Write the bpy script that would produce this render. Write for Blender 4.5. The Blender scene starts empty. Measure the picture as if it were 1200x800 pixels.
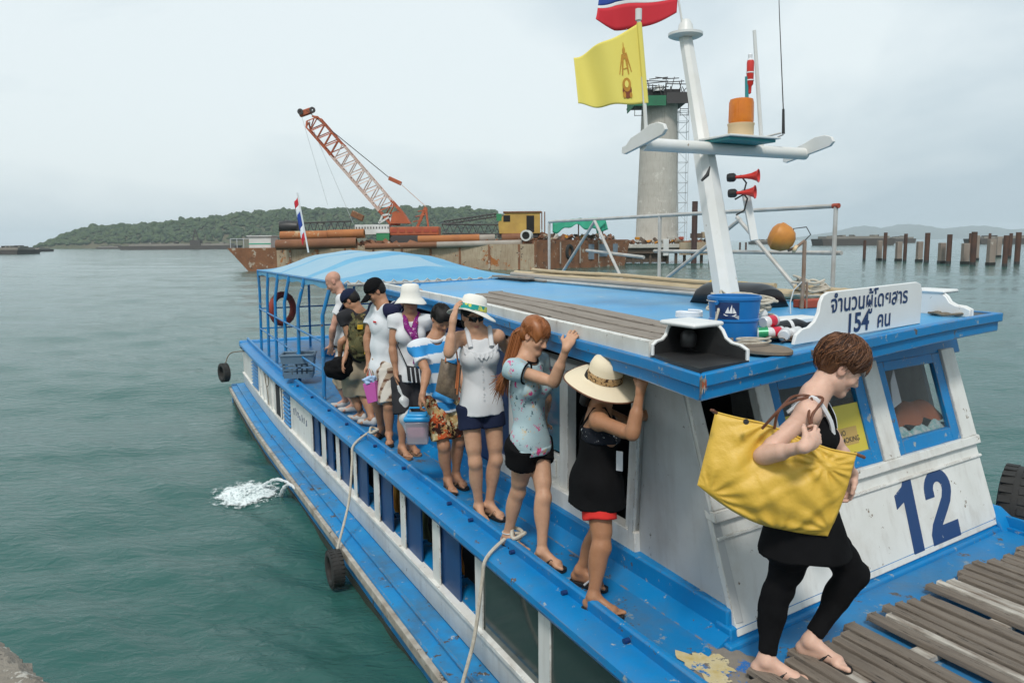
import bpy, math, random, numpy as np
from mathutils import Vector, Matrix
random.seed(7); np.random.seed(7)
R = math.radians
sc = bpy.context.scene
C = sc.collection
# ---------------------------------------------------------------- camera
F = 900.0; PIT = math.atan(116 / 900); ROLL = R(0.5); CAMZ = 3.2
cF = Vector((0, math.cos(PIT), -math.sin(PIT))); u0 = Vector((0, math.sin(PIT), math.cos(PIT))); r0 = Vector((1, 0, 0))
cR = r0 * math.cos(ROLL) - u0 * math.sin(ROLL); cU = r0 * math.sin(ROLL) + u0 * math.cos(ROLL)
cam = bpy.data.objects.new('camera', bpy.data.cameras.new('camera')); C.objects.link(cam)
cam.matrix_world = Matrix(((cR.x, cU.x, -cF.x, 0), (cR.y, cU.y, -cF.y, 0), (cR.z, cU.z, -cF.z, CAMZ), (0, 0, 0, 1)))
cam.data.sensor_width = 36; cam.data.lens = 36 * F / 1200; cam.data.clip_start = 0.05; cam.data.clip_end = 40000
sc.camera = cam
# ---------------------------------------------------------------- daylight: bright overcast
w = bpy.data.worlds.new('World'); sc.world = w; w.use_nodes = True
SUN_EL, SUN_AZ = R(52), R(186)          # azimuth of the sun, clockwise from +Y
nt = w.node_tree; nt.nodes.clear()
def N(nt, t, **k):
    n = nt.nodes.new(t)
    for a, b in k.items():
        if a.startswith('i_'):
            a = a[2:]; n.inputs[int(a) if a.isdigit() else a.replace('_', ' ')].default_value = b
        else: setattr(n, a, b)
    return n
sky = N(nt, 'ShaderNodeTexSky', sky_type='NISHITA', sun_disc=False, sun_elevation=SUN_EL, sun_rotation=SUN_AZ, air_density=1.5, dust_density=3)
tc = N(nt, 'ShaderNodeTexCoord')
mp = N(nt, 'ShaderNodeMapping'); mp.inputs['Scale'].default_value = (1, 1, 2.6)
nz = N(nt, 'ShaderNodeTexNoise', i_Scale=1.7, i_Detail=7.0, i_Roughness=0.5, i_Distortion=0.4)
rp = N(nt, 'ShaderNodeValToRGB')
e = rp.color_ramp.elements
e[0].position = 0.35; e[0].color = (0.40, 0.495, 0.56, 1)
e[1].position = 0.61; e[1].color = (0.69, 0.755, 0.775, 1)
gain = N(nt, 'ShaderNodeVectorMath', operation='SCALE'); gain.inputs['Scale'].default_value = 8.3
mx = N(nt, 'ShaderNodeMix', data_type='RGBA'); mx.inputs[0].default_value = 0.93
bg = N(nt, 'ShaderNodeBackground', i_Strength=0.1); wo = N(nt, 'ShaderNodeOutputWorld')
L = nt.links.new
L(tc.outputs['Generated'], mp.inputs[0]); L(mp.outputs[0], nz.inputs['Vector']); sx_ = N(nt, 'ShaderNodeSeparateXYZ'); ml_ = N(nt, 'ShaderNodeMath', operation='MULTIPLY_ADD'); ml_.inputs[1].default_value = -0.16; L(tc.outputs['Generated'], sx_.inputs[0]); L(sx_.outputs[0], ml_.inputs[0]); L(nz.outputs['Fac'], ml_.inputs[2]); L(ml_.outputs[0], rp.inputs[0])
L(rp.outputs[0], gain.inputs[0]); L(sky.outputs[0], mx.inputs[6]); L(gain.outputs[0], mx.inputs[7])
L(mx.outputs[2], bg.inputs[0]); L(bg.outputs[0], wo.inputs[0])
sl = bpy.data.lights.new('sun', 'SUN'); sl.energy = 1.5; sl.angle = R(10); sl.color = (1, 0.955, 0.89)
so = bpy.data.objects.new('sun', sl); C.objects.link(so)
sdir = Vector((math.sin(SUN_AZ) * math.cos(SUN_EL), math.cos(SUN_AZ) * math.cos(SUN_EL), math.sin(SUN_EL)))
so.rotation_euler = sdir.to_track_quat('Z', 'Y').to_euler(); so.location = sdir * 60
sc.view_settings.view_transform = 'Standard'; sc.view_settings.look = 'None'; sc.view_settings.gamma = 1
sc.view_settings.exposure = 0.6
sc.render.engine = 'CYCLES'; sc.cycles.use_denoising = True; sc.cycles.max_bounces = 6; sc.cycles.volume_bounces = 1
sc.cycles.transparent_max_bounces = 12

# ---------------------------------------------------------------- positions
TH = R(27)                                # heading of the boat's long axis
AX = Vector((-math.sin(TH), math.cos(TH), 0)); NX = Vector((math.cos(TH), math.sin(TH), 0))
def BF(t, s, z): return NX * t + AX * s + Vector((0, 0, z))      # boat frame -> world
def ID(x, y, z): return Vector((x, y, z))
def ray(u, v): return cF + cR * ((u - 600) / F) + cU * (-(v - 400) / F)
def P(u, v, y):                            # the point seen at (u, v) that lies y metres ahead
    d = ray(u, v); k = y / d.y
    return Vector((d.x * k, y, CAMZ + d.z * k))
def PZ(u, v, z):                           # the point seen at (u, v) on the level z
    d = ray(u, v); k = (z - CAMZ) / d.z
    return Vector((d.x * k, d.y * k, z))
def on_ray(u, v, c, r, far):
    d = ray(u, v).normalized(); o = Vector((0, 0, CAMZ)); m = o - c
    b = m.dot(d); q = b * b - (m.dot(m) - r * r)
    t = -b if q < 0 else -b + (math.sqrt(q) if far else -math.sqrt(q))
    return o + d * t
def lerp(a, b, t): return a + (b - a) * t

# ---------------------------------------------------------------- materials
MATS = {}
def mat(name, col, rough=0.5, col2=None, vs=6, va=0.5, chips=(), bump=None, metal=0, spec=0.5, streak=0, attr=None,
        trans=0, alpha=1, sss=0, grime=None, edge=None, stretch=None, coat=0, emit=None):
    m = bpy.data.materials.new(name); m.use_nodes = True; MATS[name] = m
    t = m.node_tree; b = t.nodes['Principled BSDF']; K = t.links.new
    b.inputs['Roughness'].default_value = rough; b.inputs['Metallic'].default_value = metal
    b.inputs['Specular IOR Level'].default_value = spec
    if coat: b.inputs['Coat Weight'].default_value = coat
    if trans: b.inputs['Transmission Weight'].default_value = trans
    if alpha < 1: b.inputs['Alpha'].default_value = alpha
    if sss:
        b.inputs['Subsurface Weight'].default_value = sss; b.inputs['Subsurface Radius'].default_value = (0.02, 0.008, 0.004); b.inputs['Subsurface Scale'].default_value = 0.5
    geo = N(t, 'ShaderNodeNewGeometry'); vec = geo.outputs['Position']
    if stretch:
        q = N(t, 'ShaderNodeMapping'); q.inputs['Rotation'].default_value = (0, 0, -TH if len(stretch) == 3 else stretch[3])
        q2 = N(t, 'ShaderNodeMapping'); q2.inputs['Scale'].default_value = stretch[:3]
        K(vec, q.inputs[0]); K(q.outputs[0], q2.inputs[0]); svec = q2.outputs[0]
    else: svec = vec
    def noise(scale, det=5, v=None, rg=0.6):
        n = N(t, 'ShaderNodeTexNoise', i_Scale=scale, i_Detail=float(det), i_Roughness=rg); K(v or vec, n.inputs['Vector']); return n.outputs['Fac']
    def ramp(s, a, c):
        r = N(t, 'ShaderNodeMapRange', i_1=a, i_2=c); r.clamp = True; K(s, r.inputs[0]); return r.outputs[0]
    def mixc(f, a, c):
        x = N(t, 'ShaderNodeMix', data_type='RGBA')
        if isinstance(f, float): x.inputs[0].default_value = f
        else: K(f, x.inputs[0])
        for k, s in ((6, a), (7, c)):
            if isinstance(s, tuple): x.inputs[k].default_value = s + (1,) if len(s) == 3 else s
            else: K(s, x.inputs[k])
        return x.outputs[2]
    cur = col
    if attr:
        at = N(t, 'ShaderNodeVertexColor', layer_name=attr); cur = at.outputs[0]
    if col2: cur = mixc(ramp(noise(vs, 6, svec), 0.5 - va / 2, 0.5 + va / 2), cur, col2)
    if streak:
        q = N(t, 'ShaderNodeMapping'); q.inputs['Scale'].default_value = (9, 9, 0.7); K(vec, q.inputs[0])
        cur = mixc(ramp(noise(1.0, 5, q.outputs[0]), 0.52, 0.52 + 0.3 / streak), cur, (0.16, 0.10, 0.055))
    if grime:
        gr = N(t, 'ShaderNodeMapRange', i_1=grime[2], i_2=grime[3], i_3=0.0, i_4=grime[4]); K(noise(grime[1], 9, None, .68), gr.inputs[0]); cur = mixc(gr.outputs[0], cur, grime[0])
    for (cc, cs, ct) in chips:
        n1 = noise(cs, 8, svec, 0.72); cur = mixc(ramp(n1, .5 + (ct - .5) * .64, .5 + (ct - .5) * .64 + 0.02), cur, cc)
    if edge:
        bv = N(t, 'ShaderNodeBevel', i_Radius=edge[1]); bv.samples = 3; dp = N(t, 'ShaderNodeVectorMath', operation='DOT_PRODUCT'); K(bv.outputs[0], dp.inputs[0]); K(geo.outputs['Normal'], dp.inputs[1])
        m1 = N(t, 'ShaderNodeMath', operation='MULTIPLY'); K(ramp(dp.outputs['Value'], .985, .90), m1.inputs[0]); K(ramp(noise(7, 8, None, .7), .47, .53), m1.inputs[1]); cur = mixc(m1.outputs[0], cur, edge[0])
    if isinstance(cur, tuple): b.inputs['Base Color'].default_value = cur + (1,)
    else: K(cur, b.inputs['Base Color'])
    if bump:
        bn = N(t, 'ShaderNodeBump', i_Strength=bump[1], i_Distance=bump[2] if len(bump) > 2 else 0.01)
        K(noise(bump[0], 6, svec), bn.inputs['Height']); K(bn.outputs[0], b.inputs['Normal'])
    return m
WH = (0.79, 0.79, 0.76)
mat('boat_blue', (0.002, 0.165, 0.43), 0.40, (0.006, 0.225, 0.52), 3, 0.7, spec=0.28, grime=((0.07, 0.15, 0.22), 2.3, .48, .70, .4), chips=[((0.30, 0.34, 0.35), 13, 0.69), ((0.11, 0.075, 0.05), 9, 0.70)], bump=(40, 0.25, 0.004), edge=((0.20, 0.17, 0.14), .012))
mat('deck_blue', (0.004, 0.160, 0.41), 0.42, (0.012, 0.225, 0.50), 2.2, 0.8, spec=0.28, grime=((0.10, 0.14, 0.17), 1.7, .45, .68, .6), chips=[((0.20, 0.27, 0.33), 9, 0.65), ((0.10, 0.085, 0.07), 7, 0.66)], bump=(30, 0.3, 0.004))
mat('roof_blue', (0.032, 0.265, 0.55), 0.36, (0.07, 0.35, 0.61), 1.6, 0.6, spec=0.28, grime=((0.16, 0.30, 0.40), 1.1, .45, .68, .6), chips=[((0.38, 0.48, 0.55), 6, 0.72), ((0.15, 0.2, 0.22), 8, .73)], bump=(14, 0.25, 0.006))
mat('navy_paint', (0.008, 0.03, 0.115), 0.4)
mat('ledge_blue', (0.006, 0.18, 0.47), 0.45, (0.02, 0.27, 0.56), 2.5, 0.8, spec=0.28, grime=((0.08, 0.11, 0.12), 2.2, .46, .68, .65), chips=[((0.10, 0.07, 0.045), 6.5, 0.665), ((0.40, 0.42, 0.41), 11, 0.70)], bump=(25, 0.35, 0.004), edge=((0.22, 0.20, 0.17), .012))
mat('boat_white', WH, 0.42, (0.62, 0.62, 0.58), 2.5, 0.8, grime=((0.42, 0.36, 0.28), 2.0, .50, .74, .5), chips=[((0.20, 0.15, 0.10), 11, 0.72)], streak=0.35, bump=(30, 0.15, 0.003), edge=((0.22, 0.17, 0.12), .010))
mat('panel_grey', (0.55, 0.56, 0.55), 0.5, (0.47, 0.48, 0.47), 2.0, 0.8, grime=((0.30, 0.28, 0.25), 1.6, .48, .72, .5), chips=[((0.12, 0.10, 0.08), 12, 0.73)], streak=0.3, bump=(30, 0.15, 0.003))
mat('weathered_strip', (0.50, 0.48, 0.43), 0.7, (0.20, 0.16, 0.12), 7, 0.5, chips=[((0.06, 0.045, 0.03), 9, 0.66)], bump=(40, 0.5, 0.004))
mat('antifoul', (0.018, 0.022, 0.018), 0.6, (0.05, 0.055, 0.035), 5, 0.6)
mat('interior_dark', (0.012, 0.014, 0.018), 0.8)
mat('black_paint', (0.012, 0.012, 0.013), 0.45, (0.03, 0.03, 0.03), 6)
mat('old_wood', (0.25, 0.21, 0.17), 0.85, (0.085, 0.066, 0.05), 5, 0.8, chips=[((0.04, 0.032, 0.026), 11, 0.66)], bump=(18, 0.9, 0.006), stretch=(6, 0.5, 6))
mat('roof_wood', (0.33, 0.29, 0.245), 0.9, (0.17, 0.14, 0.115), 5, 0.6, chips=[((0.08, 0.065, 0.05), 9, 0.66)], bump=(18, 0.7, 0.005), stretch=(6, 0.6, 6))
mat('worn_white_wood', (0.55, 0.52, 0.46), 0.8, (0.17, 0.13, 0.10), 6, 0.35, bump=(18, 0.9, 0.006), stretch=(4, 0.8, 4))
mat('glass_dark', (0.06, 0.085, 0.09), 0.05, spec=0.8, alpha=0.16)
mat('glass_side', (0.035, 0.055, 0.052), 0.08, (0.05, 0.075, 0.07), 2, 0.9, spec=0.7, alpha=0.9)
mat('navy_ink', (0.008, 0.030, 0.11), 0.5, chips=[((0.55, 0.56, 0.55), 22, 0.77)]); mat('number_ink', (0.010, 0.045, 0.15), 0.5, chips=[((0.55, 0.56, 0.55), 16, 0.74)])
mat('rubber', (0.013, 0.013, 0.013), 0.75, (0.035, 0.035, 0.033), 9, 0.6, bump=(60, 0.4, 0.003))
mat('steel_pipe', (0.56, 0.56, 0.54), 0.45, (0.38, 0.35, 0.31), 8, 0.5, metal=0.15)
mat('white_pole', (0.74, 0.75, 0.75), 0.4, (0.62, 0.62, 0.58), 4, 0.6, chips=[((0.25, 0.17, 0.10), 12, 0.765)])
mat('rope', (0.58, 0.54, 0.46), 0.9, (0.38, 0.34, 0.27), 40, 0.5, bump=(150, 0.8, 0.004))
mat('rope_dark', (0.22, 0.19, 0.14), 0.9, (0.11, 0.09, 0.07), 30, 0.5, bump=(150, 0.8, 0.004))

# ---------------------------------------------------------------- mesh building
W = {}
class MB:
    def __init__(s, f=ID): s.v = []; s.f = []; s.m = []; s.fr = f; s.mi = 0
    def add(s, pts, faces, raw=False):
        o = len(s.v); s.v += [tuple(p) if raw else tuple(s.fr(*p)) for p in pts]
        s.f += [tuple(o + i for i in q) for q in faces]; s.m += [s.mi] * len(faces); return s
    def hexa(s, p, raw=False): return s.add(p, [(0, 3, 2, 1), (4, 5, 6, 7), (0, 1, 5, 4), (1, 2, 6, 5), (2, 3, 7, 6), (3, 0, 4, 7)], raw)
    def box(s, x0, x1, y0, y1, z0, z1):
        return s.hexa([(x0, y0, z0), (x1, y0, z0), (x1, y1, z0), (x0, y1, z0), (x0, y0, z1), (x1, y0, z1), (x1, y1, z1), (x0, y1, z1)])
    def obox(s, c, ax, ay, az):            # centre and three half-axis vectors (world)
        c, ax, ay, az = map(Vector, (c, ax, ay, az))
        return s.hexa([c - ax - ay - az, c + ax - ay - az, c + ax + ay - az, c - ax + ay - az, c - ax - ay + az, c + ax - ay + az, c + ax + ay + az, c - ax + ay + az], True)
    def beam(s, a, b, w, h, up=(0, 0, 1)): # square bar between two points of the frame
        a, b = s.fr(*a), s.fr(*b); d = b - a; n = d.normalized(); up = Vector(up)
        if abs(n.dot(up)) > 0.95: up = Vector((0, 1, 0))
        x = n.cross(up).normalized(); y = x.cross(n)
        return s.obox((a + b) / 2, x * w / 2, d / 2, y * h / 2)
    def tube(s, pts, r, n=8, closed=False, raw=False):
        p = [Vector(q) if raw else s.fr(*q) for q in pts]; m = len(p)
        rr = list(r) if hasattr(r, '__len__') else [r] * m
        o = len(s.v); x = None
        for i in range(m):
            a = p[(i - 1) % m] if (closed or i) else p[0]; b = p[(i + 1) % m] if (closed or i < m - 1) else p[-1]
            d = (b - a)
            d = d.normalized() if d.length > 1e-9 else Vector((0, 0, 1))
            if x is None: x = d.orthogonal().normalized()
            x = (x - d * x.dot(d)); x = x.normalized() if x.length > 1e-6 else d.orthogonal().normalized()
            y = d.cross(x)
            for k in range(n):
                t = 2 * math.pi * k / n; s.v.append(tuple(p[i] + (x * math.cos(t) + y * math.sin(t)) * rr[i]))
        fs = []
        for i in range(m if closed else m - 1):
            j = (i + 1) % m
            for k in range(n): fs.append((o + i * n + k, o + i * n + (k + 1) % n, o + j * n + (k + 1) % n, o + j * n + k))
        if not closed: fs += [tuple(o + k for k in range(n - 1, -1, -1)), tuple(o + (m - 1) * n + k for k in range(n))]
        s.f += fs; s.m += [s.mi] * len(fs); return s
    def lathe(s, prof, o, ax=(0, 0, 1), n=24, wav=None):   # prof: (radius, height); o and ax in world
        ax = Vector(ax).normalized(); x = ax.orthogonal().normalized(); y = ax.cross(x); o = Vector(o); b = len(s.v); m = len(prof)
        for i, (r, h) in enumerate(prof):
            for k in range(n):
                t = 2 * math.pi * k / n; dz = wav(i, t) if wav else 0
                s.v.append(tuple(o + ax * (h + dz) + (x * math.cos(t) + y * math.sin(t)) * max(r, 1e-4)))
        fs = [(b + i * n + k, b + i * n + (k + 1) % n, b + (i + 1) * n + (k + 1) % n, b + (i + 1) * n + k) for i in range(m - 1) for k in range(n)]
        s.f += fs; s.m += [s.mi] * len(fs); return s
    def prism(s, poly, off):               # polygon (frame points) swept by a vector (frame difference)
        n = len(poly); q = [Vector(p) + Vector(off) for p in poly]
        return s.add([tuple(p) for p in poly] + [tuple(p) for p in q], [tuple(range(n - 1, -1, -1)), tuple(range(n, 2 * n))] + [(i, (i + 1) % n, n + (i + 1) % n, n + i) for i in range(n)])
    def grid(s, fn, nu, nv, u=(0, 1), v=(0, 1), raw=False, wrap=False):
        pts = [fn(lerp(u[0], u[1], i / nu), lerp(v[0], v[1], j / nv)) for i in range(nu + 1) for j in range(nv + 1)]
        return s.add(pts, [(i * (nv + 1) + j, (i + 1) * (nv + 1) + j, (i + 1) * (nv + 1) + j + 1, i * (nv + 1) + j + 1) for i in range(nu) for j in range(nv)], raw)
    def build(s, name, m, parent=None, smooth=True, bevel=0, solid=0, ang=38):
        return mesh_obj(name, np.array(s.v, float), s.f, m, parent, smooth, bevel, solid, s.m, ang)
def mesh_obj(name, v, f, m, parent=None, smooth=True, bevel=0, solid=0, mi=None, ang=38):
    lo, hi = v.min(0), v.max(0); c = Vector(((lo[0] + hi[0]) / 2, (lo[1] + hi[1]) / 2, lo[2]))
    me = bpy.data.meshes.new(name); vv = v - np.array(c)
    if isinstance(f, np.ndarray):
        n, k = f.shape; me.vertices.add(len(vv)); me.vertices.foreach_set('co', vv.astype(np.float32).ravel())
        me.loops.add(n * k); me.loops.foreach_set('vertex_index', f.astype(np.int32).ravel())
        me.polygons.add(n); me.polygons.foreach_set('loop_start', np.arange(0, n * k, k, dtype=np.int32)); me.update(calc_edges=True); me.validate()
    else: me.from_pydata(vv.tolist(), [], f)
    ml = m if isinstance(m, (list, tuple)) else [m]
    for q in ml: me.materials.append(MATS[q] if isinstance(q, str) else q)
    if len(ml) > 1 and mi is not None: me.polygons.foreach_set('material_index', np.array(mi, dtype=np.int32))
    if smooth:
        me.polygons.foreach_set('use_smooth', np.ones(len(me.polygons), dtype=bool))
        if ang < 180: me.set_sharp_from_angle(angle=R(ang))
    o = bpy.data.objects.new(name, me); C.objects.link(o); W[o] = c
    if parent: o.parent = parent; o.location = c - W[parent]
    else: o.location = c
    if bevel:
        b = o.modifiers.new('bevel', 'BEVEL'); b.width = bevel; b.segments = 2; b.limit_method = 'ANGLE'; b.angle_limit = R(40)
    if solid:
        b = o.modifiers.new('solid', 'SOLIDIFY'); b.thickness = solid; b.offset = 0
    return o
def thing(name, label, cat, loc, group=None):
    o = bpy.data.objects.new(name, None); C.objects.link(o); o.location = loc; W[o] = Vector(loc); o.empty_display_size = 0.2
    o['label'] = label; o['category'] = cat
    if group: o['group'] = group
    return o
def tag(o, label, cat, group=None):
    o['label'] = label; o['category'] = cat
    if group: o['group'] = group
    return o
def kind(o, k): o['kind'] = k; return o
def text_mesh(name, body, m, parent, o, ux, uy, size, sx=1.0, bold=0.0, gap=1.0, depth=0.002):
    """flat lettering laid on a plane: o = lower left corner, ux/uy = unit directions, size = letter height in m"""
    cu = bpy.data.curves.new('lettering', 'FONT'); cu.body = body; cu.size = 1; cu.offset = bold; cu.extrude = 0; cu.space_character = gap
    t = bpy.data.objects.new('lettering', cu); C.objects.link(t)
    me = bpy.data.meshes.new_from_object(t.evaluated_get(bpy.context.evaluated_depsgraph_get()))
    bpy.data.objects.remove(t); n = len(me.vertices)
    co = np.zeros(n * 3, np.float32); me.vertices.foreach_get('co', co); co = co.reshape(-1, 3)
    fs = [tuple(p.vertices) for p in me.polygons]; ux, uy = Vector(ux).normalized(), Vector(uy).normalized()
    v = np.array([tuple(Vector(o) + ux * (p[0] * size * sx) + uy * (p[1] * size)) for p in co])
    bpy.data.meshes.remove(me)
    ob = mesh_obj(name, v, fs, m, parent, smooth=False)
    return ob, co[:, 0].max() * size * sx
# ================================================================ SETTING: sea, island, far hills, pier
def wave(x, y, r):
    z = np.zeros_like(x)
    rs = np.random.RandomState(3)
    for i in range(26):
        lam = 0.28 * (1.17 ** i); a = R(90 + rs.uniform(-48, 48)); k = 2 * math.pi / lam
        px = np.sin(x * 0.31 / (1 + i * .15) + i) * 1.3 + np.sin(y * 0.23 / (1 + i * .1) + 2 * i) * 1.3
        amp = 0.0074 * lam ** 0.5 * np.clip(1.35 - r * 0.035 / lam, 0, 1)
        ph = k * (x * math.cos(a) + y * math.sin(a)) + px + rs.uniform(0, 6.28)
        z += amp * (np.sin(ph) + 0.35 * np.sin(2 * ph + 1))
    return z
ang = np.concatenate([np.linspace(R(20), R(160), 330, endpoint=False), np.linspace(R(160), R(380), 70, endpoint=False)])
rad = [0.6]
while rad[-1] < 8600: rad.append(rad[-1] * 1.0162)
rad = np.array(rad); rr, aa = np.meshgrid(rad, ang, indexing='ij')
wx, wy = rr * np.cos(aa), rr * np.sin(aa); wz = wave(wx, wy, rr)
nr, na = rr.shape; ii = np.arange(nr - 1)[:, None] * na; jj = np.arange(na)[None, :]; j2 = (jj + 1) % na
wf = np.stack([ii + jj, ii + na + jj, ii + na + j2, ii + j2], -1).reshape(-1, 4)
m = mat('sea', (0.021, 0.090, 0.079), 0.10, (0.034, 0.114, 0.101), 0.12, 0.9, spec=0.36)
t = m.node_tree; b = t.nodes['Principled BSDF']; b.inputs['IOR'].default_value = 1.33
g = N(t, 'ShaderNodeNewGeometry'); q = N(t, 'ShaderNodeMapping'); q.inputs['Scale'].default_value = (0.62, 1.25, 1); q.inputs['Rotation'].default_value = (0, 0, R(-9))
n1 = N(t, 'ShaderNodeTexNoise', i_Scale=6.5, i_Detail=7.0, i_Roughness=0.55, i_Distortion=0.5); n2 = N(t, 'ShaderNodeTexNoise', i_Scale=0.8, i_Detail=3.0)
b1 = N(t, 'ShaderNodeBump', i_Strength=0.8, i_Distance=0.035); b2 = N(t, 'ShaderNodeBump', i_Strength=0.4, i_Distance=0.10)
K = t.links.new; K(g.outputs['Position'], q.inputs[0]); K(q.outputs[0], n1.inputs['Vector']); K(q.outputs[0], n2.inputs['Vector'])
K(n1.outputs['Fac'], b1.inputs['Height']); K(n2.outputs['Fac'], b2.inputs['Height']); K(b2.outputs[0], b1.inputs['Normal']); K(b1.outputs[0], b.inputs['Normal'])
kind(mesh_obj('sea_water', np.stack([wx, wy, wz], -1).reshape(-1, 3), wf, 'sea', ang=180), 'structure')
# island with a wooded ridge
ISL_Y = 1150.0
prof = [(68, 290.2), (73, 288), (79, 280), (88, 274), (100, 270), (120, 267), (150, 266), (176, 264.5), (200, 262), (240, 258), (270, 254), (300, 251), (340, 248), (380, 247), (430, 247), (480, 246), (520, 246), (550, 247), (575, 250), (600, 258), (622, 272), (640, 290)]
def ridge(u): return np.interp(u, [p[0] for p in prof], [p[1] for p in prof])
def isl(a, c):
    u = lerp(66, 642, a); base = P(u, 290, ISL_Y).z; top = P(u, ridge(u), ISL_Y)
    h = max(0.2, top.z); k = math.sin(math.pi * c) ** 0.8
    p = Vector((top.x, ISL_Y + (c - 0.5) * 150, 0))
    p.z = h * k * (1 + 0.05 * math.sin(u * .31 + c * 9) * math.sin(c * 17 + u * .05)) - 0.6
    return p
mat('island_ground', (0.05, 0.075, 0.03), 0.95, (0.12, 0.10, 0.06), 0.03, 0.5, bump=(0.15, 1, 2))
MATS['island_ground'].name = 'island_ground'
mb = MB(); mb.grid(isl, 110, 22); kind(mb.build('island_hill', 'island_ground', ang=180), 'structure')
mat('jungle', (0.028, 0.060, 0.020), 0.9, (0.085, 0.115, 0.040), 0.05, 0.5, grime=((.02, .045, .02), .11, .42, .6, .8))
ico = []
bmx = __import__('bmesh').new(); __import__('bmesh').ops.create_icosphere(bmx, subdivisions=2, radius=1)
IV = np.array([v.co[:] for v in bmx.verts]); IF = np.array([[v.index for v in f.verts] for f in bmx.faces]); bmx.free()
rs = np.random.RandomState(5); VV = []; FF = []; nv = 0
for i in range(6000):
    a = rs.uniform(0.012, 0.985); c = rs.uniform(0.03, 0.56) ** 0.9
    p = isl(a, c); s = rs.uniform(1.3, 3.1) * (1.7 if rs.rand() < .04 else 1)
    sh = np.array([s * rs.uniform(.9, 1.4), s * 1.1, s * rs.uniform(.7, 1.15)])
    v = IV * sh * (1 + rs.uniform(-.34, .34, (len(IV), 1))); v = v + np.array([p.x, p.y, max(p.z, 0) + s * .5])
    VV.append(v); FF.append(IF + nv); nv += len(IV)
kind(tag(mesh_obj('island_wood', np.concatenate(VV), np.concatenate(FF), 'jungle', smooth=False), 'dense green woodland covering the low island ridge', 'woodland'), 'stuff')
# pale mountains on the far right horizon and behind
mat('far_mountain', (0.06, 0.085, 0.075), 1.0, (0.09, 0.11, 0.09), 0.002, 0.8)
mp_ = [(900, 283), (935, 280), (965, 274), (985, 271), (1012, 264.5), (1030, 270), (1045, 266), (1060, 262.5), (1078, 265), (1092, 270.5), (1108, 268), (1128, 266), (1142, 264.5), (1158, 268), (1180, 270), (1200, 268), (1230, 272), (1270, 277), (1310, 282)]
def mtn(a, c):
    u = lerp(900, 1310, a); y = 6500.0; top = P(u, np.interp(u, [k[0] for k in mp_], [k[1] for k in mp_]), y); k = math.sin(math.pi * c)
    return Vector((top.x, y + (c - .5) * 1600, max(1, top.z) * k * (1 + .06 * math.sin(u * .5 + c * 20)) - 2))
mb = MB(); mb.grid(mtn, 120, 12); kind(mb.build('far_hills', 'far_mountain', ang=180), 'structure')
# concrete pier corner, lower left
mat('pier_concrete', (0.30, 0.27, 0.23), 0.9, (0.15, 0.13, 0.10), 4, 0.8, chips=[((0.06, 0.055, 0.05), 14, 0.66), ((0.45, 0.43, 0.38), 10, 0.68)], bump=(25, 1.0, 0.02))
zt = 1.75
c0, c1, c2 = PZ(-70, 690, zt), PZ(-2, 742, zt), PZ(66, 799, zt)
rs = np.random.RandomState(2); edge = []
for i in range(41):
    q = i / 40; p = lerp(c0, c1, q / .4) if q < .4 else lerp(c1, c2, (q - .4) / .6)
    edge.append(p + Vector((rs.uniform(-.006, .006), rs.uniform(-.012, .012), 0)))
far_end = c2 + (c2 - c1).normalized() * 1.2; edge.append(far_end)
back = [far_end + Vector((-1.3, -.8, 0)), c0 + Vector((-.9, -1.0, 0)), c0 + Vector((-.9, .5, 0))]
poly = edge + back; mb = MB()
n = len(poly); lo = [p + Vector((0, 0.03, 0)) - Vector((0, 0, zt + .6)) for p in poly]; ch = [p - Vector((-.012, .02, -.0)) * 1 for p in poly]
mb.add([tuple(p + Vector((0, 0, -.03 + rs.uniform(-.012, .008)))) for p in poly] + [tuple(p + Vector((-.03, -.03, rs.uniform(-.004, .004)))) for p in poly] + [tuple(p) for p in lo],
       [tuple(range(n, 2 * n))] + [(i, (i + 1) % n, n + (i + 1) % n, n + i) for i in range(n)] + [(2 * n + i, 2 * n + (i + 1) % n, (i + 1) % n, i) for i in range(n)])
kind(mb.build('pier', 'pier_concrete', ang=25), 'structure')
# ================================================================ THE BOAT (frame: t across, s aft, z up)
boat = thing('passenger_boat', 'blue and white wooden passenger boat numbered 12 moored in the foreground', 'boat', BF(3.8, 8, 0))
DZ = 1.2
SS = [-3.2, -2.2, -1.2, 0, 1, 2, 3, 4, 5, 6, 7, 8, 9, 10, 11, 12, 13, 14, 15, 16, 16.6]
def tn(s):                                  # near side wall
    if s < 1: return 2.05 + (1 - s) ** 1.6 * 0.14
    return 2.05 + max(0, s - 11.5) ** 1.5 * 0.012
def tf(s): return 7.55 - tn(s)
def strip(mb, prof, side=1, ss=SS):         # loft of a (dt, z) profile along the hull; dt outward
    n = len(prof); pts = []
    for s in ss:
        for (d, z) in prof: pts.append(((tn(s) - d) if side > 0 else (tf(s) + d), s, z))
    m = len(ss); fs = []
    for i in range(m - 1):
        for k in range(n):
            q = (i * n + k, (i + 1) * n + k, (i + 1) * n + (k + 1) % n, i * n + (k + 1) % n); fs.append(q if side > 0 else q[::-1])
    fs += [tuple(range(n)), tuple((m - 1) * n + k for k in range(n - 1, -1, -1))]
    mb.add(pts, fs); return mb
S2 = SS + [16.9]
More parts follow.
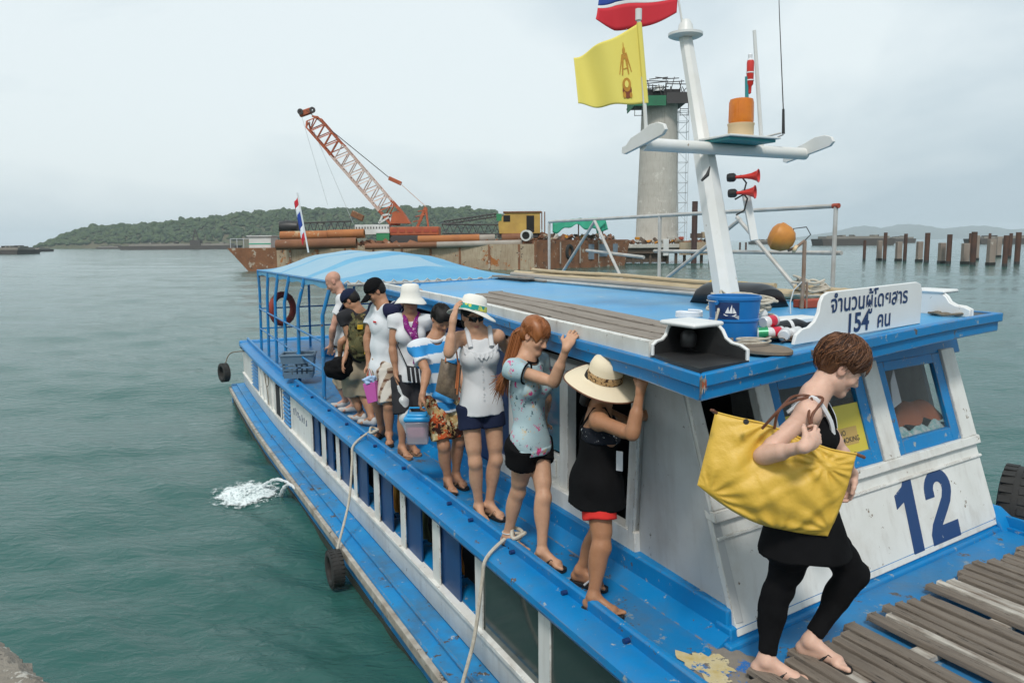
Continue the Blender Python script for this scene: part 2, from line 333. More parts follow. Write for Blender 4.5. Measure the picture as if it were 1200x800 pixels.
for sd in (1, -1):
    strip(MB(BF), [(-.05, .18), (.245, .20), (.235, -.02), (.12, -.5), (-.3, -.6), (-.3, .1)], sd).build('hull_side', 'ledge_blue', boat)
    strip(MB(BF), [(.200, -.10), (.245, -.05), (.248, .035), (.2, .035)], sd).build('waterline_band', 'antifoul', boat)
    strip(MB(BF), [(-.03, .20), (-.03, .335), (.26, .315), (.27, .30), (.27, .225), (.1, .20)], sd).build('hull_ledge', 'ledge_blue', boat)
    strip(MB(BF), [(.272, .212), (.272, .30), (.315, .295), (.315, .215)], sd).build('rub_strake', 'weathered_strip', boat, bevel=.006)
    strip(MB(BF), [(.14, .337), (.14, .352), (.165, .352), (.165, .336)], sd).build('ledge_batten', 'ledge_blue', boat)
    # side wall: bottom board, head board, gunwale, toe rail
    strip(MB(BF), [(.0, .34), (.012, .36), (.012, .575), (-.04, .575), (-.04, .34)], sd).build('lower_board', 'boat_white', boat, bevel=.004)
    strip(MB(BF), [(.03, .545), (.03, .580), (-.05, .585), (-.05, .545)], sd).build('window_sill', 'boat_white', boat, bevel=.004)
    strip(MB(BF), [(.0, 1.075), (.0, 1.15), (-.04, 1.15), (-.04, 1.075)], sd).build('head_board', 'boat_white', boat)
    gp = [(-.17, 1.10), (.00, 1.10), (.045, 1.115), (.068, 1.15), (.062, 1.185), (.03, 1.21), (-.05, 1.222), (-.16, 1.222)]
    strip(MB(BF), gp, sd).build('gunwale', 'boat_blue', boat)
    strip(MB(BF), [(-.095, 1.20), (-.09, 1.28), (-.10, 1.29), (-.127, 1.29), (-.132, 1.20)], sd, [s for s in SS if 2 <= s]).build('toe_rail', 'boat_blue', boat, bevel=.003)
    # hull walls beyond and between the windows
    for a, b2 in ((9.68, 11.02), (11.52, 11.68), (12.12, 14.2), (14.9, 16.55)):
        ss = [a] + [s for s in SS if a < s < b2] + [b2]
        strip(MB(BF), [(-.008, .57), (-.008, 1.08), (-.04, 1.08), (-.04, .57)], sd, ss).build('wall_panel', 'boat_white', boat)
    for s in (12.5, 12.95, 13.35, 13.8):
        o = MB(BF); t = tn(s) if sd > 0 else tf(s); o.box(t - .02, t + .03, s - .025, s + .025, .58, 1.075).build('wall_batten', 'boat_white', boat, bevel=.004)
# boat bottom, bow and stern closure
pts = []; fs = []
for s in SS: pts += [(tn(s) - .1, s, -.45), (tf(s) + .1, s, -.45), (tn(s) - .0, s, .22), (tf(s) + .0, s, .22)]
for i in range(len(SS) - 1): fs += [(4 * i, 4 * i + 1, 4 * i + 5, 4 * i + 4), (4 * i + 2, 4 * i + 6, 4 * i + 7, 4 * i + 3)]
MB(BF).add(pts, fs).build('cabin_sole', 'interior_dark', boat)
m = MB(BF); m.box(tn(16.6) - .25, tf(16.6) + .25, 16.56, 16.72, -.3, .33); m.build('transom', 'ledge_blue', boat, bevel=.02)
m = MB(BF); m.box(tn(16.6), tf(16.6), 16.5, 16.6, .3, 1.2); m.build('stern_wall', 'boat_white', boat)
m = MB(BF); m.box(tn(16.6) - .06, tf(16.6) + .06, 16.45, 16.68, 1.1, 1.235); m.build('stern_rail', 'boat_blue', boat, bevel=.03)
# deck sheet with fore-and-aft boards read in the bump of its joints
m = MB(BF)
for a, b2 in zip(SS[:-1], SS[1:]):
    m.add([(tn(a) + .1, a, DZ), (tf(a) - .1, a, DZ), (tf(b2) - .1, b2, DZ), (tn(b2) + .1, b2, DZ)], [(0, 1, 2, 3)])
m.build('deck', 'deck_blue', boat)
MB(BF).add([(2.1, -2, 1.12), (5.5, -2, 1.12), (5.5, 16.4, 1.12), (2.1, 16.4, 1.12)], [(0, 1, 2, 3)]).build('deck_underside', 'interior_dark', boat)
# worn patch of bare yellow paint on the side deck
mat('bare_patch', (0.50, 0.38, 0.14), 0.7, (0.62, 0.56, 0.38), 9, 0.3, chips=[((0.16, 0.14, 0.12), 9, 0.58), ((0.03, 0.17, 0.42), 6, 0.63)], bump=(40, .8, .004))
mat('grey_patch', (0.17, 0.15, 0.13), 0.8, (0.26, 0.23, 0.19), 9, 0.4, chips=[((0.02, 0.15, 0.45), 7, 0.60)], bump=(40, .8, .004))
rs = np.random.RandomState(8)
def blob(ct, cs, rt, rsx, z, name, mt, n=40):
    ph = rs.uniform(0, 6, 4)
    p = [(ct + rt * q * math.cos(a), cs + rsx * q * math.sin(a), z) for a in [2 * math.pi * i / n for i in range(n)] for q in [1 + .22 * math.sin(3 * a + ph[0]) + .14 * math.sin(7 * a + ph[1]) + .1 * math.sin(13 * a + ph[2])]]
    MB(BF).add(p, [tuple(range(n))]).build(name, mt, boat, smooth=False)
blob(2.44, 2.50, .17, .24, DZ + .003, 'worn_patch', 'grey_patch')
blob(2.36, 2.62, .10, .15, DZ + .006, 'bare_paint_patch', 'bare_patch')
# scuppers along the toe rail
for s in (2.95, 3.55, 4.2, 4.85, 5.25, 6.3, 7.15, 7.6, 8.2, 9.0, 9.9, 10.8, 11.8):
    m = MB(BF); m.tube([(tn(s) + .06, s, 1.235), (tn(s) + .105, s, 1.235)], .014, 10); m.build('scupper', 'navy_blue' if 'navy_blue' in MATS else 'navy_paint', boat)
# ---- near side windows: (aft s, fore s, kind)
wins = [(9.62, 9.12, 0), (8.93, 8.42, 0), (8.29, 7.70, 0), (7.60, 6.98, 0), (6.82, 6.20, 0), (6.08, 5.43, 0), (5.28, 4.62, 0), (4.50, 3.72, 1), (3.58, 2.80, 2), (2.66, 1.9, 1), (1.78, 1.1, 1)]
edges = [9.70] + [x for q in wins for x in q[:2]] + [1.0]
mat('life_vest_orange', (0.55, 0.16, 0.012), 0.8, (0.42, 0.24, 0.02), 4, 0.5)
mat('life_vest_green', (0.10, 0.13, 0.05), 0.85, (0.06, 0.07, 0.035), 6)
for k in range(0, len(edges) - 1, 2):
    a, b2 = edges[k], edges[k + 1]
    m = MB(BF); t0, t1 = tn(a), tn(b2)
    m.hexa([(t1, b2, .575), (t1 + .012, b2, .575), (t0 + .012, a, .575), (t0, a, .575), (t1, b2, 1.08), (t1 + .012, b2, 1.08), (t0 + .012, a, 1.08), (t0, a, 1.08)])
    m.build('window_post', 'boat_white', boat, bevel=.004)
for i, (a, b2, kd) in enumerate(wins):
    t = tn((a + b2) / 2); L_ = a - b2
    m = MB(BF); m.box(t + .045, t + .24, b2 - .02, a + .02, .565, .59); m.box(t + .2, t + .25, b2 - .05, a + .05, .32, .57)
    fr = m.build('window_ledge', 'boat_blue', boat)
    if kd == 0:
        m = MB(BF); m.box(t + .028, t + .042, b2 + L_ * .50, a + .03, .58, 1.09); m.build('sliding_shutter', 'navy_blue' if 'navy_blue' in MATS else mat('navy_blue', (0.004, 0.065, 0.21), .45, (0.004, .035, .12), 3, .8) and 'navy_blue', boat)
        if i in (3, 4, 5, 6):
            v = MB(BF); c = b2 + L_ * .16
            v.grid(lambda a_, c_: (t + .22 + .05 * math.sin(a_ * math.pi) + .012 * math.sin(c_ * 12), c + (a_ - .5) * L_ * .36 * (1 - .2 * c_), .5 + c_ * .5), 8, 10)
            v.build('life_vest', 'life_vest_orange' if i % 2 else 'life_vest_green', boat, solid=.05)
    else:
        m = MB(BF); m.box(t + .012, t + .02, b2 - .01, a + .01, .575, 1.085); m.build('window_pane', 'glass_side', boat)
        if kd == 2:
            m = MB(BF); m.box(t + .05, t + .07, b2 + L_ * .5, a, .58, 1.09); m.build('sliding_shutter', 'navy_blue', boat)
# small aft openings: dark hatch and blue louvres
m = MB(BF); t = tn(11.9); m.box(t - .006, t + .01, 11.69, 12.11, .60, 1.05); m.build('hatch', 'interior_dark', boat)
for a_ in (11.66, 12.10): MB(BF).box(t - .016, t - .004, a_, a_ + .04, .57, 1.07).build('hatch_frame', 'boat_white', boat)
for (a, b2) in ((11.02, 11.5), (14.2, 14.9)):
    t = tn(a + .2); m = MB(BF); m.box(t + .03, t + .05, a, b2, .56, 1.09)
    lv = m.build('louvre', 'navy_blue', boat)
    for k in range(8):
        z = .60 + k * .06; MB(BF).hexa([(t - .012, a, z), (t + .03, a, z + .025), (t + .03, b2, z + .025), (t - .012, b2, z), (t - .012, a, z + .008), (t + .03, a, z + .035), (t + .03, b2, z + .035), (t - .012, b2, z + .008)]).build('slat', 'boat_blue', lv)
# small faded side lettering (illegible in the photograph, kept as short faint strokes)
mat('faded_ink', (0.12, 0.16, 0.22), .7)
rs = np.random.RandomState(4); m = MB(BF)
for k in range(7):
    s = 10.75 - k * .13; t = tn(s) + .004; z0 = .86 - rs.uniform(0, .02)
    for j in range(2):
        m.tube([(t, s + rs.uniform(-.03, .03), z0), (t, s + rs.uniform(-.03, .03), z0 + rs.uniform(.05, .1))], .006, 4)
m.build('faded_lettering', 'faded_ink', boat)
# ---- cabin, near side
def sw(z, s=3.0):
    k = min(1, max(0, (s - 3.1) / .9)); return 2.63 - .09 * (z - 1.32) * (1 - k) + .065 * k    # near wall leans out
def wallbox(m, s0, s1, z0, z1, d0=0.0, d1=.05, lean=True):   # block on the near cabin wall, d = depth inwards
    f = lambda z, s: sw(z, s) if lean else 2.63
    return m.hexa([(f(z0, s0) + d0, s0, z0), (f(z0, s0) + d1, s0, z0), (f(z0, s1) + d1, s1, z0), (f(z0, s1) + d0, s1, z0), (f(z1, s0) + d0, s0, z1), (f(z1, s0) + d1, s0, z1), (f(z1, s1) + d1, s1, z1), (f(z1, s1) + d0, s1, z1)])
def sfr(t, z, o=0): return 2.73 + .12 * (t - 2.59) + .3 * (z - 1.33) - o     # front face of the cabin
ZT = 2.53
m = MB(BF)                                    # grey panel between door and front corner
m.hexa([(sw(1.3), sfr(2.62, 1.3), 1.3), (sw(1.3) + .05, sfr(2.62, 1.3), 1.3), (sw(1.3, 3.6) + .05, 3.60, 1.3), (sw(1.3, 3.6), 3.60, 1.3),
        (sw(ZT), sfr(2.54, ZT), ZT), (sw(ZT) + .05, sfr(2.54, ZT), ZT), (sw(ZT, 3.42) + .05, 3.42, ZT), (sw(ZT, 3.42), 3.42, ZT)])
m.build('side_panel', 'panel_grey', boat, bevel=.004)
m = MB(BF)                                    # leaning door jamb
for (d, w0) in ((-.022, .10), (-.040, .045)):
    a_, b_ = sw(1.36, 3.6), sw(ZT, 3.42)
    m.hexa([(a_ + d, 3.60, 1.36), (a_ + .05, 3.60, 1.36), (a_ + .05, 3.60 + w0, 1.36), (a_ + d, 3.60 + w0, 1.36),
            (b_ + d, 3.42, ZT), (b_ + .05, 3.42, ZT), (b_ + .05, 3.42 + w0, ZT), (b_ + d, 3.42 + w0, ZT)])
m.build('door_jamb', 'boat_white', boat, bevel=.004)
wallbox(MB(BF), 3.56, 5.6, 1.36, 1.49, -.04, .05).build('door_sill', 'boat_white', boat, bevel=.008)
wallbox(MB(BF), 3.45, 5.35, 2.36, 2.42, -.085, .05).build('door_head', 'boat_white', boat, bevel=.015)
wallbox(MB(BF), 4.42, 4.53, 1.49, 2.37, -.02, .05).build('door_jamb', 'boat_white', boat, bevel=.004)
wallbox(MB(BF), 5.20, 5.32, 1.49, 2.37, -.02, .05).build('wall_post', 'boat_white', boat, bevel=.004)
wallbox(MB(BF), 4.53, 5.20, 1.49, 1.70, .0, .04).build('side_panel', 'boat_white', boat, bevel=.004)
p = wallbox(MB(BF), 4.60, 5.12, 1.53, 1.66, -.012, .0).build('raised_field', 'boat_white', boat, bevel=.006)
mat('glass_teal', (0.04, 0.17, 0.20), .08, (0.03, 0.12, 0.24), 1.5, .8, spec=.7, alpha=.92)
wallbox(MB(BF), 4.53, 5.20, 1.72, 2.36, .015, .025).build('cabin_window', 'glass_teal', boat)
wallbox(MB(BF), 4.84, 4.88, 1.70, 2.36, -.005, .04).build('window_mullion', 'boat_white', boat)
for k in range(6): wallbox(MB(BF), 5.32 + k * .6, 5.905 + k * .6, 1.3, 2.44, .0, .03).build('navy_panel', 'navy_paint', boat)
wallbox(MB(BF), 2.75, 8.9, 1.19, 1.37, -.035, .06, False).build('coaming', 'boat_blue', boat, bevel=.012)
m = MB(BF); m.prism([(2.60, 2.72, DZ), (2.50, 2.72, DZ), (2.60, 2.72, DZ + .06)], (0, 6.2, 0)); m.build('deck_fillet', 'boat_blue', boat)
# interior: sole, dark far wall, bulkhead, dashboard
MB(BF).box(2.75, 5.15, 3.12, 8.8, 1.205, 1.22).build('wheelhouse_sole', 'interior_dark', boat)
MB(BF).hexa([(5.16, 3.2, 1.2), (5.20, 3.2, 1.2), (5.20, 8.8, 1.2), (5.16, 8.8, 1.2), (4.92, 3.45, 2.45), (4.96, 3.45, 2.45), (4.96, 8.8, 2.45), (4.92, 8.8, 2.45)]).build('far_wall', 'panel_grey', boat)
MB(BF).box(2.66, 5.2, 8.76, 8.8, 1.2, 2.6).build('aft_bulkhead', 'navy_paint', boat)
MB(BF).box(2.7, 5.15, 5.4, 5.44, 1.2, 2.5).build('cabin_bulkhead', 'interior_dark', boat)
# ---- cabin, front face
def fbox(m, t0, t1, z0, z1, o0, o1, tl0=0, tl1=0):        # o = outward of the front face; tl = shift of t at the top
    pts = []
    for z, q0, q1 in ((z0, t0, t1), (z1, t0 + tl0, t1 + tl1)):
        pts += [(q0, sfr(q0, z, o1), z), (q1, sfr(q1, z, o1), z), (q1, sfr(q1, z, o0), z), (q0, sfr(q0, z, o0), z)]
    return m.hexa(pts)
fbox(MB(BF), 2.63, 5.31, 1.24, 1.80, -.04, 0, -.045, -.06).build('front_panel', 'boat_white', boat, bevel=.004)
fbox(MB(BF), 2.585, 5.27, 1.79, 1.845, -.05, .03).build('front_sill', 'boat_white', boat, bevel=.006)
fbox(MB(BF), 2.60, 5.27, 1.70, 1.715, 0, .014).build('front_batten', 'boat_white', boat, bevel=.003)
fbox(MB(BF), 2.55, 5.30, 2.40, 2.53, -.05, .0).build('front_head', 'boat_blue', boat)
for (a, b2) in ((2.585, 2.69), (3.10, 3.24), (4.12, 4.30), (5.06, 5.25)):
    fbox(MB(BF), a, b2, 1.845, 2.44, -.04, .022, -.04, -.06).build('front_post', 'boat_white', boat, bevel=.005)
for (a, b2) in ((3.24, 4.12), (4.30, 5.06)):
    m = MB(BF); q = -.05
    fbox(m, a, a + .075, 1.845, 2.42, -.03, .008, q, q); fbox(m, b2 - .10, b2, 1.845, 2.42, -.03, .008, q, q)
    fbox(m, a + .07, b2 - .09, 1.845, 1.93, -.03, .0065); fbox(m, a + .03, b2 - .13, 2.36, 2.42, -.03, .0065)
    fr = m.build('front_window', 'boat_blue', boat, bevel=.003)
    fbox(MB(BF), a + .06, b2 - .09, 1.92, 2.37, -.016, -.010, q, q).build('pane', 'glass_dark', fr)
mat('yellow_board', (0.62, 0.50, 0.06), .55); mat('tan_plate', (0.50, 0.33, 0.10), .6)
# yellow no smoking notice behind the middle pane
yb = fbox(MB(BF), 3.325, 4.02, 1.925, 2.21, -.009, -.004, -.03, -.03).build('notice_board', 'yellow_board', boat)
pl = fbox(MB(BF), 3.64, 3.93, 1.98, 2.08, -.0035, -.0025, .0, .0).build('notice_plate', 'tan_plate', yb)
def fpt(t, z, o): return BF(t, sfr(t, z, o), z)
ux = (fpt(4, 2, 0) - fpt(3, 2, 0)).normalized(); uy = (fpt(3, 2.4, 0) - fpt(3, 1.6, 0)).normalized(); un = ux.cross(uy)
text_mesh('notice_lettering', 'NO\nSMOKING', 'black_paint', yb, fpt(3.745, 2.038, -.0015), ux, uy, .044, 1.0, .012)
m = MB(); rg = [fpt(3.69, 2.03, -.0015) + (ux * math.cos(a) + uy * math.sin(a)) * .03 for a in [i * math.pi / 10 for i in range(20)]]
m.tube(rg, .004, 6, True, True); m.tube([rg[3], rg[13]], .0035, 6, raw=True); m.build('prohibition_mark', 'black_paint', yb)
# dashboard seen through the right pane
mat('dash_brown', (0.30, 0.14, 0.07), .7, (0.2, .1, .05), 5)
MB(BF).hexa([(4.2, 3.35, 1.75), (5.1, 3.45, 1.75), (5.1, 4.0, 1.95), (4.2, 3.9, 1.95), (4.2, 3.35, 1.80), (5.1, 3.45, 1.80), (5.1, 4.0, 2.0), (4.2, 3.9, 2.0)]).build('dashboard', 'dash_brown', boat)
MB(BF).box(2.8, 4.1, 3.35, 3.7, 1.2, 1.78).build('dashboard', 'interior_dark', boat)
# the number on the bow panel
def num(poly, name):
    v = [tuple(fpt(4.10 + x * 1.17, 1.272 + y * .93, .003)) for x, y in poly]; w2 = [tuple(fpt(4.10 + x * 1.17, 1.272 + y * .93, .0)) for x, y in poly]; n = len(poly)
    MB().add(v + w2, [tuple(range(n))] + [(i, n + i, n + (i + 1) % n, (i + 1) % n) for i in range(n)], True).build(name, 'number_ink', boat, smooth=False)
num([(.135, 0), (.235, .0), (.235, .47), (.165, .47), (.14, .425), (.06, .385), (.06, .30), (.135, .33)], 'painted_numeral')
arc = lambda cx, cy, rx, ry, a0, a1, n=10: [(cx + rx * math.cos(R(lerp(a0, a1, i / n))), cy + ry * math.sin(R(lerp(a0, a1, i / n)))) for i in range(n + 1)]
two = [(.33, 0), (.615, 0), (.615, .105), (.45, .105)] + [(.53, .185), (.575, .235)] + arc(.475, .335, .135, .135, -18, 180, 14) + [(.34, .295), (.43, .295), (.43, .335)] + arc(.474, .338, .046, .05, 180, -18, 10) + [(.50, .28), (.44, .215), (.36, .13), (.33, .07)]
num(two, 'painted_numeral')
# blue foot of the cabin front and its end wedge
def lb(m, t0, t1, z0, z1, ds0, ds1): # along the front line, no lean
    f = lambda t: 2.73 + .12 * (t - 2.59)
    return m.hexa([(t0, f(t0) - ds0, z0), (t1, f(t1) - ds0, z0), (t1, f(t1) + ds1, z0), (t0, f(t0) + ds1, z0), (t0, f(t0) - ds0 + .01, z1), (t1, f(t1) - ds0 + .01, z1), (t1, f(t1) + ds1, z1), (t0, f(t0) + ds1, z1)])
lb(MB(BF), 2.585, 5.36, 1.19, 1.288, .025, .1).build('coaming', 'boat_blue', boat, bevel=.01)
lb(MB(BF), 2.55, 5.45, 1.19, 1.225, .06, .1).build('coaming_foot', 'boat_blue', boat, bevel=.012)
m = MB(BF); m.prism([(5.29, 2.98, 1.19), (5.47, 2.95, 1.19), (5.45, 3.0, 1.26), (5.37, 3.05, 1.35), (5.29, 3.08, 1.35)], (0, .2, 0)); m.build('coaming_wedge', 'boat_blue', boat, bevel=.01)
# ---- roof
def zr(s, t):
    k = min(1, max(0, (s - 2.6) / 2.2)); return 2.632 + .022 * (t - 2.4) + max(0, s - 4.8) * .006 + .035 * (1 - ((t - 3.9) / 1.4) ** 2) * min(1, .3 + k)
def rf(t): return 2.53 + .18 * (t - 2.19)
T0, T1, SA = 2.19, 5.22, 8.95
def tnr(s): return float(np.interp(s, [2.5, 3.0, 3.6, 4.2, 5.0, 5.6, 6.6, 9], [T0, 2.285, 2.35, 2.41, 2.50, 2.57, 2.63, 2.74]))
def tfr(s): return T1 + .03 * (s - 3)
def roofp(a, c, dz=0):
    t = lerp(0, 1, a); s0 = rf(lerp(T0, T1, a)); s = lerp(s0, SA, c); t = lerp(tnr(s), tfr(s), a); return (t, s, zr(s, t) + dz)
m = MB(BF); m.grid(lambda a, c: roofp(a, c), 14, 60); m.build('roof', 'roof_blue', boat, ang=60)
m = MB(BF); m.grid(lambda a, c: roofp(a, c, -.108), 6, 12); m.build('roof_lining', 'panel_grey', boat)
def fascia(z0, z1, out, name):
    m = MB(BF); n = 40
    def pt(side, q, dz, o):
        if side == 0: p = roofp(0, q); p = (p[0] - o, p[1] - (o if q == 0 else 0), p[2])
        elif side == 1: p = roofp(q, 0); p = (p[0] + (o if q == 1 else (-o if q == 0 else 0)), p[1] - o, p[2])
        elif side == 2: p = roofp(1, q); p = (p[0] + o, p[1] - (o if q == 0 else 0), p[2])
        else: p = roofp(q, 1); p = (p[0], p[1] + o, p[2])
        return (p[0], p[1], p[2] + dz)
    for side in range(4):
        pts = []; 
        for i in range(n + 1):
            q = i / n
            for (o, dz) in ((out, z0), (out, z1), (-.03, z1 + .001), (-.03, z0)): pts.append(pt(side, q, dz, o))
        fs = [(i * 4 + k, (i + 1) * 4 + k, (i + 1) * 4 + (k + 1) % 4, i * 4 + (k + 1) % 4) for i in range(n) for k in range(4)] + [(0, 1, 2, 3), (n * 4 + 3, n * 4 + 2, n * 4 + 1, n * 4)]
        m.add(pts, fs if side in (1,) else [f[::-1] for f in fs])
    return m.build(name, 'boat_blue', boat, bevel=.006)
fascia(-.048, .010, .018, 'roof_edge'); fascia(-.112, -.046, .0, 'fascia')
rs = np.random.RandomState(17)
for k_, (mt_, z0_, z1_, L0_, L1_) in enumerate((('worn_white_wood', 2.545, 2.635, .0, .045), ('rust_red2', 2.565, 2.615, .012, .05), ('old_wood', 2.525, 2.635, -.0, .016))):
    if mt_ == 'rust_red2': mat('rust_red2', (.45, .10, .03), .8, (.2, .06, .03), 30, .6)
    n_ = 9; pf_ = [(T0 - .019 + lerp(L0_, L1_, i / n_), z1_ - rs.uniform(0, .03)) for i in range(n_)] + [(T0 - .019 + lerp(L1_, L0_, i / n_), z0_ + rs.uniform(0, .03)) for i in range(n_)]
    MB(BF).add([(t_, 2.53 + .18 * (t_ - 2.19) - .0195 - .001 * k_, z_) for t_, z_ in pf_], [tuple(range(len(pf_)))]).build('corner_chip', mt_, boat, smooth=False)
# white toe board along the near roof edge and grey walkway boards
pts = []; ss = [3.02 + .2 * i for i in range(30)]
m = MB(BF)
for s in ss: pts += [(tnr(s) + .01, s, zr(s, 2.6) - .02), (tnr(s) + .05, s, zr(s, 2.6) - .02), (tnr(s) + .05, s, zr(s, 2.6) + .075), (tnr(s) + .01, s, zr(s, 2.6) + .075)]
fs = [(i * 4 + k, i * 4 + 4 + k, i * 4 + 4 + (k + 1) % 4, i * 4 + (k + 1) % 4) for i in range(len(ss) - 1) for k in range(4)] + [(3, 2, 1, 0), tuple(len(ss) * 4 - 4 + k for k in range(4))]
m.add(pts, [f[::-1] for f in fs]); m.build('roof_toe_board', 'boat_white', boat, bevel=.006)
rs = np.random.RandomState(3)
for k in range(4):
    a = 2.06 + k * .155; e0 = 3.05 + rs.uniform(-.03, .06); e1 = 6.2 + k * .18 + rs.uniform(-.1, .1)
    m = MB(BF); n = 8; pts = []
    for i in range(n + 1):
        s = lerp(e0, e1, i / n); q = tnr(s) - 2.0; z = zr(s, a + q) + .012 + .004 * math.sin(i * 1.3 + k)
        pts += [(a + q, s, z), (a + q + .147, s, z), (a + q + .147, s, z + .03), (a + q, s, z + .03)]
    fs = [(i * 4 + k2, (i + 1) * 4 + k2, (i + 1) * 4 + (k2 + 1) % 4, i * 4 + (k2 + 1) % 4) for i in range(n) for k2 in range(4)] + [(3, 2, 1, 0), tuple(n * 4 + k2 for k2 in range(4))]
    m.add(pts, [f[::-1] for f in fs]); m.build('walkway_board', 'roof_wood', boat, bevel=.005)
# ---- sidelight boxes on both front corners of the roof
mat('hood_white', (0.76, 0.77, 0.76), .4, (.68, .68, .66), 5, .8, chips=[((.3, .25, .2), 14, .76)])
def hood(flip):
    X = (lambda t: t) if not flip else (lambda t: 7.42 - t)
    S = (lambda s, t: s + .18 * (X(t) - 2.19)) 
    zb = 2.65 if not flip else 2.695
    def HB(t, s, z): return BF(X(t), s + .18 * (X(t) - 2.19), z)
    scurve = [(0, 0), (0, .050), (.05, .066), (.12, .071), (.17, .09), (.20, .125), (.24, .147), (.50, .147), (.50, 0)]
    root = MB(HB)
    root.prism([(2.295 + x * .54, 2.97, zb + z) for x, z in scurve], (0, .022, 0))
    root.prism([(2.55, 2.56 + x * .84, zb + z) for x, z in scurve], (.022, 0, 0))
    h = root.build('sidelight_box', 'hood_white', boat, bevel=.006)
    m = MB(HB); m.box(2.36, 2.58, 2.74, 3.0, zb + .143, zb + .166); m.build('top_plate', 'hood_white', h, bevel=.010)
    m = MB(HB); m.prism([(2.302 + x * .52, 2.963, zb + z * .94) for x, z in scurve], (0, .006, 0)); m.prism([(2.543, 2.57 + x * .81, zb + z * .94) for x, z in scurve], (.006, 0, 0))
    m.prism([(2.205, 2.545, zb - .03), (2.55, 2.545, zb - .03), (2.55, 2.965, zb - .03), (2.30, 2.965, zb - .03), (2.25, 2.78, zb - .03)], (0, 0, .034)); m.build('black_lining', 'black_paint', h)
    m = MB(HB); m.lathe([(.0, 0), (.035, 0), (.04, .02), (.04, .06), (.025, .08), (.0, .08)], HB(2.48, 2.90, zb + .035), n=16); m.build('side_lamp', 'black_paint', h)
    rim = MB(HB); rim.tube([(2.29 + x * .54, 2.97, zb + z) for x, z in scurve[:7]], .009, 6); rim.build('rim', 'hood_white', h); rim = MB(HB); rim.tube([(2.55, 2.555 + x * .84, zb + z) for x, z in scurve[:7]], .009, 6); rim.build('rim', 'hood_white', h)
hood(False); hood(True)
# ---- passenger number board on the roof front
def sgn(t, z, o=0): return BF(t, rf(t) + .09 - o, z)
bz = 2.675
outl = [(3.0, 0), (3.02, .05), (3.07, .075), (3.13, .08), (3.18, .105), (3.215, .15), (3.225, .20), (3.25, .235), (3.30, .25), (4.24, .255), (4.29, .24), (4.31, .20), (4.31, 0)]
f_ = [tuple(sgn(t, bz + z + .03 * (t - 3) * .4, 0)) for t, z in outl]; b_ = [tuple(sgn(t, bz + z + .03 * (t - 3) * .4, -.022)) for t, z in outl]; n = len(outl)
sb = MB().add(f_ + b_, [tuple(range(n)), tuple(range(2 * n - 1, n - 1, -1))] + [(i, n + i, n + (i + 1) % n, (i + 1) % n) for i in range(n)], True).build('number_board', 'hood_white', boat, bevel=.004)
ux = (sgn(4, 2.7 + .012) - sgn(3, 2.7)).normalized(); uy = Vector((0, 0, 1))
_, w1 = text_mesh('board_lettering', 'จำนวนผู้โดยสาร', 'navy_ink', sb, sgn(3.315, bz + .145, .003), ux, uy, .125, 1.06, .016)
print('thai width', w1)
_, w2_ = text_mesh('board_numeral', '154', 'navy_ink', sb, sgn(3.47, bz + .026, .003), ux, uy, .145, 1.12, .024)
text_mesh('board_lettering', 'คน', 'navy_ink', sb, sgn(3.50 + w2_ + .05, bz + .032, .003), ux, uy, .125, 1.05, .018)
print('thai width', w2_)
# ---- bow planks: each its own board
rs = np.random.RandomState(11)
t = 2.36; k = 0; gaps = {5: .07, 9: .085, 15: .07}
while t < 5.4:
    wd = rs.uniform(.062, .092) if k not in (10, 16) else .05
    if k in gaps: t += gaps[k]
    s1 = 2.42 + .115 * (t - 2.4) + rs.uniform(-.05, .03); s0 = -1.6 + rs.uniform(-.1, .1)
    z = DZ + .03; th = rs.uniform(.026, .036); m = MB(BF); n = 14; pts = []
    for i in range(n + 1):
        s = lerp(s1, s0, i / n); w1 = rs.uniform(-.004, .004); zz = z + rs.uniform(-.002, .002)
        pts += [(t + w1, s, zz), (t + wd + w1 * .5, s, zz), (t + wd + w1 * .5 - .006, s, zz + th), (t + w1 + .006, s, zz + th)]
    fs = [(i * 4 + q, (i + 1) * 4 + q, (i + 1) * 4 + (q + 1) % 4, i * 4 + (q + 1) % 4) for i in range(n) for q in range(4)] + [(3, 2, 1, 0), tuple(n * 4 + q for q in range(4))]
    m.add(pts, fs); m.build('deck_plank', 'worn_white_wood' if k in (10, 16, 17) else 'old_wood', boat, bevel=.004)
    t += wd + rs.uniform(.012, .02); k += 1
for s in (2.2, 1.5, .8): MB(BF).box(2.3, 5.4, s - .05, s + .05, DZ + .002, DZ + .029).build('plank_bearer', 'worn_white_wood', boat)
# ---- mast
mast = MB(BF)
def mast_c(z): q = (z - 2.7) / 2.0; return (3.8, 4.09 + .54 * q)
pts = []; zs = [2.66, 3.3, 3.62, 3.86, 3.9, 4.3, 4.68]; ws = [.088, .080, .076, .072, .055, .049, .045]
for z, wd in zip(zs, ws):
    t, s = mast_c(z); c = wd * .45
    pts += [(t - wd, s - c, z), (t - c, s - wd, z), (t + c, s - wd, z), (t + wd, s - c, z), (t + wd, s + c, z), (t + c, s + wd, z), (t - c, s + wd, z), (t - wd, s + c, z)]
fs = [(i * 8 + q, i * 8 + (q + 1) % 8, i * 8 + 8 + (q + 1) % 8, i * 8 + 8 + q) for i in range(len(zs) - 1) for q in range(8)] + [tuple(range(7, -1, -1)), tuple(len(zs) * 8 - 8 + q for q in range(8))]
mast.add(pts, fs); mo = mast.build('mast', 'white_pole', boat, ang=30)
t, s = mast_c(4.68); m = MB(); m.lathe([(0, 0), (.10, .0), (.125, .012), (.125, .03), (.06, .045), (.055, .06), (.05, .09), (.03, .125), (0, .135)], BF(t, s, 4.67)); m.build('mast_cap', 'white_pole', mo)
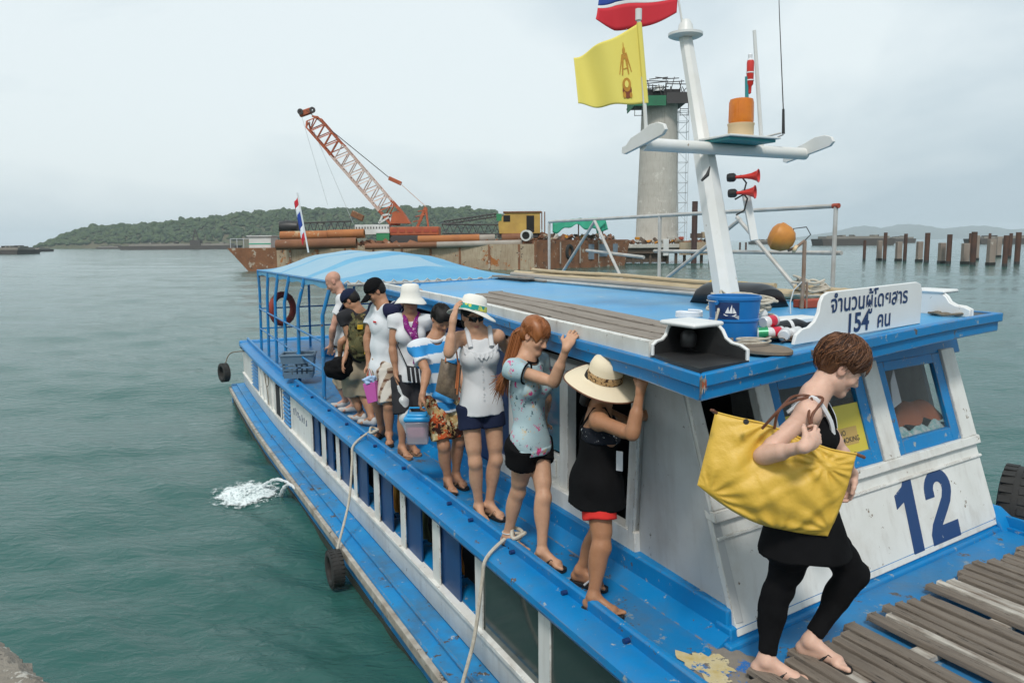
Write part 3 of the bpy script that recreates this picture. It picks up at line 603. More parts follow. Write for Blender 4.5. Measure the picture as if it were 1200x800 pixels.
m = MB(BF); m.tube([(3.16, 4.26, 3.84), (4.66, 4.26, 3.84)], .043, 14); m.build('crossarm', 'white_pole', mo)
for sx in (3.13, 4.64):
    m = MB(BF); pr = [(-.20, -.05), (-.17, -.06), (.12, -.005), (.24, .02), (.27, .05), (.25, .085), (.19, .105), (.10, .10), (.0, .065), (-.10, .04), (-.15, .0), (-.20, -.01)]
    m.prism([(sx, 4.26 - x, 3.85 + z) for x, z in pr], (.025, 0, 0)); m.build('arm_end_plate', 'white_pole', mo, bevel=.004)
m = MB(BF); m.prism([(3.70, 4.02, 3.895), (4.16, 4.02, 3.895), (4.16, 4.34, 3.895), (3.70, 4.34, 3.895)], (0, 0, .014)); m.build('lamp_platform', 'white_pole', mo, bevel=.003)
mat('teal_paint', (0.02, 0.24, 0.26), .5)
m = MB(BF); m.box(3.72, 4.14, 4.05, 4.30, 3.875, 3.894); m.build('platform_bracket', 'teal_paint', mo)
m = MB(BF); m.beam((3.94, 4.02, 3.2), (3.92, 4.10, 3.55), .05, .03); m.build('horn_bracket', 'white_pole', mo)
# ---- roof railing of galvanised pipe along the far side
fr = lambda s, z: (5.30, s, z)
rl = MB(BF); rl.tube([fr(9.25, 3.475), fr(4.5, 3.475)], .019, 8); top = rl.build('roof_railing', 'steel_pipe', boat)
for a, b2 in ((fr(9.25, 2.74), fr(9.25, 3.47)), (fr(6.82, 2.74), fr(6.82, 3.47)), (fr(4.5, 2.7), fr(4.5, 3.47)), ((5.26, 7.45, 2.74), (5.26, 8.05, 3.45)), ((5.26, 8.9, 2.74), (5.26, 8.05, 3.45)), ((5.26, 6.75, 2.74), (5.26, 5.55, 3.40)), ((5.26, 4.75, 2.7), (5.26, 5.6, 3.42)),
               (fr(8.3, 3.09), fr(7.1, 3.02)), ((5.33, 6.95, 3.09), (5.33, 4.45, 3.09))):
    m = MB(BF); m.tube([a, b2], .019, 8); m.build('pipe', 'steel_pipe', top)
mat('rust_red', (0.35, 0.06, 0.03), .7)
m = MB(BF); m.tube([fr(4.53, 3.475), fr(4.47, 3.475)], .021, 8); m.build('end_joint', 'rust_red', top)
# ---- stern canopy: posts, rails, tarpaulin
mat('tarp_blue', (0.045, 0.27, 0.50), .5, (0.13, 0.40, 0.58), 1.2, .45, bump=(5, .4, .03)); mat('tarp_pale', (0.30, 0.46, 0.56), .5, (0.20, 0.40, 0.54), 1.0, .7, bump=(5, .4, .03))
def cnp(a, c):                             # a across, c from fore to aft
    s = lerp(9.0, 15.2, c); t0, t1 = lerp(2.40, 2.34, c), lerp(4.95, 5.2, c); t = lerp(t0, t1, a)
    sm = lambda x: max(0, min(1, x)) ** .8; z = 2.735 + .34 * (1 - abs(2 * a - 1) ** 1.9) * sm(c / .34) * sm((1 - c) / .22) + .012 * math.sin(c * 6 * math.pi) * math.sin(a * math.pi) - .02 * math.sin(a * math.pi * 4) ** 2 * sm(c / .2)
    return (t, s, z)
m = MB(BF); m.mi = 0; m.grid(cnp, 18, 40)
can = m.build('canopy', ['tarp_blue', 'tarp_pale'], boat, ang=180)
me = can.data
for p in me.polygons:
    q = p.index; ai = (q // 40) / 18; ci = (q % 40) / 40
    p.material_index = 1 if (ai < .58 and (.10 < ci < .30 or .34 < ci < .62 or .64 < ci < .80)) else 0
def hang(a, c, d): p = cnp(a, c); return (p[0], p[1], p[2] - d)
m = MB(BF); m.grid(lambda c, d: hang(0, c, d * .10 * (1 + .15 * math.sin(c * 40))), 40, 2); m.grid(lambda c, d: hang(1, c, d * .1), 40, 2); m.grid(lambda a, d: hang(a, 1, d * .12), 18, 2); m.build('canopy_flap', 'tarp_blue', can, ang=180)
m = MB(BF); m.tube([hang(0, 0, .015), hang(1, 0, .015)], .024, 8); m.build('front_bar', 'steel_pipe', can)
m = MB(BF); m.tube([(lerp(2.36, 4.98, i / 60), 8.985, 2.735 + .03 * math.sin(i * 1.9)) for i in range(61)], .009, 5); m.build('lashing', 'rope', can)
for a in (0, .25, .5, .75, 1): m = MB(BF); m.tube([hang(a, c / 12, .02) for c in range(13)], .014, 6); m.build('canopy_batten', 'boat_blue', can)
for c in (.35, .7, 1): m = MB(BF); m.tube([hang(a / 12, c, .02) for a in range(13)], .016, 6); m.build('canopy_hoop', 'boat_blue', can)
for s, ns in ((9.75, 0), (11.25, 1), (12.3, 1), (13.2, 1), (14.1, 1), (15.1, 1)):
    for sd in (0, 1):
        t = tn(s) + .2 if sd == 0 else tf(s) - .2; q = hang(sd, min(1, (s - 9) / 6.2), .03)
        m = MB(BF); m.tube([(t, s, DZ), (t + (.02 if sd == 0 else -.02), s, 2.3), q], .026, 8); m.build('canopy_post', 'boat_blue', boat)
for k in range(5): m = MB(BF); t = 2.7 + k * .5; m.tube([(t, 8.7, 2.7), hang(.12 + .2 * k, .0, .02)], .016, 6); m.build('canopy_strut', 'boat_blue', boat)
for k in range(2): m = MB(BF); t = 3.3 + k * .9; m.tube([(t, 15.3, DZ), (t, 15.2, 2.75)], .024, 8); m.build('canopy_post', 'boat_blue', boat)
for z in (1.62, 2.0):
    m = MB(BF); m.tube([(tn(9.75) + .2, 9.75, z - .03), (tn(12) + .2, 12, z), (tn(15) + .2, 15.1, z), (tf(15.1) - .2, 15.1, z), (tf(9.75) - .2, 9.75, z)], .015, 6); m.build('guard_rail', 'boat_blue', boat)
m = MB(BF); m.box(3.2, 5.0, 13.7, 14.0, DZ + .002, DZ + .14); m.build('deck_hatch', 'boat_blue', boat, bevel=.01)
m = MB(BF); m.box(3.0, 3.7, 11.0, 11.2, DZ + .002, DZ + .12); m.build('deck_step', 'boat_blue', boat, bevel=.01)
# ================================================================ FAR THINGS: crane barge, pylon, piles, moored barges
mat('rust', (0.29, 0.125, 0.055), .85, (0.12, 0.055, 0.03), .8, .6, chips=[((0.40, 0.35, 0.28), 1.0, .62), ((0.05, 0.035, 0.03), 1.6, .68)], streak=.8, bump=(4, .6, .05))
mat('barge_side', (0.46, 0.39, 0.28), .9, (0.27, 0.19, 0.12), .6, .6, chips=[((0.34, 0.12, 0.03), .7, .62), ((.08, .055, .04), 1.3, .66)], streak=.9, bump=(4, .5, .05))
mat('pipe_orange', (0.50, 0.19, 0.05), .75, (0.25, 0.085, 0.035), .45, .7, chips=[((0.45, 0.36, 0.22), .8, .67)], bump=(6, .4, .03))
mat('pipe_rust', (0.27, 0.115, 0.05), .8, (0.14, 0.06, 0.035), .6, .7, chips=[((0.40, 0.35, 0.28), .7, .66)], bump=(6, .4, .03))
mat('pipe_grey', (0.40, 0.37, 0.33), .8, (0.24, 0.2, 0.16), .6, .7)
mat('crane_orange', (0.52, 0.12, 0.04), .7, (0.26, 0.065, 0.03), .8, .6)
mat('crane_pale', (0.66, 0.58, 0.53), .7, (0.52, 0.30, 0.23), .6, .5)
mat('crane_dark', (0.05, 0.045, 0.045), .7); mat('cab_yellow', (0.56, 0.36, 0.075), .6, (0.36, 0.21, 0.05), .7, .6)
mat('far_white', (0.70, 0.71, 0.70), .6, (.5, .5, .48), 1, .7); mat('far_green', (0.03, 0.22, 0.09), .6); mat('tarp_green', (0.02, 0.30, 0.17), .6, (.04, .42, .28), .7, .6)
mat('concrete', (0.53, 0.505, 0.455), .9, (0.38, 0.36, 0.32), .35, .7, chips=[((0.55, 0.53, 0.48), .8, .66)], streak=.6, bump=(3, .4, .05))
mat('far_wood', (0.14, 0.10, 0.07), .9, (.07, .05, .04), 1, .6); mat('scaf_grey', (0.45, 0.48, 0.50), .6); mat('black_hole', (0.01, 0.009, 0.008), .9)
yb = 94.0
A_, B_, E_ = P(266, 292, 96), P(626, 292, 90), P(736, 290, 104)
barge = thing('work_barge', 'long rusty work barge loaded with steel pipes behind the boat canopy', 'barge', (P(450, 300, 98).x, 98, 0))
dz = 3.0
def bq(a, c): d = c - a; return Vector((d.x, d.y, 0))
def wall(p, q, z0, z1, th, name, m, rake0=0, rake1=0):
    p, q = Vector((p.x, p.y, 0)), Vector((q.x, q.y, 0)); d = (q - p).normalized(); n = Vector((-d.y, d.x, 0)) * th
    a0, a1 = p + d * rake0, q - d * rake1
    return MB().hexa([a0 + Vector((0, 0, z0)), a1 + Vector((0, 0, z0)), a1 + n + Vector((0, 0, z0)), a0 + n + Vector((0, 0, z0)), p + Vector((0, 0, z1)), q + Vector((0, 0, z1)), q + n + Vector((0, 0, z1)), p + n + Vector((0, 0, z1))], True).build(name, m, barge)
S0 = lerp(A_, B_, .17)
wall(A_, S0, -.6, dz - .2, 12, 'bow_block', 'rust', 3.2, 0)
wall(S0, B_, -.6, dz, 12, 'hull', 'barge_side')
wall(B_, E_, -.6, dz + .35, -.3, 'end_plate', 'rust', 0, 1.5)
wall(B_, E_, dz - .35, dz + .45, .25, 'rubbing_rail', 'pipe_rust')
dA = (B_ - S0); dA.z = 0; dA.normalize(); nA = Vector((-dA.y, dA.x, 0))
for k in range(9): 
    p = lerp(S0, B_, (k + .5) / 9); MB().obox((p.x, p.y, 1.5), dA * .12, nA * .12, Vector((0, 0, 1.45))).build('hull_rib', 'rust', barge)
dE = (E_ - B_); dE.z = 0; dE.normalize(); nE = Vector((dE.y, -dE.x, 0))
mat('rag_blue', (.22, .28, .34), .9, (.14, .17, .2), 2)
for (q, w_, h_) in ((.55, .55, 1.9), (.68, .9, 1.6), (.82, .5, 1.4)):
    p = lerp(B_, E_, q) + nE * .35; MB().obox((p.x, p.y, 2.9 - h_ / 2), dE * w_, nE * .04, Vector((0, 0, h_ / 2))).build('torn_sheet', 'rag_blue', barge)
for q in (.22, .42, .62): 
    p = lerp(B_, E_, q) + nE * .5; MB().tube([(p.x, p.y, 3.2), (p.x, p.y, .6)], .09, 6).build('hanging_pipe', 'pipe_grey', barge)
def fpipe(u0, v0, u1, v1, y0, y1, r, m, label, nm='steel_pipe'):
    a, b = P(u0, v0, y0), P(u1, v1, y1); d = (b - a).normalized()
    t = thing(nm, label, 'pipe', (lerp(a, b, .5).x, lerp(a, b, .5).y, min(a.z, b.z) - r), 'steel pipes stacked on the barge')
    m1 = MB(); m1.lathe([(r * .82, 0), (r, 0), (r, (b - a).length), (r * .82, (b - a).length), (r * .8, (b - a).length * .02), (r * .8, (b - a).length * .98)], a, d, 18); m1.build('pipe_wall', m, t)
    for e, s in ((a, 1), (b, -1)): m2 = MB(); m2.lathe([(.001, 0), (r * .82, 0)], e + d * s * .5, d, 18); m2.build('pipe_bore', 'black_hole', t)
    return t
fpipe(329, 276.5, 384, 275.5, 93.2, 93.2, .55, 'pipe_orange', 'bright orange steel pipe on top of the barge stack at its left end')
fpipe(384, 275, 427, 273.5, 93.4, 93.4, .55, 'pipe_orange', 'short orange pipe with a pale right end on the barge stack')
fpipe(324, 287, 418, 284.5, 91.6, 91.6, .62, 'pipe_rust', 'thick dark rusty pipe lying lowest at the left of the barge')
fpipe(428, 289, 512, 287, 91.4, 91.4, .36, 'pipe_rust', 'thin rusty pipe in the middle of the barge edge')
fpipe(512, 287, 612, 284.5, 91.2, 91.2, .36, 'pipe_grey', 'pale grey pipe along the barge edge below the yellow cab')
fpipe(490, 281, 562, 279, 92.5, 92.5, .48, 'pipe_orange', 'orange rusty pipe behind the thin pipes left of the yellow cab')
fpipe(562, 279.5, 580, 279, 92.6, 92.6, .46, 'pipe_grey', 'stub of pale pipe beside the yellow cab')
fpipe(588, 279, 612, 278, 92.8, 92.8, .5, 'pipe_rust', 'short brown pipe just under the yellow cab')
m = MB(); t = thing('drum', 'pale steel drum lying with its open end towards the boat', 'drum', tuple(P(616, 280, 91))); c = P(616, 276, 91)
m.lathe([(.45, 0), (.65, 0), (.65, 1.8), (.0, 1.8)], c - Vector((0, .9, 0)), (0.15, 1, 0), 16); m.build('drum_shell', 'far_white', t); MB().lathe([(.001, 0), (.46, 0)], c - Vector((0.1, .8, 0)), (.15, 1, 0), 16).build('bore', 'black_hole', t)
def fbox_(name, label, cat, u0, v0, u1, v1, y, dep, m, bev=.04):
    a, b = P(u0, v1, y), P(u1, v0, y); t = thing(name, label, cat, ((a.x + b.x) / 2, y + dep / 2, a.z))
    o = MB().box(a.x, b.x, y, y + dep, a.z, b.z).build('body', m, t, bevel=bev); return t, a, b
t, a, b = fbox_('deck_tank', 'long white tank cabin on the barge beside the crane', 'tank', 416, 263, 456, 275, 96, 2.4, 'far_white')
for k in range(12): x = lerp(a.x, b.x, (k + .6) / 12); MB().box(x - .06, x + .06, 95.95, 96.02, a.z + .7, a.z + .95).build('port', 'crane_dark', t)
t, a, b = fbox_('green_skip', 'small green bin with a white top under the white tank', 'skip', 441, 273, 456, 282, 95, 1.8, 'far_green')
MB().box(a.x - .05, b.x + .05, 94.95, 96.85, b.z, b.z + .15).build('lid', 'far_white', t)
t, a, b = fbox_('deck_house', 'white hut at the left end of the rusty barge', 'hut', 292, 277, 317, 291, 97, 3, 'far_white')
MB().box(a.x - .2, b.x + .2, 96.8, 100.2, b.z, b.z + .12).build('roof', 'far_white', t)
MB().box(a.x, b.x, 96.96, 97, a.z + .5, a.z + .62).build('stripe', 'tarp_green', t)
for k in range(4): x = lerp(a.x - 2.5, a.x, k / 3); MB().tube([(x, 97.5, a.z - .3), (x, 97.5, a.z + 1.2)], .05, 5).build('railing_post', 'scaf_grey', t)
MB().tube([(a.x - 2.5, 97.5, a.z + 1.2), (b.x, 97.5, a.z + 1.2)], .04, 5).build('railing_bar', 'scaf_grey', t)
# rubble and clutter on the barge deck (nobody could count it)
rs = np.random.RandomState(4); m = MB()
for k in range(150):
    q = rs.uniform(0, 1); p = lerp(S0, B_, q) + nA * rs.uniform(.6, 8); s = rs.uniform(.1, .38)
    ax = Vector((rs.uniform(-1, 1), rs.uniform(-1, 1), rs.uniform(-.4, .4))).normalized(); ay = ax.orthogonal().normalized()
    m.obox((p.x, p.y, dz + s * .6), ax * s * rs.uniform(.6, 2.6), ay * s, ax.cross(ay) * s * .6)
kind(tag(m.build('deck_clutter', 'pipe_rust', smooth=False), 'rusty scrap and timber scattered over the barge deck', 'scrap'), 'stuff')
# crane
crane = thing('crawler_crane', 'orange lattice boom crane standing on the rusty barge', 'crane', tuple(P(475, 282, 97)))
def lattice(name, a, b, w0, w1, w2, n, m, up, parent, r=.06, mm=None):
    d = (b - a).normalized(); x = d.cross(up).normalized(); y = x.cross(d); mb = MB(); mid = .5
    def wd(q): return lerp(w0, w1, min(1, q / .12)) if q < .88 else lerp(w1, w2, (q - .88) / .12)
    ch = [[], [], [], []]
    for i in range(n + 1):
        q = i / n; h = wd(q) / 2; p = lerp(a, b, q)
        for k, (sx, sy) in enumerate(((1, 1), (-1, 1), (-1, -1), (1, -1))): ch[k].append(p + x * sx * h + y * sy * h)
    for k in range(4): mb.mi = 0; mb.tube(ch[k], r * 1.5, 4, raw=True)
    for i in range(n):
        for k in range(4):
            k2 = (k + 1) % 4; mb.tube([ch[k][i], ch[k2][i + 1]] if i % 2 else [ch[k2][i], ch[k][i + 1]], r, 3, raw=True)
    o = mb.build(name, m, parent); return o
Bt, Bb = P(364, 140, 97), P(470, 262, 97); q1, q2 = lerp(Bb, Bt, .17), lerp(Bb, Bt, .70)
up = Vector((0, -1, 0))
lattice('boom_foot', Bb, q1, .5, 2.0, 2.0, 4, 'crane_orange', up, crane, .085); lattice('boom_section', q1, q2, 2.0, 2.0, 2.0, 13, 'crane_pale', up, crane, .08); lattice('boom_tip', q2, Bt, 2.0, 1.9, .9, 8, 'crane_orange', up, crane, .085)
c = P(358, 132, 97); MB().obox(c, Vector((.75, 0, .25)), Vector((0, .35, 0)), Vector((-.12, 0, .32))).build('boom_head', 'crane_orange', crane, bevel=.1)
for k in range(2): m = MB(); m.lathe([(.1, -.12), (.36, -.12), (.3, 0), (.36, .12), (.1, .12)], P(352 + k * 14, 131 - k * 2, 96.6), (0, 1, 0), 14); m.build('sheave', 'crane_dark', crane)
Af = P(499, 243, 97)
for u, w_ in ((489, .2), (502, .2)): m = MB(); a = P(u, 266, 96.4); m.beam(tuple(a), tuple(Af + Vector((0, -.5, 0))), w_, .3); m.build('gantry_leg', 'crane_orange', crane); m = MB(); a = P(u, 266, 97.8); m.beam(tuple(a), tuple(Af + Vector((0, .5, 0))), w_, .3); m.build('gantry_leg', 'crane_orange', crane)
for k in range(3): p = P(491 + k * 3, 260 - k * 6, 97); MB().tube([p + Vector((-.7, -.6, 0)), p + Vector((.5, -.6, .2))], .07, 5).build('gantry_rung', 'crane_orange', crane)
Br = P(463, 212, 97)
MB().obox(Br, Vector((.75, 0, -.35)), Vector((0, .3, 0)), Vector((.1, 0, .22))).build('bridle', 'crane_orange', crane, bevel=.05)
for dy in (-.35, .35):
    MB().tube([P(360, 130, 97) + Vector((0, dy, 0)), Br + Vector((-.6, dy * .6, .3))], .045, 5, raw=True).build('pendant_cable', 'crane_dark', crane)
for k in range(5): MB().tube([Br + Vector((.6, (k - 2) * .14, -.3)), Af + Vector((0, (k - 2) * .2, .1))], .04, 4, raw=True).build('luffing_cable', 'crane_pale', crane)
MB().tube([P(354, 138, 96.6), P(384, 240, 96.2)], .028, 4, raw=True).build('hoist_cable', 'scaf_grey', crane)
MB().tube([P(362, 140, 96.6), P(414, 262, 96.2)], .028, 4, raw=True).build('hoist_cable', 'scaf_grey', crane)
a, b = P(457, 276, 95.4), P(514, 265.5, 95.4)
MB().box(a.x, b.x, 95.4, 98.6, a.z, b.z).build('engine_house', 'crane_orange', crane, bevel=.1)
for k in range(6): x = lerp(a.x, b.x, (k + .5) / 6); MB().box(x - .35, x + .35, 95.34, 95.4, a.z + .35, b.z - .3).build('door_panel', 'rust_red', crane, bevel=.02)
m = MB(); a2 = P(466, 262, 96); m.prism([(a2.x - .9, 95.7, a2.z), (a2.x + 1.6, 95.7, a2.z), (a2.x + .7, 95.7, a2.z + 1.4), (a2.x - .5, 95.7, a2.z + 1.4)], (0, 1.6, 0)); m.build('boom_foot_frame', 'crane_orange', crane)
m = MB(); a3 = P(444, 262, 96); 
for (p, q) in (((0, 0), (.5, 1.0)), ((.5, 1.0), (1.3, 1.15)), ((1.3, 1.15), (1.6, 0)), ((.1, .1), (1.5, .9))): m.beam((a3.x + p[0], 96, a3.z + p[1]), (a3.x + q[0], 96, a3.z + q[1]), .22, .22)
m.build('winch_frame', 'far_white', crane)
for k in (0, 1):
    y = 95.2 + k * 3; t_ = MB(); pr = [(a.x + .3, y, a.z - .95), (b.x - .4, y, a.z - .95), (b.x, y, a.z - .5), (b.x - .3, y, a.z - .02), (a.x + .2, y, a.z - .02), (a.x - .1, y, a.z - .5)]; t_.prism(pr, (0, .8, 0)); t_.build('crawler_track', 'crane_dark', crane, bevel=.08)
def girder(name, label, u0, v0, u1, v1, y, h, n, m='crane_dark'):
    a, b = P(u0, v0, y), P(u1, v1, y); t = thing(name, label, 'girder', tuple(lerp(a, b, .5) - Vector((0, 0, h / 2)))); d = (b - a) / n
    for j, z in enumerate((-h / 2, h / 2)): MB().tube([a + Vector((0, 0, z)), b + Vector((0, 0, z))], .09, 5).build('chord', m, t)
    for i in range(n): p = a + d * i; MB().tube([p + Vector((0, 0, -h / 2 if i % 2 else h / 2)), p + d + Vector((0, 0, h / 2 if i % 2 else -h / 2))], .055, 4).build('lattice_bar', m, t)
girder('boom_girder', 'dark spare boom girder lying along the barge left of the white tank', 340, 268, 412, 265.5, 95.5, 1.3, 18)
girder('boom_girder', 'dark lattice girder lying between the crane and the yellow cab', 518, 268, 590, 269, 94.5, 1.1, 16)
girder('boom_girder', 'thin lattice girder sloping up towards the yellow cab roof', 520, 261, 582, 252, 95.5, .35, 14)
m = MB(); a = P(338, 266, 96); m.lathe([(0, -1.2), (.7, -1.0), (.85, 0), (.7, 1.2), (0, 1.4)], a, (1, 0, 0), 12); tag(m.build('fender_bag', 'black_paint'), 'black sausage fender lying at the left end of the dark girder', 'fender')
m = MB(); a = P(419, 253, 96); m.obox(a, Vector((.7, 0, -.35)), Vector((0, .4, 0)), Vector((.15, 0, .35))); tag(m.build('hook_block', 'rust', bevel=.1), 'rusty hook block hanging from the crane cables', 'hook')
# yellow machine cab
cab = thing('machine_cab', 'yellow machine cab with an open dark doorway on the barge', 'cab', tuple(P(607, 276, 94)))
a, b = P(583, 274, 93), P(633, 248, 93); dy = 3.2
MB().prism([(a.x + .2, 93, a.z), (b.x, 93, a.z), (b.x, 93, b.z - .1), (a.x + .95, 93, b.z - .1), (a.x + .1, 93, lerp(a.z, b.z, .5))], (0, dy, 0)).build('cab_body', 'cab_yellow', cab, bevel=.06)
MB().box(a.x + .7, b.x + .15, 92.85, 93 + dy + .1, b.z - .1, b.z + .06).build('roof', 'rust', cab)
x0, x1 = P(617, 270, 93).x, P(626, 270, 93).x; MB().box(x0, x1, 92.97, 93.02, a.z + .15, b.z - .45).build('doorway', 'black_hole', cab)
x0, x1 = P(590, 270, 93).x, P(598, 270, 93).x; MB().box(x0, x1, 92.97, 93.02, lerp(a.z, b.z, .55), b.z - .4).build('window', 'black_hole', cab)
MB().box(a.x - .1, a.x + .5, 92.95, 93.3, lerp(a.z, b.z, .6), b.z - .2).build('mirror_panel', 'far_green', cab)
MB().box(a.x, b.x - .3, 93.2, 93 + dy, a.z - .45, a.z + .02).build('chassis', 'crane_dark', cab)
for k in range(2): x = b.x + .2 + k * .35; MB().tube([(x, 93.2, a.z), (x, 93.2, b.z)], .07, 6).build('exhaust', 'rust', cab)
# green tarpaulin shelter at the end of the barge
sh = thing('tarp_shelter', 'green tarpaulin shelter sagging over frames at the right end of the barge', 'shelter', tuple(P(675, 285, 98)))
a, b = P(647, 260, 97), P(706, 256, 99)
MB().grid(lambda p, q: (lerp(a.x, b.x, p), lerp(96, 100, q), lerp(a.z, b.z, p) + .10 * math.sin(p * math.pi) - .45 * max(0, .35 - q) * (1 + math.sin(p * 21)) + .10 * math.sin(p * 15 + q * 5)), 28, 8).build('tarpaulin', 'tarp_green', sh, solid=.03, ang=180)
MB().grid(lambda p, q: (lerp(b.x - 1.3, b.x + .1, p) + .3 * q, 96.3 + .15 * math.sin(p * 9), lerp(a.z + .1, a.z - 1.5 + .5 * p, q)), 10, 5).build('side_flap', 'tarp_green', sh, solid=.03, ang=180)
MB().grid(lambda p, q: (lerp(a.x, b.x, p), 95.95 - .15 * math.sin(p * 19) - .1 * q, lerp(a.z, b.z, p) - .05 - q * (.95 + .35 * math.sin(p * 9 + 1) + .18 * math.sin(p * 23))), 40, 5).build('front_flap', 'tarp_green', sh, solid=.03, ang=180)
for x in (a.x + .3, a.x + 3.3, b.x - .2): MB().tube([(x, 97, 2.9), (x, 97, a.z + .2)], .08, 5).build('post', 'rust', sh)
rs = np.random.RandomState(6)
for k, (u, v, s, mt, lb) in enumerate(((636, 278, .75, 'pipe_rust', 'brown scrap block beside the pale drum'), (646, 279, .6, 'concrete', 'pale block under the left of the green tarpaulin'), (662, 282, .8, 'pipe_rust', 'brown heap under the green tarpaulin'), (684, 282, .6, 'rust', 'rusty heap under the right of the green tarpaulin'))):
    p = P(u, v, 95.5 + k * 1.1); m = MB(); m.add([tuple(p + Vector(v_) * s * rs.uniform(.8, 1.2)) for v_ in IV * np.array([1.2, 1, .8])], [tuple(f) for f in IF], True); tag(m.build('scrap_heap', mt, smooth=False), lb, 'scrap')
p = lerp(B_, E_, .32) + nE * .35; m = MB(); m.tube([(p.x + math.cos(i * .314) * .55 * dE.x, p.y + math.cos(i * .314) * .55 * dE.y, 2.0 + .75 * math.sin(i * .314)) for i in range(20)], .22, 8, closed=True); tag(m.build('rubber_tyre', 'rubber'), 'black tyre hung on the rusty end of the barge', 'tyre')
# ---- bridge pylon with climbing formwork
py = thing('bridge_pylon', 'tall concrete bridge pylon under construction with dark formwork on top', 'pylon', tuple(P(770, 284, 120)))
zb, ztp = P(770, 284, 120).z, P(773, 122, 120).z; cb, ct = P(769.5, 284, 120).x, P(773, 122, 120).x
def pyl(q, o=0): 
    wx_ = lerp(3.30, 2.72, min(1, q / .95)); cx = lerp(cb, ct, q); z = lerp(zb, ztp, q); c = .55
    return [(cx + wx_ * math.cos(j * math.pi / 10), 120 + wx_ * math.sin(j * math.pi / 10), z) for j in range(20)]
    return [(cx - wx_ - o, 120 - 2.6 + c, z), (cx - wx_ + c, 120 - 2.6 - o, z), (cx + wx_ - c, 120 - 2.6 - o, z), (cx + wx_ + o, 120 - 2.6 + c, z), (cx + wx_ + o - .4, 121.0, z), (cx - wx_ - o + .4, 121.0, z)]
for i in range(12):
    q0, q1 = i / 12, (i + 1) / 12; MB().add(pyl(q0) + pyl(q1 - .0004), [(k, (k + 1) % 20, 20 + (k + 1) % 20, 20 + k) for k in range(20)] + [tuple(range(20, 40)), tuple(range(19, -1, -1))]).build('concrete_lift', 'concrete', py)
mat('net_green', (0.02, 0.20, 0.09), .8, (.03, .12, .07), 1)
m = MB(); pr = pyl(1, .0); cx = ct
m.box(cx - 4.4, cx + 3.6, 116.2, 124.2, ztp - .2, ztp + .05); m.build('form_platform', 'crane_dark', py)
m = MB(); m.box(cx - 4.5, cx + .2, 116.0, 116.1, ztp - .9, ztp + .55); m.build('debris_net', 'net_green', py)
m = MB(); m.box(cx - 4.5, cx - 4.4, 116.1, 123, ztp - .9, ztp + .55); m.build('debris_net', 'net_green', py)
MB().box(cx + .3, cx + 3.7, 116.0, 116.1, ztp - .6, ztp + 1.0).build('debris_net', 'crane_dark', py)
MB().box(cx - 2.6, cx + 2.6, 117.5, 122, ztp, ztp + 1.7).build('formwork', 'crane_dark', py)
MB().lathe([(0, .9), (.5, .8), (.8, .3), (.8, 0)], (cx - .7, 117.2, ztp + 1.3), n=12).build('white_hopper', 'far_white', py)
rs = np.random.RandomState(9)
for k in range(34):
    x = cx + rs.uniform(-3.9, 3.6); y = rs.choice([116.4, 117.4, 123]); h = rs.uniform(1.5, 3.3); dx = rs.uniform(-.9, .9)
    MB().tube([(x, y, ztp + rs.uniform(-.2, 1.2)), (x + dx, y, ztp + h)], .07, 4).build('form_strut', 'crane_dark', py)
for k in range(9):
    z = ztp + 1.2 + rs.uniform(0, 2.1); x = cx + rs.uniform(-3.6, .6); MB().tube([(x, 116.5, z), (x + rs.uniform(1.5, 4.2), 116.5, z + rs.uniform(-.35, .35))], .08, 4).build('form_strut', 'crane_dark', py)
for x in (cx - 3.7, cx + 3.0):
    for z in (ztp - 1.3, ztp - 2.2): MB().tube([(x - .6, 116.6, z), (x + .6, 116.6, z)], .06, 4).build('hanging_rail', 'crane_dark', py)
    for d in (-.6, .6): MB().tube([(x + d, 116.6, ztp - 2.3), (x + d, 116.6, ztp)], .06, 4).build('hanger', 'crane_dark', py)
# stair tower of scaffolding
st = thing('scaffold_tower', 'slim grey scaffold stair tower standing beside the concrete pylon', 'scaffold', tuple(P(798, 284, 119)))
xa, xb = P(793, 200, 119).x, P(805, 200, 119).x; zt_ = P(800, 131, 119).z
for x in (xa, xb):
    for y in (118.3, 119.8): MB().tube([(x, y, zb), (x, y, zt_)], .05, 4).build('standard', 'scaf_grey', st)
nl = 13
for k in range(nl + 1):
    z = lerp(zb, zt_, k / nl)
    MB().tube([(xa, 118.3, z), (xb, 118.3, z), (xb, 119.8, z), (xa, 119.8, z)], .04, 4, closed=True).build('ledger', 'scaf_grey', st)
    if k < nl: z2 = lerp(zb, zt_, (k + 1) / nl); MB().tube([(xa, 118.3, z), (xb, 118.3, z2)] if k % 2 else [(xb, 118.3, z), (xa, 118.3, z2)], .04, 4).build('brace', 'scaf_grey', st)
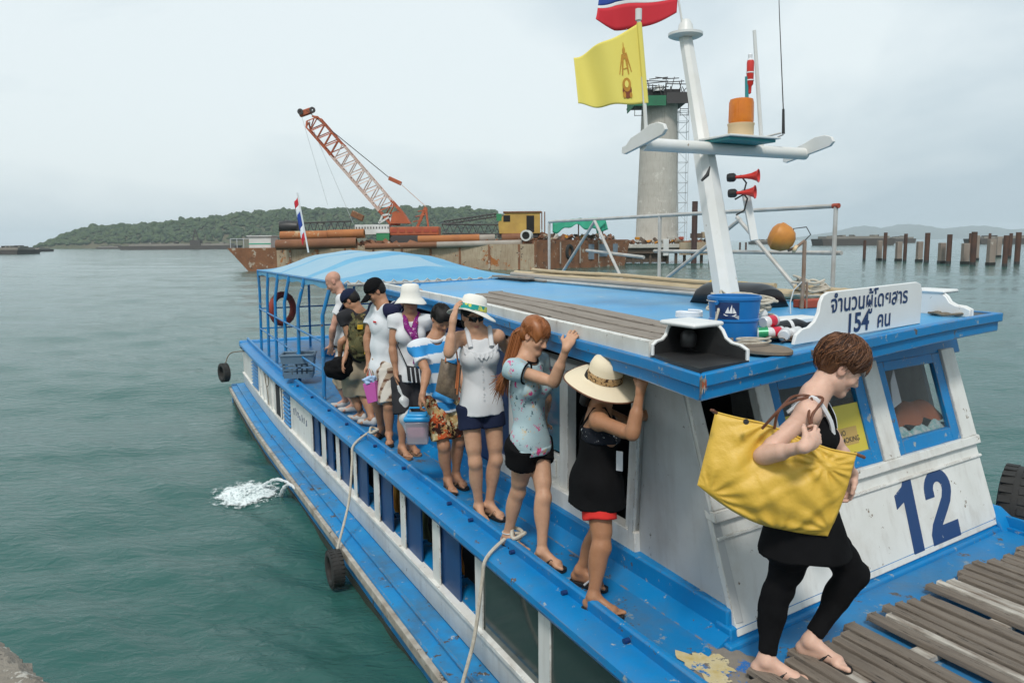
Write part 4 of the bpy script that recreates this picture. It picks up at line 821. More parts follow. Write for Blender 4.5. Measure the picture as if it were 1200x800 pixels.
# working platform round the pylon
pf = thing('work_platform', 'timber working platform on piles at the foot of the pylon', 'platform', tuple(P(770, 303, 112)))
zp = P(770, 286, 112).z; xl, xr = P(688, 290, 112).x, P(838, 290, 112).x
MB().box(xl, xr, 112, 127, zp - .55, zp).build('platform_deck', 'concrete', pf, bevel=.05); MB().box(xl + .5, xr - .2, 112.4, 126, zp - 1.35, zp - .56).build('beam', 'far_wood', pf)
for k in range(15): x = lerp(xl + .6, xr - .5, k / 14); MB().tube([(x, 112.8, -1), (x, 112.8, zp - 1.3)], .22, 6).build('pile', 'far_wood', pf)
MB().box(xl + 3, xr - 6.5, 113, 118, .15, 1.35).build('pile_cap', 'far_wood', pf, bevel=.05)
MB().box(lerp(xl, xr, .72), xr, 111.9, 112, zp - 1.6, zp + .25).build('side_boards', 'barge_side', pf)
for lb, u, v, w_, h_, mt in (('small orange bin on the platform at the pylon foot', 748, 281, .3, .4, 'life_vest_orange'), ('small red bin on the platform right of the pylon', 800, 281, .3, .45, 'rust_red'), ('white post block on the platform edge below the pylon', 781, 290, .4, 1.2, 'far_white'), ('dark crate on the platform beside the tall pile', 818, 279, .8, .7, 'far_wood'), ('brown crate stack at the pylon platform right edge', 830, 279, .7, .9, 'barge_side'), ('grey bundle on the platform just right of the pylon', 788, 281, .5, .5, 'concrete')):
    p = P(u, v, 111.7); tag(MB().box(p.x - w_, p.x + w_, 111.95 if v > 285 else 112.3, 113.2, max(zp, p.z) if v < 285 else p.z - h_, (max(zp, p.z) + h_) if v < 285 else p.z + h_).build('site_crate', mt, bevel=.05), lb, 'crate')
mat('pile_dark', (.035, .025, .025), .7, (.09, .04, .03), .8, .6)
rs = np.random.RandomState(14); m = MB()
for k in range(150):
    onp = k < 90; s = rs.uniform(.08, .30); ax = Vector((rs.uniform(-1, 1), rs.uniform(-1, 1), rs.uniform(-.5, .5))).normalized(); ay = ax.orthogonal().normalized()
    if onp: c = Vector((lerp(xl + .4, xr - .4, rs.rand()), rs.uniform(112.5, 115), zp + s * .8 + rs.uniform(0, .35)))
    else: q = lerp(B_, E_, rs.uniform(.02, .95)) - nE * rs.uniform(.4, 2.5); c = Vector((q.x, q.y, dz + .45 + rs.uniform(0, .5)))
    m.obox(c, ax * s * rs.uniform(.8, 3.2), ay * s * rs.uniform(.3, 1), ax.cross(ay) * s * rs.uniform(.4, 1)); m.mi = rs.choice([0, 1, 2, 3, 4], p=[.4, .25, .2, .1, .05])
m.m = [int(v) for v in m.m]
kind(tag(m.build('site_clutter', ['far_wood', 'pipe_rust', 'concrete', 'barge_side', 'life_vest_orange'], smooth=False), 'timber and scrap littering the pylon platform and the barge end', 'scrap'), 'stuff')
p0, p1 = P(813, 306, 108), P(813, 236, 108); tag(MB().tube([(p0.x, 108, -1), (p0.x, 108, p1.z)], .4, 10).build('tall_pile', 'pile_dark'), 'tall dark steel pile standing in the water right of the pylon', 'pile')
# ---- rows of piles standing in the water at the right
mat('pile_steel', (0.045, 0.030, 0.027), .8, (0.13, 0.06, 0.035), .7, .6, bump=(5, .5, .03)); mat('pile_conc', (0.33, 0.29, 0.25), .9, (0.20, 0.15, 0.12), .6, .7, chips=[((0.5, .46, .4), .8, .68)]); mat('pile_wet', (0.02, 0.022, 0.02), .5)
steel = [(75, 190, 332, 20), (218, 135, 335, 24), (360, 143, 340, 24), (512, 137, 347, 34), (667, 148, 355, 34), (838, 130, 362, 38), (815, 140, 303, 20), (950, 140, 312, 18), (1062, 155, 375, 34), (1098, 140, 312, 22), (1148, 133, 358, 36)]
conc = [(180, 190, 332, 28), (315, 200, 335, 34), (460, 198, 340, 34), (618, 207, 352, 38), (782, 210, 357, 40), (864, 155, 330, 22), (962, 180, 365, 42), (1013, 165, 308, 32)]
words = ['first', 'second', 'third', 'fourth', 'fifth', 'sixth', 'seventh', 'eighth', 'ninth', 'tenth', 'eleventh']
for lst, sq in ((steel, 0), (conc, 1)):
    for k, (cx, t_, b_, w_) in enumerate(sorted(lst)):
        u, v0, v1 = 1000 + cx / 6, 250 + t_ / 6, 250 + b_ / 6; q = PZ(u, v1, 0); y = q.y; top = P(u, v0, y).z; r = w_ / 6 / F * y / 2
        nm = 'steel_pile' if not sq else 'concrete_pile'; x = q.x
        t = thing(nm, ('dark rusty round steel pile, %s from the left of the steel ones' if not sq else 'pale square concrete pile, %s from the left of the concrete ones') % words[k], 'pile', (x, y, 0), 'piles standing in the water')
        rr_ = random.uniform(-.05, .05) * r
        if sq: MB().hexa([(x - r, y - r, -1), (x + r, y - r, -1), (x + r, y + r, -1), (x - r, y + r, -1), (x - r + rr_, y - r, top), (x + r + rr_, y - r, top), (x + r + rr_, y + r, top), (x - r + rr_, y + r, top)]).build('shaft', 'pile_conc', t, bevel=.04); MB().box(x - r - .03, x + r + .03, y - r - .03, y + r + .03, -1, .35).build('wet_foot', 'pile_wet', t)
        else: m = MB(); m.lathe([(r, -1), (r, top), (r * .8, top), (r * .8, top - 1)], (x + 0, y, 0), n=12); m.build('shaft', 'pile_steel', t); m = MB(); m.lathe([(r * 1.04, -1), (r * 1.04, .3), (r, .34)], (x, y, 0), n=12); m.build('wet_foot', 'pile_wet', t)
for k, u in enumerate((867, 874)): q = PZ(u, 293.5, 0); tag(MB().tube([(q.x, q.y, -1), (q.x, q.y, P(u, 284, q.y).z)], .3, 8).build('steel_pile', 'pile_steel'), 'short dark pile right of the platform, %s of the pair' % ('left' if k == 0 else 'right'), 'pile', 'piles standing in the water')
# ---- moored barges in the distance
mat('far_hull', (0.055, 0.05, 0.05), .8, (0.09, 0.075, 0.06), .05, .6); mat('far_hatch', (0.30, 0.28, 0.24), .8, (.16, .15, .13), .06, .6)
def farbarge(u0, u1, v0, v1, y, label, load=.45, seed=1):
    a, b = P(u0, v1, y), P(u1, v0, y); h = b.z; t = thing('moored_barge', label, 'barge', ((a.x + b.x) / 2, y, 0), 'barges moored far out'); dp = 16
    L_ = b.x - a.x; hl = h * (1 - load)
    MB().prism([(a.x + L_ * .03, y, -1), (b.x - L_ * .03, y, -1), (b.x, y, hl), (a.x, y, hl)], (0, dp, 0)).build('hull', 'far_hull', t)
    rs = np.random.RandomState(seed)
    MB().box(a.x + L_ * .08, b.x - L_ * .06, y + 2, y + dp - 2, hl, hl + h * load * .55).build('hatch_cover', 'far_hatch', t)
    for k in range(9): x = a.x + L_ * rs.uniform(.1, .92); w_ = L_ * rs.uniform(.01, .05); MB().box(x, x + w_, y + 3, y + 9, hl + h * load * .5, hl + h * load * rs.uniform(.65, 1.05)).build('deck_cargo', 'far_hatch' if k % 2 else 'far_hull', t)
farbarge(963, 1050, 274, 284, 430, 'long dark barge moored right of the boat mast, behind the leftmost piles', .4, 2)
farbarge(1046, 1074, 276, 281.5, 640, 'small low barge just right of the long dark barge', .4, 3)
farbarge(1148, 1245, 274.5, 283, 430, 'dark barge cut by the right edge of the photograph', .4, 4)
farbarge(138, 276, 283, 291.6, 600, 'long dark landing barge moored under the wooded island', .5, 5)
farbarge(-30, 20, 287.5, 297, 330, 'dark barge cut by the left edge of the photograph', .5, 6)
farbarge(16, 45, 289.5, 295, 480, 'small dark boat hull near the left edge before the island', .5, 7)
farbarge(112, 140, 287.2, 291, 800, 'tiny pale craft left of the long landing barge', .6, 8)
farbarge(884, 905, 280, 283.5, 620, 'tiny low craft between the mast and the orange searchlight', .5, 9)
q = P(228, 288, 600); m = MB(); t = thing('landing_crane', 'thin dark crane mast standing on the landing barge by the island', 'crane', tuple(q))
for d in (-3, 3): MB().tube([(q.x + d, 603, 4), (q.x, 603, P(228, 268, 600).z)], .45, 4).build('mast_leg', 'far_hull', t)
MB().box(q.x - 4, q.x + 4, 601, 606, 3, 7).build('mast_house', 'far_hull', t)
# ---- haze over the sea
m = MB(); m.box(-9200, 9200, -9200, 9200, -3.2, 160)
hz = m.build('haze', 'black_hole', smooth=False); hz.data.materials.clear(); hm = bpy.data.materials.new('sea_haze'); hm.use_nodes = True; hz.data.materials.append(hm)
hm.node_tree.nodes.clear(); pv = N(hm.node_tree, 'ShaderNodeVolumePrincipled', i_Density=0.00015); pv.inputs['Color'].default_value = (0.86, 0.93, 1, 1); ho = N(hm.node_tree, 'ShaderNodeOutputMaterial'); hm.node_tree.links.new(pv.outputs[0], ho.inputs['Volume'])
kind(tag(hz, 'pale sea haze in the air over the bay', 'haze'), 'stuff')
# ================================================================ THINGS ON AND AROUND THE BOAT
def put(mb, name, m, label, cat, group=None, **k): return tag(mb.build(name, m, None, **k), label, cat, group)
# ---- flags
mat('flag_yellow', (0.74, 0.62, 0.12), .8, (0.79, 0.69, 0.17), 3, .8, trans=0); mat('flag_red', (0.55, 0.02, 0.035), .8); mat('flag_white', (0.75, 0.76, 0.78), .8); mat('flag_navy', (0.02, 0.06, 0.30), .8)
mat('gold_print', (0.55, 0.30, 0.035), .7, (0.42, 0.17, 0.02), 30, .5); mat('brown_print', (0.20, 0.05, 0.02), .7)
def flag_fn(tl, tr, bl, br, y, amp, waves, sag=0, ph=0):   # corners in the photograph at depth y; tr/br on the pole
    a, b, c, d = P(*tl, y), P(*tr, y), P(*bl, y), P(*br, y)
    def f(u, v):                        # u: 0 pole .. 1 fly, v: 0 top .. 1 bottom
        p = lerp(lerp(b, a, u), lerp(d, c, u), v)
        wv = math.sin(waves * u * 6.28 + ph + v * 1.2) * amp * u ** .7
        return p + Vector((0.15 * wv, wv, sag * math.sin(u * 3.14) * (1 - v * .4) + .25 * amp * math.sin(waves * u * 9 + 2.5 * v) * u))
    return f
yp = BF(3.16, 4.26, 0).y
fp = thing('yellow_flag', 'yellow flag with a golden royal emblem flying from a white pole', 'flag', P(757, 158, yp))
MB().tube([P(757.5, 160, yp), P(752, 60, yp), P(748, 18, yp)], .013, 8).build('pole', 'white_pole', fp)
MB().lathe([(0, 0), (.022, 0), (.022, .07), (0, .075)], P(748.3, 24, yp), n=10).build('pole_cap', 'white_pole', fp)
ff = flag_fn((672, 66), (749, 27), (678, 124), (757, 121), yp, .045, 1.35, -.012, .4)
MB().grid(lambda u, v: tuple(ff(u, v)), 48, 30).build('cloth', 'flag_yellow', fp, solid=.002, ang=180)
MB().tube([ff(.0, v / 12) for v in range(13)], .017, 8, raw=True).build('sleeve', 'flag_yellow', fp)
def on_flag(name, polys, m, off=-.004, f=ff):
    mb = MB()
    for pl in polys:
        n = len(pl); c = (sum(p[0] for p in pl) / n, sum(p[1] for p in pl) / n)
        q = [tuple(f(*c) + Vector((0, off, 0)))] + [tuple(f(u, v) + Vector((0, off, 0))) for u, v in pl]
        mb.add(q, [(0, i + 1, (i + 1) % n + 1) for i in range(n)], True)
    return mb.build(name, m, fp, smooth=False)
def ell(cx, cy, rx, ry, n=16): return [(cx + rx * math.cos(6.283 * i / n), cy + ry * math.sin(6.283 * i / n)) for i in range(n)]
def bar(x0, y0, x1, y1, w): 
    dx, dy = x1 - x0, y1 - y0; l = math.hypot(dx, dy * .75) or 1; nx, ny = -dy / l * w, dx / l * w * .9
    return [(x0 + nx, y0 + ny), (x1 + nx * .5, y1 + ny * .5), (x1 - nx * .5, y1 - ny * .5), (x0 - nx, y0 - ny)]
ex = .26
E_1 = [bar(ex + d * .5, .28, ex + d * 1.6, .56, .008) for d in (-.055, -.03, .03, .055)] + [bar(ex - .025, .36, ex - .045, .58, .011), bar(ex + .025, .36, ex + .045, .58, .011), bar(ex - .03, .49, ex + .03, .49, .010), ell(ex, .24, .022, .05), bar(ex, .2, ex, .13, .006), ell(ex, .33, .035, .028)]
on_flag('emblem_crown', E_1, 'gold_print'); on_flag('emblem_base', [ell(ex, .80, .068, .115)], 'brown_print', -.005); on_flag('emblem_orb', [ell(ex, .72, .064, .10), ell(ex + .045, .86, .022, .05), ell(ex - .05, .87, .02, .04)], 'gold_print', -.0065); on_flag('emblem_heart', [ell(ex, .71, .028, .05)], 'flag_yellow', -.008)
def thai(nm, label, f, polep, rpole, nu=40):
    t = thing(nm, label, 'flag', polep[0]); MB().tube([tuple(p) for p in polep], rpole, 8).build('pole', 'white_pole', t)
    for (v0, v1, m) in ((0, 1 / 6, 'flag_red'), (1 / 6, 2 / 6, 'flag_white'), (2 / 6, 4 / 6, 'flag_navy'), (4 / 6, 5 / 6, 'flag_white'), (5 / 6, 1, 'flag_red')):
        MB().grid(lambda u, v: tuple(f(u, v)), nu, 6, v=(v0, v1)).build('stripe', m, t, solid=.002, ang=180)
    return t
ym = BF(*mast_c(4.6), 0).y
f0 = flag_fn((704, -34), (796, -30), (702, 26), (793, 15), ym, .05, 1.1, -.03, 1.2)
def f1(u, v):
    v = float(np.interp(v, [0, .6667, .8333, 1], [0, .56, .62, 1])); p = f0(u, v); k = max(0, u - .80) / .20
    return p + Vector((-.03 * k * k * v, -.05 * k * v, -.10 * k * v * (1 - v) * 2 + .02 * k - .16 * math.sin(u * 3.0) * max(0, v - .6)))
thai('national_flag', 'red white and blue striped flag at the mast top cut by the upper edge', f1, (P(801, 35, ym), P(795, 0, ym), P(790, -70, ym)), .008)
ys = BF(3.5, 14.6, 0).y
f2 = flag_fn((344, 238), (349, 229), (354, 288), (359, 276), ys, .03, 1.2, -.02)
thai('national_flag', 'small red white and blue flag drooping on a pole above the stern canopy', f2, (P(361.5, 296, ys), P(348.5, 226, ys)), .016, 12)
# ---- gear on the mast
mat('amber', (0.80, 0.24, 0.012), .18, (0.62, 0.15, 0.01), 18, .6, trans=.15); mat('cream', (0.62, 0.46, 0.27), .5); mat('chrome', (.6, .6, .6), .2, metal=1)
bc = BF(3.93, 4.17, 3.91)
t = thing('beacon_light', 'amber rotating beacon on a cream base on the mast platform', 'beacon', bc)
MB().lathe([(0, 0), (.088, 0), (.088, .075), (.092, .085), (.092, .095), (0, .095)], bc).build('base', 'cream', t); MB().lathe([(.083, 0), (.086, .02), (.084, .14), (.078, .162), (.05, .17), (0, .172)], bc + Vector((0, 0, .096))).build('lens', 'amber', t)
MB().lathe([(0, .0), (.03, .0), (.036, .03), (.036, .07), (.0, .075)], bc + Vector((0, 0, .12)), n=12).build('reflector', 'chrome', t)
for k in range(6): MB().tube([bc + Vector((.0855 * math.cos(k * 1.05), .0855 * math.sin(k * 1.05), .11)), bc + Vector((.083 * math.cos(k * 1.05), .083 * math.sin(k * 1.05), .24))], .003, 4, raw=True).build('lens_rib', 'amber', t)
mat('horn_red', (0.60, 0.035, 0.025), .3)
for k, (u, v, L_, wd) in enumerate(((888, 206, .13, 'upper'), (884, 225, .10, 'lower'))):
    y = BF(3.96, 3.95, 0).y; c = P(u, v, y); ax = Vector((.86, -.50, .02)).normalized(); o = c - ax * .02
    t = thing('air_horn', '%s of the two red air horns on the side of the mast' % wd, 'horn', o, 'red air horns on the mast')
    m = MB(); m.lathe([(.011, -L_), (.014, -L_ * .5), (.022, -.02), (.036, .014), (.047, .024), (.045, .027), (.032, .017), (.010, -.03)], o, ax, 18); m.build('bell', 'horn_red', t)
    m = MB(); m.lathe([(0, -.045), (.026, -.045), (.03, -.03), (.03, 0), (.02, .012), (0, .012)], o - ax * (L_ + .01), ax, 14); m.build('driver', 'black_paint', t)
    m = MB(); q = o - ax * L_; m.tube([q, q + Vector((.03, -.02, .01)), q + Vector((.07, -.02, -.04)), q + Vector((.05, -.02, -.12)), q + Vector((.0, 0, -.15))], .006, 6, raw=True); m.build('air_hose', 'rubber', t)
y = BF(3.75, 4.1, 0).y; put(MB().tube([P(832, 195, y), P(829, 205, y), P(822, 212, y)], [.004, .014, .008], 8), 'hand_lamp', 'black_paint', 'small black lamp dangling by a cord on the left of the mast', 'lamp')
ya = BF(4.2, 4.26, 0).y
put(MB().tube([P(893.5, 182, ya), P(888, 100, ya), P(884, 36, ya)], [.016, .015, .013], 8), 'aerial_pole', 'white_pole', 'plain white pole standing on the right half of the crossarm', 'pole')
t = thing('radio_antenna', 'thin whip antenna with black base on a bent bracket right of the crossarm', 'antenna', P(918, 157, ya)); MB().tube([P(918, 157, ya), P(918, 128, ya)], [.012, .009], 8).build('base', 'black_paint', t); MB().tube([P(918, 130, ya), P(913.5, 20, ya), P(912, -30, ya)], [.004, .003, .002], 6).build('whip', 'crane_dark' if 'crane_dark' in MATS else 'black_paint', t); MB().tube([P(872, 168, ya), P(890, 162, ya), P(915, 156, ya)], .007, 6).build('bracket', 'steel_pipe', t); MB().tube([P(880, 165, ya), P(905, 163, ya), P(918, 158, ya)], .004, 5).build('cable', 'black_paint', t)
yt = BF(4.02, 4.2, 0).y; t = thing('flare_torch', 'red signal torch taped to an upright teal pipe beside the amber beacon', 'torch', P(875, 165, yt))
MB().tube([P(868, 167, yt), P(874, 166, yt), P(875.5, 158, yt), P(875, 90, yt)], [.016, .017, .014, .012], 8).build('teal_pipe', 'teal_paint', t)
m = MB(); m.lathe([(0, -.115), (.011, -.105), (.013, -.06), (.024, -.045), (.026, .10), (.022, .115), (0, .115)], P(879, 91, yt), (0, 0, 1), 14); m.build('torch_body', 'horn_red', t)
m = MB(); m.lathe([(.018, .0), (.018, .02), (.014, .025), (.016, .05), (0, .06)], P(879, 73, yt), n=10); m.build('torch_tip', 'flag_white', t)
for k in (0, 1): m = MB(); m.lathe([(.0275, 0), (.0275, .008)], P(879, 86 + 9 * k, yt), n=14); m.build('tape', 'flag_white', t)
# ---- searchlight
sp = BF(4.40, 4.0, 2.68); t = thing('searchlight', 'orange round searchlight on a rusty pipe stand by the roof railing', 'searchlight', sp)
mat('lamp_orange', (0.62, 0.26, 0.035), .5, (0.42, 0.15, 0.03), 14, .6, bump=(30, .3, .004)); mat('rusty_pipe', (0.30, 0.24, 0.19), .7, (0.20, 0.10, 0.05), 16, .5)
tp = P(943, 282, sp.y); MB().tube([sp, P(941.5, 330, sp.y), tp], .015, 8, raw=True).build('stand', 'rusty_pipe', t); MB().tube([sp + Vector((.035, 0, 0)), P(946, 330, sp.y)], .008, 6, raw=True).build('stand_brace', 'rusty_pipe', t)
lc = P(915, 278, sp.y); ax = Vector((-.72, .35, .35)).normalized()
MB().lathe([(0, -.10), (.03, -.098), (.065, -.08), (.092, -.04), (.1, .0), (.103, .012), (.103, .03), (.096, .036), (.08, .06), (.05, .078), (.0, .085)], lc, ax, 24).build('lamp_shell', 'lamp_orange', t); MB().lathe([(0, 0), (.03, .0), (.03, .02), (.0, .03)], lc - ax * .12 + Vector((.0, 0, -.04)), ax, 10).build('knob', 'cream', t)
MB().tube([lc - ax * .06 + Vector((0, 0, -.07)), P(933, 290, sp.y), tp], .012, 6, raw=True).build('yoke', 'rusty_pipe', t); MB().tube([lc - ax * .09, P(930, 268, sp.y), P(945, 266, sp.y), P(950, 275, sp.y), tp], .004, 5, raw=True).build('cable', 'rubber', t)
MB().tube([P(940, 330, sp.y), P(930, 340, sp.y - .1), P(926, 355, sp.y - .2), P(927, 376, sp.y - .4)], .004, 5, raw=True).build('cable', 'scaf_grey' if 'scaf_grey' in MATS else 'steel_pipe', t)
# ---- bucket
mat('bucket_blue', (0.008, 0.13, 0.40), .3, (0.012, .17, .46), 5, .7); bk = BF(2.93, 3.12, zr(3.1, 2.95) + .004); bs = 1.12
t = thing('paint_bucket', 'blue plastic paint bucket with a sailing ship label on the roof', 'bucket', bk)
MB().lathe([(r_ * bs, h_ * bs) for r_, h_ in [(0, .0), (.104, 0), (.108, .01), (.1125, .105), (.118, .107), (.118, .115), (.1135, .118), (.121, .205), (.126, .207), (.126, .22), (.121, .224), (.117, .222), (.105, .02), (0, .015)]], bk, n=36).build('tub', 'bucket_blue', t)
def cyl_label(name, a0, a1, z0, z1, m, off, poly=None, n=10):
    f = lambda a, z: bk + Vector(((.1145 + .05 * max(0, z - .118) * 1.1 + off) * math.cos(a), (.1145 + .05 * max(0, z - .118) * 1.1 + off) * math.sin(a), z)) * bs
    mb = MB()
    if poly is None: mb.grid(lambda p, q: tuple(f(lerp(a0, a1, p), lerp(z0, z1, q))), n, 3)
    else:
        for pl in poly: mb.add([tuple(f(lerp(a0, a1, x), lerp(z0, z1, y))) for x, y in pl], [tuple(range(len(pl)))], True)
    return mb.build(name, m, t, ang=180)
A0, A1 = R(-152), R(-95)
cyl_label('label', A0, A1, .119, .198, 'navy_paint', .002); cyl_label('label_wave', A0, A1, .119, .198, 'flag_white', .003, [[(0, 0), (1, 0), (1, .22), (.75, .2), (.5, .25), (.3, .35), (.15, .45), (0, .4)]])
cyl_label('label_ship', A0, A1, .119, .198, 'flag_white', .0035, [[(.38, .30), (.92, .30), (.82, .2), (.48, .2)], [(.45, .36), (.62, .36), (.58, .75)], [(.6, .36), (.75, .36), (.72, .88)], [(.76, .36), (.9, .36), (.78, .7)]])
for d in (0, math.pi): a = R(35) + d; m = MB(); m.lathe([(0, 0), (.013, 0), (.013, .008), (0, .008)], bk + Vector((.122 * math.cos(a), .122 * math.sin(a), .195)) * bs, (math.cos(a), math.sin(a), 0), 10); m.build('handle_lug', 'bucket_blue', t)
MB().tube([bk + Vector((.128 * math.cos(R(35) + math.pi * i / 14), .128 * math.sin(R(35) + math.pi * i / 14), .20 + .0 * i)) * bs for i in range(15)], .003, 5, raw=True).build('handle', 'steel_pipe', t)
# ---- ropes
def rope(name, pts, r, m, label, group=None, sub=6, cat='rope'):
    p = [Vector(q) for q in pts]; out = []
    for i in range(len(p) - 1):
        a, b, c, d = p[max(0, i - 1)], p[i], p[i + 1], p[min(len(p) - 1, i + 2)]
        for k in range(sub): u = k / sub; out.append(.5 * ((2 * b) + (c - a) * u + (2 * a - 5 * b + 4 * c - d) * u * u + (3 * b - a - 3 * c + d) * u ** 3))
    out.append(p[-1]); return put(MB().tube(out, r, 7, raw=True), name, m, label, cat, group)
rs = np.random.RandomState(12)
def tangle(c, rt, n, zs, turns): 
    pts = []; a = 0
    for i in range(n):
        a += rs.uniform(.5, 1.1) * (1 if rs.rand() < .86 else -1.6); q = rs.uniform(.45, 1.05)
        pts.append(c + Vector((math.cos(a) * rt * q, math.sin(a) * rt * q * .9, .012 + zs * (i / n) * rs.uniform(.5, 1.1))))
    return pts
rope('rope_tangle', tangle(BF(3.50, 3.66, zr(3.6, 3.5) + .01), .21, 110, .17, 6), .0085, 'rope', 'heap of tangled pale rope on the roof behind the blue bucket')
rope('rope_coil', [BF(3.32, 3.95, 2.70) + Vector((math.cos(i * .52) * (.085 + .004 * math.sin(i)), math.sin(i * .52) * .085, .004 * (i // 4) + .006)) for i in range(40)], .007, 'flag_white', 'small white rope ring lying on the roof left of the bucket')
rope('rope_coil', [bk + Vector((-.105, -.06, .0)) + Vector((math.cos(i * .45) * .02 - .02, math.sin(i * .45) * .055, .10 + math.cos(i * .45 + .5) * .085)) for i in range(32)], .0065, 'rope', 'rope coil hung over the left rim of the blue bucket')
rope('rope_coil', tangle(BF(4.9, 4.35, 2.73), .16, 40, .20, 4), .010, 'rope', 'pale rope coil on the poles by the railing right of the mast')
rope('rope_coil', [BF(4.86, 3.18, zr(3.2, 4.8) + .012) + Vector((math.cos(i * .5) * (.06 + .0016 * i), math.sin(i * .5) * (.05 + .0012 * i), .004 * (i % 3))) for i in range(44)], .008, 'rope_dark', 'brown rope coil on the roof right of the number board')
mat('wood_disc', (0.24, 0.19, 0.14), .9, (0.14, 0.11, 0.085), 8, .7, bump=(20, .7, .006))
m = MB(); bd = BF(2.80, 2.82, zr(2.8, 2.8) + .005); m.lathe([(0, 0), (.10, 0), (.12, .008), (.12, .022), (.112, .03), (0, .031)], (0, 0, 0), n=32)
m.v = [tuple(bd + NX * p[0] * 1.0 + AX * p[1] * 1.75 + Vector((0, 0, p[2]))) for p in m.v]; put(m, 'wooden_paddle', 'wood_disc', 'flat rounded wooden board lying at the roof corner beside the black hood', 'board')
rope('rope_end', [bd + NX * (.09 * math.cos(i * .7)) + AX * (.02 + .07 * math.sin(i * .7)) + Vector((0, 0, .036 + .002 * i)) for i in range(18)], .005, 'rope', 'thin rope end looped on the rounded wooden board')
mat('brown_rag', (0.13, 0.085, 0.055), .95, (.06, .04, .03), 10, .6, bump=(30, .8, .01))
put(MB().grid(lambda p, q: tuple(BF(3.05 + .27 * p + .05 * math.sin(q * 9), 2.90 + .13 * q + .03 * math.sin(p * 8), zr(2.9, 3) + .018 + .022 * abs(math.sin(p * 7 + q * 5)) * math.sin(q * 3.1))), 26, 12), 'rag', 'brown_rag', 'crumpled brown rag behind the rounded wooden board', 'rag', ang=180)
# ---- cans and bottles in a heap
mat('can_white', (.72, .72, .72), .3, metal=.2); mat('can_red', (.62, .03, .06), .3, metal=.2); mat('can_green', (.03, .30, .12), .3, metal=.2); mat('plastic_black', (.012, .012, .014), .3)
cb0 = BF(3.17, 3.06, zr(3.1, 3.2)); lab = [('white drink can with a red band in the heap by the rope', 'can_red', 0, 0, .035, .35), ('white and green can lying in front of the heap beside the bucket', 'can_green', -.075, -.02, .035, -.2), ('white can lying end on nearest the camera in the heap', 'can_white', .03, -.075, .035, 1.1), ('red and white can lying on top of the other cans', 'can_red', -.02, .03, .095, .6), ('white can at the right end of the heap of cans', 'can_white', .095, -.03, .035, .8)]
for lb, mt, dx, dy, dzz, an in lab:
    c = cb0 + Vector((dx, dy, dzz)); ax = Vector((math.cos(an), math.sin(an), .06)); t = thing('drink_can', lb, 'can', c - Vector((0, 0, .034)), 'cans heaped on the roof')
    MB().lathe([(0, -.056), (.026, -.056), (.032, -.048), (.032, .048), (.026, .056), (.022, .053), (0, .052)], c, ax, 18).build('can_body', 'can_white', t); MB().lathe([(.0327, -.02), (.0327, .03)], c, ax, 18).build('can_band', mt, t)
t = thing('bottle', 'black bottle with white marks lying beside the heap of cans', 'bottle', cb0 + Vector((.10, .1, 0))); c = cb0 + Vector((.13, .12, .05)); ax = Vector((.95, .2, .12))
MB().lathe([(0, -.11), (.042, -.108), (.045, -.09), (.045, .04), (.03, .075), (.014, .10), (.014, .14), (0, .14)], c, ax, 18).build('bottle_body', 'plastic_black', t); MB().lathe([(.0457, -.02), (.0457, .0)], c, ax, 18).build('bottle_band', 'can_white', t)
put(MB(BF).box(3.44, 3.80, 3.30, 3.45, zr(3.4, 3.6), zr(3.4, 3.6) + .055), 'flat_box', 'hood_white', 'flat white box lying on the roof behind the number board', 'box', bevel=.01)
put(MB().lathe([(0, 0), (.03, .006), (.045, .03), (.045, .045), (.03, .075), (0, .085)], BF(3.52, 3.52, zr(3.5, 3.5) + .03)), 'float', 'can_white', 'small white ball float on the edge of the rope heap', 'float')
put(MB(BF).box(3.12, 3.24, 3.44, 3.52, zr(3.45, 3.2), zr(3.45, 3.2) + .12), 'carton', 'hood_white', 'small white carton standing left of the blue bucket', 'box', bevel=.006)
m = MB(BF); m.grid(lambda p, q: (4.28 + .15 * math.cos(q * 3.1416) - .0, 4.15 + .75 * p, zr(4.5, 4.3) + .17 * max(0, math.sin(q * 3.1416)) ** .45 * max(0, 1 - (2 * abs(p - .5)) ** 7) ** .5), 16, 14)
put(m, 'black_tank', 'plastic_black', 'long black plastic tank lying on the roof behind the rope heap', 'tank', solid=.01)
m = MB(BF); m.box(4.42, 4.80, 3.98, 4.10, zr(4, 4.6) + .001, zr(4, 4.6) + .06); put(m, 'timber_offcut', 'rust_red', 'dark red timber offcut lying right of the searchlight stand', 'timber', bevel=.006)
